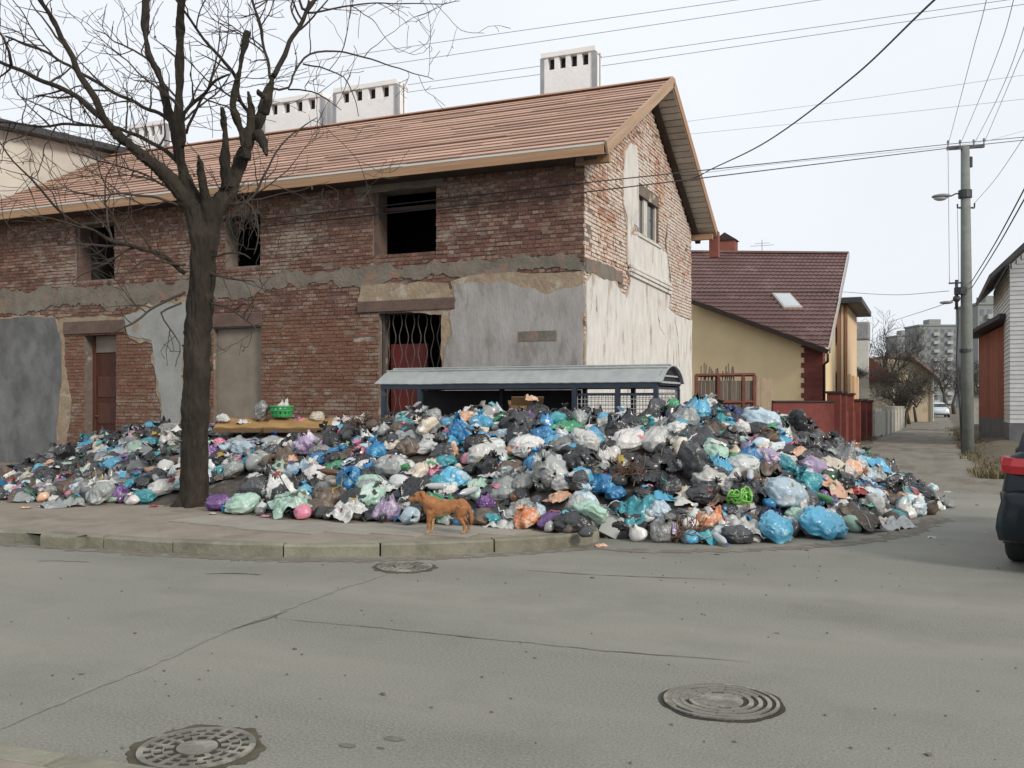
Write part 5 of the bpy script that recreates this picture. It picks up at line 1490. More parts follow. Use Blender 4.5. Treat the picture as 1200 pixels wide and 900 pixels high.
# brown hedge bank on the lane's left side and dry grass verge at the pole
M_grass = mat('dry_verge_grass', (.19, .155, .085), (.13, .11, .055), 3, .95, 0, coord='World', c3=(.075, .085, .035), s3=1.2, t3=.5)
gm = MB(); rg = random.Random(33)
def tuft(x, y, z, h, n):
    for _ in range(n):
        a = rg.uniform(0, 6.28); l = h * rg.uniform(.5, 1.2); dx, dy = cos(a), sin(a); w = .012
        b = Vector((x + rg.gauss(0, .06), y + rg.gauss(0, .06), z))
        m_ = b + Vector((dx * l * .3, dy * l * .3, l * .7)); e = b + Vector((dx * l * .75, dy * l * .75, l * .85))
        s = Vector((-dy * w, dx * w, 0)); gm.add([b - s, b + s, m_ + s * .6, m_ - s * .6, e], [(0, 1, 2, 3), (3, 2, 4)])
for k in range(1500):
    u = rg.random(); y = 22 + 40 * u * u
    x = rg.gauss(1.9, .75) + .012 * (y - 22)
    if x < 1.05 + .2 * sin(y): continue
    tuft(x, y, -.01, rg.uniform(.08, .24), 6)
for k in range(250):
    y = 40 + 40 * rg.random(); tuft(rg.gauss(-2.4, .25), y, -.01, rg.uniform(.08, .2), 6)
for k in range(120):
    u = rg.uniform(0, len(kc) - 1); c_ = kc[int(u)]
    if c_.x < -16: continue
tag(gm.build('verge_grass', M_grass), 'dry yellow green grass on the verge round the utility pole', kind='stuff')
bank = MB(); vs = []
for i in range(31):
    for j in range(9):
        y = 23 + i * 1.4; x = 1.15 + j * .32 + .008 * i
        vs.append((x, y, -.01 + (.22 * sin(pi * j / 8) + .10 * noise.noise(Vector((x * 1.3, y * 1.3, 0)))) * (min(1, i / 5)) * (0 if j in (0, 8) else 1)))
bank.add(vs, [(i * 9 + j, i * 9 + j + 1, (i + 1) * 9 + j + 1, (i + 1) * 9 + j) for i in range(30) for j in range(8)])
tag(bank.build('verge', M_ground, smooth=True), kind='structure')
# pale stone blocks on the verge behind the pole
for px, py, w in ((1146, 474, .6), (1150, 499, .55)):
    c_ = W(px, py, 42)
    hb = c_.z + .3
    mb = MB(); mb.box(c_.x - w, c_.x + w, c_.y - .2, c_.y + .2, 0 if py > 490 else .95, hb if py < 490 else .75)
for nm, px, z0, z1, lab in (('concrete_block', 1149, .0, .62, 'rough pale concrete block lying on the verge behind the pole'), ):
    c_ = W(px, 500, 41)
    tag(MB().box(c_.x - .5, c_.x + .5, c_.y - .25, c_.y + .25, z0, z1).build(nm, M_whc, bevel=.05), lab, 'block')
c_ = W(1147, 474, 50)
t = thing('low_white_hut', 'small whitewashed hut wall seen between the pole and the red shed', 'hut', (c_.x, c_.y, 0))
part(t, MB().box(c_.x - .5, c_.x + 1.2, c_.y, c_.y + 2, -.1, 2.0), 'wall', M_whc)
part(t, MB().box(c_.x - .7, c_.x + 1.4, c_.y - .2, c_.y + 2.2, 2.0, 2.1), 'roof', M_dkroof)

# ------------------------------------------------------------------ dog
M_fur = mat('red_tan_fur', (.46, .225, .10), (.28, .12, .05), 9, .85, .5, 60, stretch=(1, 2.4, 2.4), c3=(.46, .20, .075), s3=4, t3=.56)
M_furl = mat('pale_fur', (.55, .36, .20), (.45, .28, .14), 12, .9, .4, 60)
M_nose = mat('dark_nose', (.02, .016, .015), (.03, .025, .022), 9, .5, .1)
dgp = G(519, 624.5, KH)
DF = proj(dgp)[2]; DS = DF / F            # metres per photo pixel there
dog = thing('dog', 'ginger dog standing side on at the kerb in front of the heap', 'dog', (dgp.x, dgp.y, KH - .002), rz=YAW + radians(2))
def d3(px, py, y=0): return Vector(((px - 519) * DS, y, (624.5 - py) * DS))
def ell(mb, px, py, rx, ry, rz, y=0, rot=0):
    c = d3(px, py, y); o = len(mb.v); mb.ball((0, 0, 0), (rx * DS, ry * DS, rz * DS), 0, 16, 10)
    M = Matrix.Translation(c) @ Matrix.Rotation(rot, 4, 'Y')
    for i in range(o, len(mb.v)): mb.v[i] = tuple(M @ Vector(mb.v[i]))
mb = MB()
def limb(px, r, y, yo=None): mb.tube([d3(a, b, (y if not isinstance(y, list) else y[i]) * DS) for i, (a, b) in enumerate(px)], [q * DS for q in r], 12)
ell(mb, 506, 595, 10.0, 7.6, 11.0)                    # deep chest
ell(mb, 513, 595, 11, 7.6, 10.6)
ell(mb, 521, 594, 12, 7.2, 9.6)                      # barrel
ell(mb, 531, 592.8, 11, 6.8, 8.4)                    # tucked up loin
ell(mb, 540.5, 593, 8.6, 7.2, 9.2)                   # croup
limb([(509, 592), (502, 588), (496, 584.5), (492, 582)], [10.0, 8.6, 7.0, 5.8], 0)      # thick neck
ell(mb, 490.4, 580.8, 6.0, 5.2, 5.0)                  # skull
ell(mb, 488.5, 583.8, 5.2, 4.8, 4.2)                  # cheeks
limb([(487, 583.0), (482.5, 584.4), (479.2, 585.3)], [3.8, 2.9, 2.3], 0)        # muzzle
limb([(486.5, 586), (481.0, 587.2)], [2.4, 1.4], 0)       # lower jaw
for s in (-1, 1):                                     # folded ears
    limb([(492.2, 576.4), (495.8, 577.6), (497.2, 582), (496.4, 586)], [1.6, 2.6, 2.6, 1.2], [s * 3.6, s * 5.4, s * 6.3, s * 6.2])
# forelegs: near and far
limb([(504, 598), (503.0, 606), (502.4, 612), (502.3, 619), (501.5, 622.8), (499, 624.0)], [4.8, 3.2, 2.3, 1.75, 1.7, 1.3], [-3.4, -3.4, -3.3, -3.3, -3.3, -3.3])
limb([(508, 598), (507.3, 606), (506.6, 611), (506.2, 618), (505.5, 621.6), (503.2, 622.8)], [4.6, 3.1, 2.2, 1.7, 1.6, 1.2], [3.4] * 6)
# hind legs: thigh, stifle forward, hock back, upright shank
limb([(541, 593), (539.5, 601), (538.2, 606.5), (543, 613), (544.4, 618), (543.8, 622.6), (541.2, 624.0)], [7.4, 6.2, 4.2, 2.1, 1.75, 1.75, 1.3], [-3.6] * 7)
limb([(543, 593), (543.5, 601), (543.0, 606), (548.0, 612.5), (549.4, 617), (548.8, 621.2), (546.3, 622.6)], [7.2, 5.8, 4.0, 2.0, 1.65, 1.65, 1.2], [3.6] * 7)
limb([(545, 589), (548.8, 594), (551.0, 601), (552.2, 608), (551.6, 614)], [2.6, 2.6, 3.0, 2.6, .8], 0)      # tail hanging
body = mb.build('body', [M_fur, M_furl])
body.parent = dog
rm = body.modifiers.new('join', 'REMESH'); rm.mode = 'VOXEL'; rm.voxel_size = .0055
s_ = body.modifiers.new('soft', 'SMOOTH'); s_.factor = .6; s_.iterations = 12
dg = bpy.context.evaluated_depsgraph_get()
me = bpy.data.meshes.new_from_object(body.evaluated_get(dg)); body.modifiers.clear(); body.data = me
relief(me, lambda c: .0018 * noise.noise(Vector((c.x * 30, c.y * 60, c.z * 70))))
mi = []
for p in me.polygons:
    c = p.center; x, z = c.x / DS + 519, 624.5 - c.z / DS
    n_ = noise.noise(c * 30) * 2
    mi.append(1 if (z > 600.5 + n_ and 506 < x < 537 and abs(c.y) < 5 * DS) or z > 620.5 + n_ else 0)
me.polygons.foreach_set('material_index', mi)
me.polygons.foreach_set('use_smooth', [True] * len(me.polygons))
MB().ball(d3(477.0, 584.6), (1.2 * DS, 1.3 * DS, 1.1 * DS), 0, 8, 6).build('nose', M_nose, dog, smooth=True)
for s in (-1, 1): MB().ball(d3(485.6, 580.4, s * 4.0 * DS), .9 * DS, 0, 8, 6).build('eye', M_nose, dog, smooth=True)
ft = MB(); rf_ = random.Random(4)      # coat: short hairs lying back along the body
for p in me.polygons:
    if rf_.random() > .5: continue
    c = p.center; nn = p.normal
    t_ = Vector((1, 0, -.55)); t_ = (t_ - nn * t_.dot(nn))
    if t_.length < .2: continue
    t_.normalize(); sd_ = t_.cross(nn)
    l = rf_.uniform(.008, .018) * (1.7 if c.x / DS + 519 > 546 else 1); w = .0011
    e = c + t_ * l + nn * l * rf_.uniform(.15, .35)
    ft.add([c - sd_ * w, c + sd_ * w, e], [(0, 1, 2)], mi[p.index])
co = ft.build('coat', [M_fur, M_furl], dog); co['kind'] = 'stuff'

# ------------------------------------------------------------------ cars
M_tyre = mat('tyre_rubber', (.022, .022, .023), (.03, .03, .03), 12, .85, .3)
M_alloy = mat('alloy_rim', (.35, .36, .37), (.28, .29, .3), 5, .35, 0, metal=.8)
M_cglass = mat('car_glass', (.02, .024, .027), (.015, .018, .02), 2, .05, 0, spec=.7)
M_red = mat('tail_lamp_red', (.42, .02, .025), (.33, .012, .018), 6, .15, .05, spec=.6)
M_chr = mat('chrome_trim', (.55, .56, .57), (.5, .5, .5), 5, .2, 0, metal=.9)
M_blk = mat('black_plastic', (.025, .026, .028), (.02, .02, .021), 10, .6, .1)
def make_car(root, paint):
    """hatchback, 4.3 m long, rear at y = 0, nose at +y"""
    def secs(S, n=11):
        mb = MB(); rows = []
        for (y, zb, zt, hw, tw) in S:
            row = []
            prof_ = [(.0, 0, .86), (.12, .03, .97), (.35, .25, 1.0), (.6, .5, .985), (.82, .75, .95), (.95, .92, tw), (1.0, 1.0, tw - .12)]
            right = [(hw * w, zb + (zt - zb) * f) for (_, f, w) in prof_]
            ring_ = right + [(-x, z) for x, z in reversed(right)]
            rows.append([(x, y, z) for x, z in ring_])
        m_ = len(rows[0]); vs = [p for r in rows for p in r]
        fs = [(i * m_ + k, i * m_ + (k + 1) % m_, (i + 1) * m_ + (k + 1) % m_, (i + 1) * m_ + k) for i in range(len(rows) - 1) for k in range(m_)]
        fs += [tuple(range(m_ - 1, -1, -1)), tuple((len(rows) - 1) * m_ + k for k in range(m_))]
        mb.add(vs, fs); return mb
    def put(mb, name, m, smooth=False, bevel=0, parent=root): return mb.build(name, m, parent, smooth=smooth, fix=True, bevel=bevel)
    body = put(secs([(.06, .42, 1.10, .82, .92), (.16, .36, 1.13, .87, .93), (.45, .28, 1.12, .89, .94), (1.0, .24, 1.03, .90, .94), (2.2, .22, .99, .90, .94), (3.0, .22, .96, .89, .93), (3.7, .26, .88, .87, .90), (4.1, .32, .78, .80, .86), (4.27, .40, .68, .70, .84)]), 'body', paint, smooth=True)
    put(secs([(.16, 1.04, 1.15, .76, .90), (.36, 1.04, 1.38, .74, .87), (.56, 1.02, 1.50, .72, .83), (1.1, 1.0, 1.54, .71, .80), (1.9, .98, 1.50, .70, .80), (2.45, .96, 1.40, .70, .80), (2.85, .94, 1.18, .71, .84), (3.2, .92, .99, .72, .88)]), 'cabin', paint, smooth=True)
    # glazing set just outside the cabin skin
    rw = MB(); rw.add([(-.60, .15, 1.17), (.60, .15, 1.17), (.52, .44, 1.46), (-.52, .44, 1.46), (-.60, .19, 1.165), (.60, .19, 1.165), (.52, .48, 1.455), (-.52, .48, 1.455)], [(0, 1, 2, 3), (4, 7, 6, 5), (0, 4, 5, 1), (1, 5, 6, 2), (2, 6, 7, 3), (3, 7, 4, 0)])
    put(rw, 'rear_window', M_cglass)
    put(MB().prism([(-.6, 2.5, 1.37), (.6, 2.5, 1.37), (.66, 3.08, 1.04), (-.66, 3.08, 1.04)], (0, .01, .025), (0, 0, .01)), 'windscreen', M_cglass)
    for s in (-1, 1):
        for P in ([(.75, 1.08), (1.45, 1.07), (1.45, 1.40), (.92, 1.40)], [(1.52, 1.07), (2.75, 1.04), (2.32, 1.38), (1.52, 1.40)]):
            put(MB().add([(s * (.735 - .16 * (z - 1.05) / .4), y, z) for y, z in P] + [(s * (.70 - .16 * (z - 1.05) / .4), y, z) for y, z in P], [(0, 1, 2, 3), (4, 7, 6, 5), (0, 4, 5, 1), (1, 5, 6, 2), (2, 6, 7, 3), (3, 7, 4, 0)]), 'side_window', M_cglass)
        pth = [(.50, .030), (.60, .022), (.76, .035), (.845, .095), (.885, .24), (.905, .46)]
        V_, F_ = [], []
        for i, (x, y) in enumerate(pth):
            e = i / (len(pth) - 1); k_ = .93 if i < 3 else .955
            z0, z1 = .915 + .04 * e * e, 1.085 - .03 * (1 - e) + (.0 if i < 5 else -.04)
            for (xx, yy, zz) in ((x, y, z0), (x + .006, y - .012 if i < 4 else y, (z0 + z1) / 2), (x - .012, y + .004, z1), (x * .9, y + .06, z1), (x * .9, y + .06, z0)): V_.append((s * xx, yy, zz))
        n5 = 5
        for i in range(len(pth) - 1):
            for k_ in range(n5): F_.append((i * n5 + k_, i * n5 + (k_ + 1) % n5, (i + 1) * n5 + (k_ + 1) % n5, (i + 1) * n5 + k_))
        F_ += [tuple(range(n5)), tuple((len(pth) - 1) * n5 + k_ for k_ in range(n5 - 1, -1, -1))]
        tl = put(MB().add(V_, F_), 'tail_lamp', M_red)
        put(MB().bar((s * .48, .012, .975), (s * .56, .012, .975), .012, .03), 'reversing_lens', mat('pale_lens', (.5, .4, .4), (.45, .36, .36), 4, .2, 0), parent=tl)
        put(MB().ball((s * .95, 2.75, 1.02), (.10, .07, .07), 0, 10, 8), 'wing_mirror', paint, smooth=True)
        hl = [(s * .45, 4.2, .68), (s * .72, 4.1, .70), (s * .70, 4.08, .80), (s * .45, 4.17, .77)]
        put(MB().prism(hl, (0, .03, 0), (0, -.1, 0)), 'headlamp', M_chr)
        put(MB().tube([(s * .905, 1.62, .93), (s * .925, 1.66, .93), (s * .925, 1.78, .93), (s * .905, 1.82, .93)], .012, 6), 'door_handle', M_blk)
    bump = secs([(-.06, .36, .72, .72, .95), (.0, .30, .76, .82, .96), (.12, .27, .78, .905, .96), (.45, .25, .74, .915, .96)])
    b = put(bump, 'rear_bumper', paint, smooth=True)
    put(MB().box(-.62, .62, -.075, .1, .30, .44), 'bumper_insert', M_blk, bevel=.02)
    put(MB().bar((-.55, .05, .80), (.55, .05, .80), .03, .05), 'trunk_trim', M_chr)
    put(MB().box(-.26, .26, -.072, -.05, .52, .63), 'number_plate', mat('plate_white', (.55, .55, .54), (.5, .5, .49), 3, .5, 0))
    for s in (-1, 1):
        for y in (.80, 3.45):
            wt = MB(); vs = []
            for (x, r) in ((.0, .20), (.0, .27), (.02, .305), (.06, .32), (.16, .32), (.20, .305), (.22, .27)):
                for k in range(28): vs.append((s * (.885 - x), y + cos(2 * pi * k / 28) * r, .32 + sin(2 * pi * k / 28) * r))
            wt.add(vs, [(i * 28 + k, i * 28 + (k + 1) % 28, (i + 1) * 28 + (k + 1) % 28, (i + 1) * 28 + k) for i in range(6) for k in range(28)])
            w = put(wt, 'wheel', M_tyre, smooth=True)
            rm_ = MB(); ringv = [(s * .875, y + cos(2 * pi * k / 24) * .2, .32 + sin(2 * pi * k / 24) * .2) for k in range(24)]
            rm_.prism(ringv, (0, 0, 0), (-s * .05, 0, 0))
            put(rm_, 'rim', M_blk, parent=w)
            for q in range(5):
                a = 2 * pi * q / 5
                put(MB().bar((s * .885, y, .32), (s * .885, y + cos(a) * .2, .32 + sin(a) * .2), .03, .05, up=(1, 0, 0)), 'spoke', M_alloy, parent=w)
            put(MB().box(min(s * .60, s * .86), max(s * .60, s * .86), y - .36, y + .36, .34, .66), 'wheel_well', M_blk)
M_navy = mat('dark_blue_paint', (.006, .012, .018), (.005, .010, .015), 2, .3, 0, spec=.35)
hd = radians(11)       # heading: a little right of the lane
rear_l = W(1181, 657, 1784 / (656.5 - 470))
fwd = Vector((sin(hd), cos(hd), 0)); rt2 = Vector((fwd.y, -fwd.x, 0))
wheel = Vector((rear_l.x, rear_l.y, 0))
co_ = wheel + rt2 * .885 - fwd * .80
car = thing('parked_car', 'dark blue hatchback seen from behind with red wraparound tail lamp', 'car', tuple(co_), rz=-hd)
make_car(car, M_navy)
far = W(1098, 490, 95); far.z = 0
car2 = thing('parked_car', 'small pale blue car parked far along the lane', 'car', (far.x, far.y + 2, 0), rz=radians(186))
make_car(car2, mat('pale_blue_paint', (.50, .56, .60), (.46, .52, .56), 2, .3, 0, spec=.5))
car2.scale = (.92, .9, .95)
# ------------------------------------------------------------------ the rubbish heap
# per viewing column: foot of the heap, crest distance, crest height, then the fall behind it
COLS = [  # px, foot row, crest row, crest distance, keeps height to the wall (1) or falls away (0)
    (-70, 588, 560, 18.0, 1), (0, 588, 556, 18.0, 1), (40, 588, 545, 18.4, 1), (75, 590, 528, 18.8, 1), (110, 590, 514, 19.0, 1), (140, 590, 503, 19.2, 1), (200, 596, 500, 18.8, 1), (260, 600, 502, 17.6, 1),
    (330, 606, 500, 17.0, 1), (400, 610, 497, 16.2, 1), (450, 612, 490, 15.0, 1), (520, 615, 486, 14.6, 1), (600, 617, 482, 14.4, 1), (690, 629, 484, 14.0, 1), (740, 634, 485, 13.8, 1),
    (800, 638, 478, 14.0, .6), (830, 638, 474, 14.3, .3), (870, 638, 482, 14.3, 0), (905, 636, 487, 14.4, 0), (940, 632, 498, 14.7, 0), (980, 630, 520, 14.9, 0), (1020, 622, 536, 14.9, 0), (1055, 612, 555, 14.9, 0), (1085, 604, 580, 14.6, 0), (1100, 598, 594, 14.5, 0), (1112, 594, 593.5, 14.4, 0)]
def colv(px):
    if px <= COLS[0][0]: c = COLS[0]
    elif px >= COLS[-1][0]: c = COLS[-1]
    else:
        for a, b in zip(COLS[:-1], COLS[1:]):
            if a[0] <= px <= b[0]:
                t = (px - a[0]) / (b[0] - a[0]); c = tuple(x + (y - x) * t for x, y in zip(a, b)); break
    g = KH if px < 690 else 0
    Df = (CAMH - g) * F / (c[1] - HY)
    zc = CAMH + (HY - c[2]) / F * c[3]
    return Df, c[3], max(zc, .02), c[4], g
def H(x, y):
    px, _, D = proj((x, y, 0))
    if D < 2 or px > 1112 or px < -70: return -1
    Df, Dc, zc, keep, g = colv(px)
    if D < Df: return -1
    if D <= Dc:
        t = (D - Df) / max(.1, Dc - Df)
        s = 1 - (1 - t) ** 1.45
        h = g + (zc - g) * s
    else:
        drop = (D - Dc) * (.16 if keep > .9 else .16 * keep + .5 * (1 - keep))
        h = max(g - .05, zc - drop)
    return h + .09 * noise.noise(Vector((x * 1.1, y * 1.1, 3))) * min(1, (D - Df) * 1.5)
def heap_hit(px, py):
    """where the line of sight meets the heap"""
    Df = colv(px)[0]
    D = Df - .3
    while D < 24:
        p = W(px, py, D)
        if p.z <= max(H(p.x, p.y), KH if px < 690 else .0): return p
        D += .04
    return None

def plastic(name, c1, c2=None, c3=None, rough=.2, s=2.2, t3=.56, s3=2.6):
    return mat('plastic_' + name, c1, c2 or tuple(x * .72 for x in c1), s, rough, .42, 8, spec=.6, c3=c3, s3=s3, t3=t3, vary=.16, island=True, soft3=.05, bdist=.05)
PL = {
    'black': plastic('black', (.018, .018, .020), (.035, .035, .037)),
    'charcoal': plastic('charcoal', (.060, .063, .068), (.042, .044, .048)),
    'grey': plastic('grey', (.21, .215, .21), (.145, .15, .15), (.30, .305, .30)),
    'white': plastic('white', (.56, .555, .53), (.42, .425, .41), (.31, .315, .315)),
    'cream': plastic('cream', (.58, .52, .42), (.48, .42, .33), (.62, .60, .55)),
    'print': plastic('white with pink print', (.60, .58, .56), (.5, .49, .48), (.50, .16, .18), t3=.60),
    'tealprint': plastic('white with teal print', (.58, .60, .59), (.48, .51, .51), (.10, .34, .36), t3=.57),
    'paleblue': plastic('pale blue', (.40, .50, .56), (.32, .42, .50), (.58, .62, .64)),
    'sky': plastic('sky blue', (.09, .34, .50), (.06, .26, .42), (.24, .47, .58)),
    'blue': plastic('blue', (.035, .20, .40), (.03, .14, .31), (.10, .32, .50)),
    'navy': plastic('navy', (.018, .035, .15), (.015, .025, .10), (.05, .08, .22)),
    'teal': plastic('teal', (.035, .26, .30), (.03, .19, .24), (.12, .37, .38)),
    'green': plastic('green', (.05, .28, .13), (.04, .20, .10), (.17, .42, .26)),
    'mint': plastic('mint', (.36, .52, .43), (.28, .43, .35), (.52, .58, .53)),
    'darkgreen': plastic('dark green', (.035, .10, .05), (.025, .07, .04)),
    'purple': plastic('purple', (.14, .065, .20), (.10, .045, .15), (.25, .15, .32)),
    'lilac': plastic('lilac', (.33, .26, .38), (.25, .19, .31), (.48, .42, .50)),
    'pink': plastic('pink', (.56, .20, .28), (.46, .15, .22), (.60, .38, .42)),
    'magenta': plastic('magenta', (.46, .035, .09), (.36, .025, .07)),
    'red': plastic('red', (.36, .035, .03), (.27, .03, .025)),
    'orange': plastic('orange', (.62, .23, .10), (.52, .17, .07), (.62, .46, .34), t3=.52),
    'peach': plastic('peach', (.58, .36, .24), (.50, .29, .19), (.60, .50, .42)),
    'yellow': plastic('yellow', (.40, .29, .05), (.30, .21, .04)),
    'brown': plastic('brown', (.115, .082, .058), (.075, .055, .042), (.18, .14, .105), rough=.5),
    'lime': plastic('lime', (.20, .50, .09), (.15, .40, .07)),
    'clear': plastic('clear grey', (.30, .32, .315), (.21, .23, .225), (.44, .46, .455), rough=.2),
}
WORD = {'black': 'black', 'charcoal': 'charcoal grey', 'grey': 'mid grey', 'white': 'white', 'cream': 'cream', 'print': 'white pink printed', 'tealprint': 'white teal printed', 'paleblue': 'pale blue', 'sky': 'sky blue',
        'blue': 'strong blue', 'navy': 'navy blue', 'teal': 'teal', 'green': 'green', 'mint': 'mint green', 'darkgreen': 'dark green', 'purple': 'purple', 'lilac': 'lilac', 'pink': 'pink', 'magenta': 'magenta', 'red': 'red',
        'orange': 'orange', 'peach': 'peach', 'yellow': 'yellow', 'brown': 'brown', 'lime': 'lime green', 'clear': 'clear greyish'}
SHAPE = {'k': ('knotted', 'tied'), 'e': ('carrier', 'with two handle ears'), 's': ('slumped', 'closed'), 'l': ('long', 'lying'), 'f': ('flattened', 'crumpled')}

def crumple(q, sc):
    d, _ = noise.voronoi(q * sc)
    return d[1] - d[0]
def bag_geo(kind, seed, nu=56, nv=36):
    R = random.Random(seed); so = Vector((seed * 3.7, seed * 1.3, seed * 2.1))
    vs, fs = [], []
    if kind == 'f':
        nu, nv = nu * 3 // 5, nv * 4 // 5
        for j in range(nv + 1):
            for i in range(nu + 1):
                u, v = i / nu - .5, j / nv - .5
                q = Vector((u * 2.1, v * 2.1, 0)) + so
                z = .18 * noise.noise(q) + .30 * (crumple(q, 1.5) - .25) + .12 * (crumple(q, 3.6) - .2) + .20 * (1 - 3.2 * (u * u + v * v))
                e = 1 + .26 * noise.noise(q * 1.3 + Vector((7, 0, 0))) + .12 * noise.noise(q * 4)
                vs.append(Vector((u * 1.08 * e, v * .84 * (1 + .26 * noise.noise(q * 1.3 + Vector((0, 9, 0)))), max(-.05, z))))
        for j in range(nv):
            for i in range(nu): a = j * (nu + 1) + i; fs.append((a, a + 1, a + nu + 2, a + nu + 1))
        return vs, fs
    P = {'k': [(0, .02, 0), (.08, .62, -.01), (.22, .96, .17), (.40, 1.0, .42), (.58, .80, .68), (.70, .48, .84), (.78, .20, .93), (.83, .13, .98), (.88, .18, 1.03), (1, .42, 1.20)],
         'e': [(0, .02, 0), (.08, .66, -.01), (.24, .98, .2), (.45, .97, .48), (.62, .80, .74), (.75, .60, .90), (.86, .50, 1.0), (1, .40, 1.10)],
         's': [(0, .02, 0), (.10, .72, -.01), (.3, 1.0, .2), (.5, .95, .46), (.68, .74, .66), (.82, .42, .78), (.93, .16, .82), (1, .02, .83)],
         'l': [(0, .02, 0), (.08, .55, -.01), (.22, .88, .16), (.42, 1.0, .55), (.62, .9, .98), (.76, .55, 1.26), (.84, .2, 1.38), (.89, .14, 1.43), (1, .34, 1.58)]}[kind]
    def prof_(t):
        for a, b in zip(P[:-1], P[1:]):
            if a[0] <= t <= b[0]:
                s = (t - a[0]) / (b[0] - a[0]); return a[1] + (b[1] - a[1]) * s, a[2] + (b[2] - a[2]) * s
        return P[-1][1:]
    sq = R.uniform(.72, 1.0); lean = Vector((R.uniform(-.16, .16), R.uniform(-.16, .16), 0)); ph = R.uniform(0, 6.28)
    nf = R.randint(4, 7)
    for j in range(nv + 1):
        t = j / nv; r, z = prof_(t)
        neck = max(0, (t - .42) / .5) if kind in 'kl' else max(0, (t - .5) / .7)
        for i in range(nu):
            a = 2 * pi * i / nu; cx, sx = cos(a), sin(a)
            q = Vector((cx * r, sx * r, z * 1.2)) + so
            w = noise.noise(Vector((cx * 2.6, sx * 2.6, t * 1.1)) + so)          # folds gathered towards the neck
            w2 = abs(noise.noise(Vector((cx * 5.0, sx * 5.0, t * 1.6)) + so * 2))
            rr = r * (1 + .26 * noise.noise(q * 1.0) + .10 * noise.noise(q * 2.3) + (.10 + .26 * min(1, neck)) * w - (.10 + .30 * min(1, neck)) * (w2 - .15))
            cr_ = .17 * (crumple(q, 1.4) - .28) + .10 * (crumple(q, 3.2) - .22) + .045 * (crumple(q, 7.5) - .2)
            rr += cr_ * min(1, r * 1.6)
            zz = z + .13 * noise.noise(q * 1.4 + Vector((5, 5, 5))) * (t > .1) + cr_ * .4
            if kind == 'e' and t > .72:                                             # two handle loops
                zz += (max(0, cx) ** 5 * .9 + max(0, -cx) ** 5 * .5 + .8 * (w2 - .2)) * (t - .72) * 1.3; rr *= (1 - .5 * (t - .72) * 3 * (abs(sx) ** 2))
            if kind in 'kl' and t > .85: zz += .14 * noise.noise(Vector((cx * 3, sx * 3, 1)) + so); rr *= 1 + .5 * noise.noise(Vector((cx * 3, sx * 3, 4)) + so)
            v = Vector((cx * rr * .5, sx * rr * .5 * sq, max(zz, -.02) * (.70 if kind != 'l' else .5)))
            v += lean * max(0, z) ** 1.5
            vs.append(v)
    for j in range(nv):
        for i in range(nu): fs.append((j * nu + i, j * nu + (i + 1) % nu, (j + 1) * nu + (i + 1) % nu, (j + 1) * nu + i))
    fs.append(tuple(range(nu - 1, -1, -1)))
    if kind == 's': fs.append(tuple(nv * nu + i for i in range(nu)))
    return vs, fs
NVAR = {'k': 6, 'e': 4, 's': 6, 'l': 3, 'f': 5}
GEO = {}; LOW = {}
for kd, n in NVAR.items():
    for s in range(n):
        GEO[kd, s] = bag_geo(kd, s * 7 + ord(kd))
        LOW[kd, s] = bag_geo(kd, s * 7 + ord(kd), 16, 12)
MESH = {}
def bag_object(name, kd, s, colr):
    k = (kd, s)
    if k not in MESH:
        mb = MB(); mb.add(*GEO[kd, s]); MESH[k] = mb.mesh('bag', PL['white'], smooth=True)
    o = bpy.data.objects.new(name, MESH[k]); col.objects.link(o)
    o.material_slots[0].link = 'OBJECT'; o.material_slots[0].material = PL[colr]
    return o
hr_ = random.Random(77)
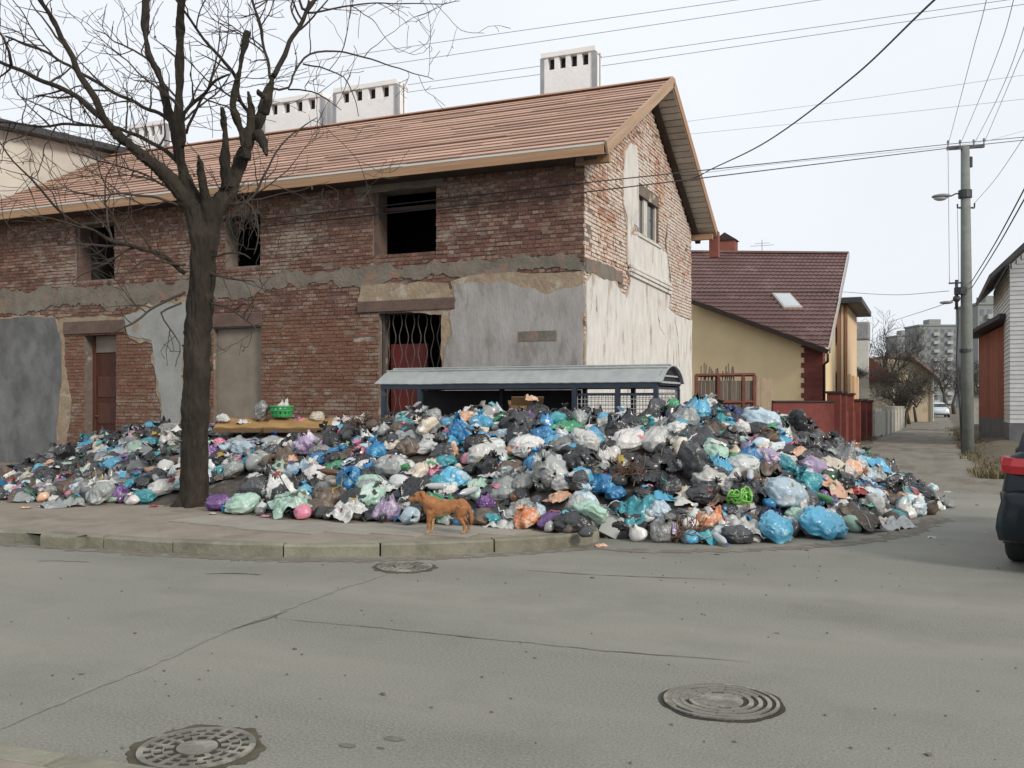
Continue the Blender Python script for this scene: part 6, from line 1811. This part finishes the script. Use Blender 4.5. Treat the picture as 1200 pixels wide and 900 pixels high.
KNOWN = [   # px, py, width px, colour, shape, own label (or None)
    (576, 485, 22, 'white', 's', 'white cap shaped bundle on the heap under the shelter roof'), (507, 497, 32, 'cream', 'k', None), (526, 501, 20, 'pink', 's', None), (545, 498, 20, 'sky', 's', None), (591, 500, 20, 'paleblue', 'f', None),
    (366, 517, 36, 'lilac', 'e', None), (392, 528, 26, 'blue', 'k', None), (396, 541, 32, 'green', 's', 'green ragged bag below a blue one beneath the cardboard sheets'), (445, 522, 28, 'blue', 'k', None), (463, 513, 28, 'cream', 'f', None),
    (522, 517, 28, 'sky', 'k', None), (499, 518, 24, 'white', 'e', None), (428, 545, 32, 'print', 's', None), (460, 541, 40, 'clear', 's', None), (567, 527, 40, 'white', 's', None), (505, 542, 44, 'cream', 'f', None),
    (540, 560, 28, 'paleblue', 'k', None), (500, 566, 52, 'black', 'f', None), (330, 571, 42, 'white', 'e', 'big white carrier bag gaping open beside the trunk of the bare tree'), (387, 578, 40, 'brown', 's', None), (420, 581, 44, 'black', 's', None),
    (340, 596, 40, 'mint', 'f', None), (422, 594, 26, 'white', 'e', None), (452, 597, 30, 'lilac', 'e', 'upright lilac and pink bag on the pavement in front of the dog'), (475, 582, 24, 'white', 's', None), (567, 600, 32, 'brown', 's', 'round brown sack on the pavement behind the tail of the dog'),
    (407, 605, 30, 'white', 'f', None), (588, 614, 26, 'white', 'f', None), (619, 611, 33, 'orange', 'k', 'round orange bag sitting on the kerb edge'),
    (678, 484, 34, 'darkgreen', 'f', 'dark green tarpaulin piece under the shelter roof'), (704, 491, 22, 'sky', 'k', None), (720, 499, 28, 'purple', 's', None), (636, 504, 34, 'blue', 's', None), (657, 503, 20, 'white', 'e', None), (675, 508, 26, 'sky', 's', None), (696, 513, 28, 'sky', 'k', None),
    (744, 502, 24, 'paleblue', 's', None), (735, 512, 40, 'print', 's', None), (772, 510, 44, 'white', 'k', None), (712, 534, 30, 'white', 'e', None), (629, 535, 34, 'blue', 'k', 'bright blue knotted bag glistening in the middle of the heap before the shelter'), (641, 558, 30, 'grey', 'k', None),
    (706, 563, 34, 'blue', 's', None), (722, 571, 24, 'blue', 's', None), (755, 570, 28, 'black', 's', None), (798, 541, 66, 'charcoal', 'l', 'very large charcoal sack lying slanted on the heap'), (839, 542, 32, 'sky', 'e', None), (828, 555, 40, 'white', 's', None),
    (741, 593, 44, 'teal', 'f', None), (678, 588, 34, 'clear', 's', None), (672, 606, 38, 'black', 's', None), (646, 603, 34, 'purple', 's', None), (631, 594, 24, 'paleblue', 'e', None), (775, 621, 34, 'grey', 'k', None), (829, 601, 36, 'orange', 'e', 'tall orange and white bag leaning near the road edge'),
    (789, 474, 28, 'green', 'l', 'green rolled bag on the crest beside the shelter end'), (817, 476, 34, 'sky', 'e', 'sky blue bag topping the crest past the shelter end'), (841, 485, 26, 'teal', 'k', None), (820, 508, 46, 'charcoal', 'f', None), (865, 483, 26, 'navy', 'k', None), (869, 494, 28, 'print', 's', None), (888, 487, 46, 'paleblue', 's', None),
    (931, 496, 52, 'black', 'l', None), (928, 522, 24, 'magenta', 'k', 'bright magenta knotted bag on the lane side of the heap'), (913, 506, 30, 'white', 'e', None), (944, 514, 34, 'black', 's', None), (971, 534, 28, 'black', 's', None), (988, 522, 30, 'grey', 's', None), (1016, 537, 38, 'sky', 'f', None), (1048, 556, 30, 'white', 'f', None),
    (1067, 570, 16, 'red', 's', None), (1055, 572, 26, 'teal', 's', None), (869, 541, 38, 'tealprint', 's', None), (897, 540, 36, 'brown', 'f', None), (949, 540, 36, 'lilac', 's', None), (819, 574, 34, 'black', 's', None), (856, 566, 32, 'grey', 's', None),
    (917, 573, 50, 'paleblue', 's', None), (968, 562, 44, 'peach', 'f', 'peach coloured cloth bundle on the lane side of the heap'), (995, 567, 32, 'red', 'f', None), (1019, 566, 36, 'navy', 'f', None), (931, 597, 26, 'mint', 's', None), (903, 601, 28, 'navy', 'e', None), (917, 607, 24, 'sky', 's', None),
    (864, 609, 44, 'white', 'f', None), (965, 601, 36, 'white', 's', None), (907, 625, 46, 'sky', 's', 'wide sky blue bag spilling out onto the asphalt'), (963, 620, 54, 'sky', 's', 'largest sky blue bag, lying on the asphalt at the heap foot'), (864, 625, 34, 'charcoal', 's', None), (1064, 589, 34, 'paleblue', 's', None),
    (1040, 612, 46, 'white', 'f', None), (1008, 612, 40, 'brown', 'f', None), (80, 540, 16, 'cream', 'f', None), (133, 575, 34, 'purple', 's', None), (163, 552, 24, 'purple', 's', None), (122, 586, 32, 'clear', 'k', None), (73, 592, 34, 'clear', 'f', None), (112, 556, 18, 'yellow', 's', 'mustard yellow bundle in the heap beside the dark doorway'),
    (183, 534, 32, 'black', 'k', None), (150, 541, 26, 'black', 's', None), (100, 569, 34, 'paleblue', 's', None), (127, 538, 30, 'tealprint', 's', None), (170, 577, 30, 'teal', 's', None), (200, 499, 28, 'grey', 's', None), (258, 588, 30, 'purple', 's', None), (288, 592, 38, 'mint', 's', None), (262, 534, 36, 'black', 's', None),
    (257, 514, 18, 'pink', 's', None), (293, 519, 36, 'paleblue', 's', None), (328, 541, 20, 'mint', 'e', None), (327, 550, 14, 'red', 's', None), (30, 580, 26, 'charcoal', 's', None), (55, 575, 24, 'grey', 's', None), (210, 560, 24, 'tealprint', 's', None), (160, 520, 26, 'mint', 's', None), (190, 515, 24, 'print', 'f', None), (118, 522, 22, 'cream', 'f', None),
    (870, 590, 30, 'white', 's', None), (700, 545, 22, 'cream', 's', None), (350, 545, 26, 'cream', 's', None), (610, 552, 30, 'tealprint', 'f', None), (585, 545, 30, 'print', 'f', None), (655, 575, 24, 'peach', 'f', None), (612, 573, 24, 'black', 's', None), (560, 560, 24, 'mint', 'f', None),
    (700, 600, 30, 'grey', 's', None), (775, 590, 30, 'paleblue', 's', None), (790, 600, 28, 'black', 's', None), (745, 612, 28, 'black', 's', None), (800, 568, 24, 'cream', 'f', None), (900, 520, 26, 'cream', 's', None), (985, 548, 28, 'print', 's', None), (1000, 590, 28, 'black', 'f', None), (1035, 592, 24, 'charcoal', 'f', None),
]
placed = []
def bag_rot(kd, n_up):
    rz = hr_.uniform(0, 6.28)
    tilt = Vector((0, 0, 1)).lerp(n_up, .55).normalized()
    q = tilt.to_track_quat('Z', 'Y').to_matrix() @ Matrix.Rotation(rz, 3, 'Z')
    if kd in 'k' and hr_.random() < .45: q = q @ Matrix.Rotation(hr_.uniform(.5, 1.5), 3, 'X')
    if kd == 'l': q = tilt.to_track_quat('Z', 'Y').to_matrix() @ Matrix.Rotation(hr_.uniform(-.6, .6), 3, 'Z') @ Matrix.Rotation(radians(88), 3, 'Y')
    return q
def heap_up(x, y):
    e = .15; h = H(x, y)
    gx = (H(x + e, y) - H(x - e, y)) / (2 * e) if h > 0 else 0; gy = (H(x, y + e) - H(x, y - e)) / (2 * e) if h > 0 else 0
    gx = max(-1, min(1, gx)); gy = max(-1, min(1, gy))
    return Vector((-gx, -gy, 1)).normalized()
def bag_matrix(p, size, kd, s, squash=1.0):
    R3 = bag_rot(kd, heap_up(p.x, p.y))
    S = Matrix.Diagonal((size * hr_.uniform(.92, 1.1), size * hr_.uniform(.92, 1.1), size * squash * hr_.uniform(.85, 1.1)))
    A = R3 @ S
    lo = min((A @ v).z for v in LOW[kd, s][0]); hi = max((A @ v).z for v in LOW[kd, s][0])
    g = KH if proj(p)[0] < 690 else 0
    base = max(H(p.x, p.y) - .10 - .18 * (hi - lo), g - .008)
    return Matrix.Translation((p.x, p.y, base - lo)) @ A.to_4x4()
spots = []       # (point, size, colour, kind, label)
for (px, py, w, colr, kd, lab) in KNOWN:
    p = heap_hit(px, py + w * .12)
    if p is None: continue
    D = proj(p)[2]
    spots.append((p, w * D / F * (.97 if kd != 'l' else .70), colr, kd, lab))
near = lambda p, d: any((p - q[0]).xy.length < d for q in spots)
PALL = [('black', 46), ('charcoal', 14), ('grey', 11), ('white', 12), ('cream', 5), ('print', 6), ('tealprint', 6), ('paleblue', 7), ('sky', 7), ('blue', 4), ('navy', 1), ('teal', 3), ('green', 1), ('mint', 4), ('darkgreen', 2), ('purple', 2.5), ('lilac', 3), ('pink', 2), ('red', 1), ('peach', 2), ('brown', 12), ('clear', 10)]
fill = []
tries = 0
cell = {}
def ok_cell(p, d):
    k = (int(p.x // .3), int(p.y // .3))
    for i in range(-1, 2):
        for j in range(-1, 2):
            for q in cell.get((k[0] + i, k[1] + j), ()):
                if (q - p).xy.length < d: return False
    cell.setdefault(k, []).append(p); return True
for s_ in spots: cell.setdefault((int(s_[0].x // .3), int(s_[0].y // .3)), []).append(s_[0])
while tries < 40000 and len(fill) < 1900:
    tries += 1
    x = hr_.uniform(-21, 2.5); y = hr_.uniform(9.8, 19.5)
    if y > FY - .25 and x < GX + .25: continue
    h = H(x, y)
    g = KH if proj((x, y, 0))[0] < 690 else 0
    if h < g + .0: continue
    if SX0 - .1 < x < SX1 + .1 and (abs(y - SY0) < .16 or abs(y - SY1) < .16): continue
    if (Vector((x, y)) - tb.xy).length < .8: continue
    if (Vector((x, y)) - dgp.xy).length < .55: continue
    if 246 < proj((x, y, 0))[0] < 390 and 15.7 < proj((x, y, 0))[2] < 17.2: continue
    p = Vector((x, y, h))
    if not ok_cell(p, .145): continue
    f = (h - g)
    size = .16 + .25 * hr_.random() ** 1.4 if f > .1 else hr_.uniform(.12, .24)
    pal_ = [(c, w * (1.9 if c in ('black', 'charcoal', 'darkgreen', 'mint', 'purple', 'teal', 'grey') else .8) if x < -11 else w) for c, w in PALL]     # the far end of the heap is darker
    colr = hr_.choices([c for c, _ in pal_], [w for _, w in pal_])[0]
    kd = hr_.choices('kesf', [28, 9, 38, 25])[0]
    fill.append((p, size, colr, kd, None))
def seen(s):
    p = s[0]; px, py, D = proj(p)
    if not (-30 < px < 1130): return 0
    hid = 0
    for k in range(1, 8):                      # is the line of sight to it clear of the heap?
        q = Vector((0, 0, CAMH)).lerp(p + Vector((0, 0, .12)), 1 - k * .035)
        if H(q.x, q.y) > q.z: hid = 1
    return (s[1] / D) * (.12 if hid else 1)
fill.sort(key=lambda s: -seen(s))
n_ind = 300 - len(spots)
# cloth, sheets and flat pieces are another kind of thing than bags
ind = spots + fill[:n_ind + 90]
rest = fill[n_ind + 90:]
ind_objs = []
for (p, size, colr, kd, lab) in ind:
    s = hr_.randrange(NVAR[kd])
    o = bag_object('crumpled_sheet' if kd == 'f' else 'rubbish_bag', kd, s, colr)
    o.matrix_world = bag_matrix(p, size * (1.25 if kd == 'f' else 1.1), kd, s, (.78 if lab and kd == 's' else .9) if kd != 'f' else .8)
    ind_objs.append((o, (p, size, colr, kd, lab), s))
    w = WORD[colr]
    px_, _, D_ = proj(p); Df_, Dc_ = colv(px_)[:2]; lv = (D_ - Df_) / max(.2, Dc_ - Df_)
    lvl = 'at the heap foot' if lv < .22 else 'halfway up the heap' if lv < .62 else 'high on the heap'
    place = 'between doorway and tree' if px_ < 215 else 'between tree and shelter' if px_ < 445 else 'below the shelter carton' if px_ < 620 else 'below the shelter mesh' if px_ < 790 else 'past the shelter end' if px_ < 950 else 'tailing into the lane'
    sz_ = 'big ' if size > .36 else 'small ' if size < .2 else ''
    if lab: tag(o, lab, 'sheet' if kd == 'f' else 'bag')
    elif kd == 'f': tag(o, f'{sz_}{w} crumpled sheet {lvl}, {place}', 'sheet', 'crumpled sheets in the heap')
    else: tag(o, {'k': f'{sz_}{w} knotted bag {lvl}, {place}', 'e': f'{sz_}{w} open carrier bag {lvl}, {place}', 's': f'{sz_}{w} slumped bag {lvl}, {place}', 'l': f'{sz_}{w} long sack {lvl}, {place}'}[kd], 'bag', 'rubbish bags in the heap')
mats_ = list(PL.values()); mi_ = {k: i for i, k in enumerate(PL)}
mb = MB()
for (p, size, colr, kd, lab) in rest:
    s = hr_.randrange(NVAR[kd]); M = bag_matrix(p, size * 1.1, kd, s); V, Fc = LOW[kd, s]
    mb.add([M @ v for v in V], Fc, mi_[colr])
from mathutils.bvhtree import BVHTree
bv, bf = [], []
for o_, (p, size, colr, kd, lab), s in ind_objs:
    b0_ = len(bv); V, Fc = LOW[kd, s]; bv.extend(o_.matrix_world @ v for v in V); bf.extend(tuple(i + b0_ for i in f) for f in Fc)
b0_ = len(bv); bv.extend(Vector(v) for v in mb.v); bf.extend(tuple(i + b0_ for i in f) for f in mb.f)
tree_ = BVHTree.FromPolygons(bv, bf)
SC = ['white'] * 2 + ['black'] * 5 + ['cream', 'cream', 'paleblue', 'pink', 'print', 'tealprint', 'clear', 'clear', 'brown', 'brown', 'brown', 'black', 'black', 'black', 'charcoal', 'peach', 'yellow', 'green', 'sky', 'blue', 'red', 'lilac', 'teal']
for k in range(2300):                         # loose scraps, wrappers and film lying over the bags
    x = hr_.uniform(-21, 2.7); y = hr_.uniform(9.7, 16.8)
    if y > FY - .3 and x < GX + .3: continue
    if H(x, y) < .0: continue
    hit = tree_.ray_cast(Vector((x, y, 3.5)), Vector((0, 0, -1)))
    if hit[0] is None: continue
    sz = .05 + .15 * hr_.random() ** 2; colr = hr_.choice(SC)
    nn = hit[1] if hit[1].z > 0 else -hit[1]
    V, Fc = LOW['f', hr_.randrange(5)]
    R3 = (Vector((0, 0, 1)).lerp(nn, .8).normalized()).to_track_quat('Z', 'Y').to_matrix().to_4x4()
    M = Matrix.Translation(hit[0] + nn * .008) @ R3 @ Matrix.Rotation(hr_.uniform(0, 6.3), 4, 'Z') @ Matrix.Diagonal((sz, sz * hr_.uniform(.35, 1), sz * hr_.uniform(.5, 1.2), 1))
    mb.add([M @ v for v in V], Fc, mi_[colr])
for k in range(420):                          # straps, cords and strips hanging over the bags
    x = hr_.uniform(-19, 2.5); y = hr_.uniform(9.8, 15.5)
    if H(x, y) < .0: continue
    P = []; an = hr_.uniform(0, 6.3)
    for i in range(7):
        hit = tree_.ray_cast(Vector((x, y, 3.5)), Vector((0, 0, -1)))
        if hit[0] is None: break
        P.append(hit[0] + Vector((0, 0, .012))); an += hr_.gauss(0, .5); x += cos(an) * .055; y += sin(an) * .055
    if len(P) > 3: mb.tube(P, hr_.choice([.004, .006, .010]), 4, mi_[hr_.choice(SC)])
tag(mb.build('heaped_rubbish', mats_, smooth=True), 'dense mass of smaller bags and loose scraps filling the heap', kind='stuff')
# packed core under the bags
mb = MB(); gx0, gx1, gy0, gy1, st = -21.2, 3.0, 9.6, 19.6, .16
nxg, nyg = int((gx1 - gx0) / st), int((gy1 - gy0) / st); idx = {}
for i in range(nxg + 1):
    for j in range(nyg + 1):
        x, y = gx0 + i * st, gy0 + j * st; h = H(x, y)
        if y > FY - .06 and x < GX + .08: h = -1
        if h > -.5:
            idx[i, j] = len(mb.v); mb.v.append((x, y, h - .13 + .10 * noise.noise(Vector((x * 4, y * 4, 0))) + .06 * noise.noise(Vector((x * 9, y * 9, 0)))))
for (i, j) in list(idx):
    if all(k in idx for k in ((i + 1, j), (i, j + 1), (i + 1, j + 1))):
        mb.f.append((idx[i, j], idx[i + 1, j], idx[i + 1, j + 1], idx[i, j + 1])); mb.m.append(0)
tag(mb.build('packed_rubbish', mat('packed_rubbish', (.05, .045, .04), (.10, .085, .07), 8, .8, .8, 20, coord='World', c3=(.30, .29, .27), s3=6, t3=.6), smooth=True), 'dark packed rubbish under the bags', kind='stuff')

# ------------------------------------------------------------------ single things on the heap
M_card = mat('brown_cardboard', (.36, .22, .09), (.27, .16, .065), 3, .85, .2, 20, c3=(.28, .17, .08), s3=2, t3=.6)
for k, (x0, x1, lab) in enumerate(((250, 314, 'brown cardboard sheet lying on the heap nearer the tree trunk'), (309, 386, 'brown cardboard sheet on the heap with a green basket on it'))):
    D = 16.45 - .2 * k
    a, b = W(x0, 501, D), W(x1, 501, D); zt_ = a.z
    t = thing('cardboard_sheet', lab, 'cardboard', (a.x, a.y, zt_))
    dx = (b - a); L = dx.length; dx.normalize(); dy = Vector((-dx.y, dx.x, 0))
    vs = []; n = 12
    for i in range(n + 1):
        for j in range(5):
            p = a + dx * (L * i / n) + dy * (j * .13) + Vector((0, 0, .15 * j / 4 + .012 * sin(i * 1.2)))
            vs.append(p)
    mb = MB(); mb.add(vs, [(i * 5 + j, (i + 1) * 5 + j, (i + 1) * 5 + j + 1, i * 5 + j + 1) for i in range(n) for j in range(4)])
    o = part(t, mb, 'face_sheet', M_card); so_ = o.modifiers.new('board', 'SOLIDIFY'); so_.thickness = .03
    part(t, MB().bar(a + Vector((0, 0, -.05)) + dy * -.02, b + Vector((0, 0, -.05)) + dy * -.02, .03, .07), 'folded_edge', mat('cardboard_edge', (.14, .09, .05), (.1, .065, .04), 6, .9, .2))
def on_card(px, py): return W(px, py + 1.5, 16.7)
p = on_card(305, 483); o = bag_object('rubbish_bag', 'l', 1, 'grey')
o.matrix_world = Matrix.Translation(p + Vector((-.18, .1, .02))) @ Matrix.Rotation(YAW, 4, 'Z') @ Matrix.Rotation(radians(88), 4, 'Y') @ Matrix.Scale(.34, 4)
tag(o, 'grey bag lying on the cardboard beside the green basket', 'bag')
M_bask = mat('green_plastic_basket', (.04, .33, .10), (.03, .25, .08), 4, .45, .1)
p = on_card(330, 487)
bk_ = thing('plastic_basket', 'bright green slatted plastic basket on the cardboard sheet', 'basket', tuple(p))
rr_ = .17
for k in range(3):
    z = .03 + k * .075; ring_ = [(cos(t) * (rr_ + .02 * k), sin(t) * (rr_ * .8 + .02 * k), z) for t in [2 * pi * i / 24 for i in range(25)]]
    MB().tube(ring_, .018, 6, cap=False).build('band', M_bask, bk_, smooth=True)
for k in range(14):
    a = 2 * pi * k / 14; MB().bar((cos(a) * rr_, sin(a) * rr_ * .8, 0), (cos(a) * (rr_ + .045), sin(a) * (rr_ * .8 + .045), .19), .05, .008, up=(cos(a), sin(a), 0)).build('slat', M_bask, bk_)
MB().prism([(cos(2 * pi * i / 20) * rr_, sin(2 * pi * i / 20) * rr_ * .8, 0) for i in range(20)], (0, 0, 0), (0, 0, .012)).build('base', M_bask, bk_, fix=True)
o = bag_object('rubbish_bag', 'e', 1, 'white')
o.matrix_world = Matrix.Translation(p + Vector((0, .0, .03))) @ Matrix.Scale(.30, 4)
tag(o, 'small white bag stuffed in the green basket', 'bag')
for k, (px, py, w, colr, kd, lab) in enumerate(((262, 491, 16, 'white', 's', 'white bundle at the trunk end of the cardboard sheets'), (285, 492, 14, 'print', 'f', 'pink printed wrapper lying on the cardboard near the trunk'), (352, 490, 16, 'pink', 'f', 'pink wrapper on the cardboard right beside the green basket'), (372, 489, 18, 'cream', 's', 'cream bundle at the shelter end of the cardboard'))):
    s = k % NVAR[kd]; o = bag_object('rubbish_bag' if kd == 's' else 'crumpled_sheet', kd, s, colr); p_ = on_card(px, py + 2); sz = w * 16.7 / F
    o.matrix_world = Matrix.Translation(p_) @ Matrix.Rotation(k * 1.3, 4, 'Z') @ Matrix.Scale(sz, 4)
    tag(o, lab, 'bag' if kd == 's' else 'sheet')
# opened brown carton under the shelter roof
M_card2 = mat('shaded_cardboard', (.19, .12, .055), (.14, .085, .04), 3, .9, .3)  # cardboard colour darkened to imitate the shade under the shelter roof
p = W(616, 490, 14.95)
t = thing('carton', 'torn open brown carton standing under the shelter roof', 'carton', tuple(p), rz=.5)
w, d, h = .5, .36, .2
for nm, bx in (('side', (-w / 2, w / 2, -d / 2, -d / 2 + .012, 0, h)), ('side', (-w / 2, w / 2, d / 2 - .012, d / 2, 0, h)), ('side', (-w / 2, -w / 2 + .012, -d / 2 + .013, d / 2 - .013, 0, h)), ('side', (w / 2 - .012, w / 2, -d / 2 + .013, d / 2 - .013, 0, h)), ('bottom', (-w / 2 + .013, w / 2 - .013, -d / 2 + .013, d / 2 - .013, 0, .012))):
    MB().box(*bx).build(nm, M_card2, t)
for s, ang in ((-1, .7), (1, .35)):
    MB().box(-w / 2, w / 2, 0, .2, 0, .01, M=Matrix.Translation((0, s * d / 2, h)) @ Matrix.Rotation(pi if s < 0 else 0, 4, 'Z') @ Matrix.Rotation(ang if s > 0 else ang, 4, 'X')).build('flap', M_card2, t)
# discarded screen
p = heap_hit(719, 622); gz = .0
t = thing('discarded_monitor', 'broken old monitor with white framed screen at the heap foot', 'monitor', tuple(p + Vector((0, -.12, -.08))), rz=YAW - .3)
M_mcase = mat('dark_grey_case', (.06, .06, .06), (.045, .045, .045), 5, .6, .1); M_scr = mat('pale_screen', (.46, .48, .47), (.40, .42, .41), 3, .3, 0)
Mt = Matrix.Rotation(.42, 4, 'Y') @ Matrix.Rotation(-.25, 4, 'X')
MB().box(-.19, .19, 0, .24, 0, .3, M=Mt).build('case', M_mcase, t, bevel=.02)
MB().box(-.17, .06, -.02, -.002, .02, .28, M=Mt).build('screen', M_scr, t, bevel=.008)
MB().box(.09, .17, -.012, -.002, .04, .26, M=Mt).build('speaker_panel', M_blk, t)
# lime green rope net bundle
p = heap_hit(868, 590)
t = thing('rope_bundle', 'tangled lime green rope bundle near the orange bags', 'rope', tuple(p + Vector((0, -.06, .02))))
for k in range(9):
    an = hr_.uniform(0, 6.3); a0, a1 = hr_.uniform(.10, .18), hr_.uniform(.07, .13)
    Mr = Matrix.Rotation(hr_.uniform(-.7, .7), 3, 'X') @ Matrix.Rotation(hr_.uniform(-.7, .7), 3, 'Y') @ Matrix.Rotation(an, 3, 'Z')
    MB().tube([Mr @ Vector((cos(q) * a0, sin(q) * a1, .05 * sin(3 * q))) + Vector((0, 0, .06)) for q in [2 * pi * i / 20 for i in range(21)]], .012, 6, cap=False).build('rope_loop', PL['lime'], t, smooth=True)
# bundles of dry weeds and stalks
M_weed = mat('dry_stalks', (.17, .095, .055), (.11, .065, .04), 6, .9, .2); 
for k, (px, py, lab, sc) in enumerate(((737, 553, 'rust brown bundle of dry stalks on the heap above the black sacks', .30), (803, 626, 'dark bundle of dry roots at the heap foot by the road', .28), (430, 496, 'dark brown bundle of dry stalks left of the bin shelter', .34))):
    p = heap_hit(px, py)
    if p is None: continue
    t = thing('stalk_bundle', lab, 'stalks', tuple(p))
    for q in range(70):
        a = hr_.uniform(0, 6.3); d = Vector((cos(a), sin(a), hr_.uniform(.05, 1.0))).normalized(); P = [Vector((hr_.gauss(0, .08), hr_.gauss(0, .08), -.02))]
        for i in range(4):
            d = (d + Vector((hr_.gauss(0, .3), hr_.gauss(0, .3), hr_.gauss(-.12, .25)))).normalized(); P.append(P[-1] + d * sc * .25)
        if q == 0: mb = MB()
        mb.tube(P, .006, 4)
    o = mb.build('stalks', M_weed, t); o['kind'] = 'stuff'
# bottles lying about
M_bott = mat('clear_bottle', (.42, .45, .45), (.36, .39, .40), 4, .15, 0, spec=.6); M_botg = mat('green_bottle', (.05, .22, .08), (.04, .17, .06), 4, .15, 0, spec=.6); M_botb = mat('brown_bottle', (.12, .06, .025), (.09, .045, .02), 4, .15, 0, spec=.6)
M_cap = mat('bottle_cap', (.08, .15, .40), (.06, .12, .33), 4, .5, 0)
def bottle_geo():
    mb = MB(); pr_ = [(0, .030), (.005, .042), (.06, .044), (.09, .040), (.13, .044), (.20, .044), (.25, .030), (.28, .014), (.30, .0135)]
    mb.tube([(0, 0, z) for z, r in pr_], [r for z, r in pr_], 14); return mb
bm1 = {}
for nm, m in (('clear', M_bott), ('green', M_botg), ('brown', M_botb)): bm1[nm] = bottle_geo().mesh('bottle_body', m, smooth=True)
capm = MB().tube([(0, 0, .296), (0, 0, .322)], .016, 12).mesh('cap', M_cap, smooth=False)
for k, (px, py, cl_) in enumerate(((837, 632, 'clear'), (690, 560, 'clear'), (310, 583, 'clear'), (480, 551, 'green'), (560, 578, 'clear'), (603, 590, 'brown'), (765, 607, 'clear'), (880, 558, 'clear'), (955, 585, 'green'), (230 - 45, 566, 'clear'), (400, 560, 'brown'), (525, 575, 'clear'))):
    p = heap_hit(px, py)
    if p is None: continue
    t = thing('plastic_bottle', {'clear': 'clear plastic bottle with blue cap lying on the heap', 'green': 'green plastic bottle with blue cap lying on the heap', 'brown': 'brown plastic bottle with blue cap lying on the heap'}[cl_], 'bottle', tuple(p + Vector((0, -.03, .06))), cl_ + ' bottles on the heap')
    t.rotation_euler = (radians(90) + hr_.uniform(-.3, .3), hr_.uniform(-.4, .4), hr_.uniform(0, 6.28))
    for nm, me in (('bottle_body', bm1[cl_]), ('cap', capm)):
        o = bpy.data.objects.new(nm, me); col.objects.link(o); o.parent = t
# litter scattered past the foot of the heap
LIT = [(1092, 630, .10, 'white', 'white scrap of paper alone on the asphalt off the heap end'), (1110, 577, .13, 'white', 'white flattened wrapper on the lane beyond the heap end'), (704, 640, .16, 'peach', 'pinkish flattened wrapper in the gutter below the kerb end'), (30, 595, .12, 'peach', 'pink scrap beside the heap end on the pavement'), (31, 588, .12, 'cream', 'small cream crumpled wrapper beside the heap end on the pavement'),
       (249, 602, .10, 'cream', 'small cream scrap at the foot of the tree trunk'), (1105, 660 - 22, .05, 'grey', None), (180, 593, .13, 'red', 'red wrapper litter at the heap foot left of the trunk'), (312, 605, .12, 'pink', None), (1082, 578, .05, 'brown', None), (840, 650, .05, 'brown', None), (945, 645, .05, 'brown', None), (1145, 592, .06, 'brown', None), (1155, 624, .05, 'white', None)]
for k, (px, py, sz, colr, lab) in enumerate(LIT):
    z = KH if px < 690 else 0
    p = G(px, py, z)
    o = bag_object('litter_scrap', 'f', k % 5, colr)
    lo = min(v.z for v in GEO['f', k % 5][0])
    o.matrix_world = Matrix.Translation((p.x, p.y, z + .002 - lo * sz * .5)) @ Matrix.Rotation(hr_.uniform(0, 6.3), 4, 'Z') @ Matrix.Diagonal((sz, sz, sz * .5, 1))
    tag(o, lab or WORD[colr] + ' tiny scrap of litter lying loose on the ground', 'litter', None if lab else WORD[colr] + ' loose scraps')
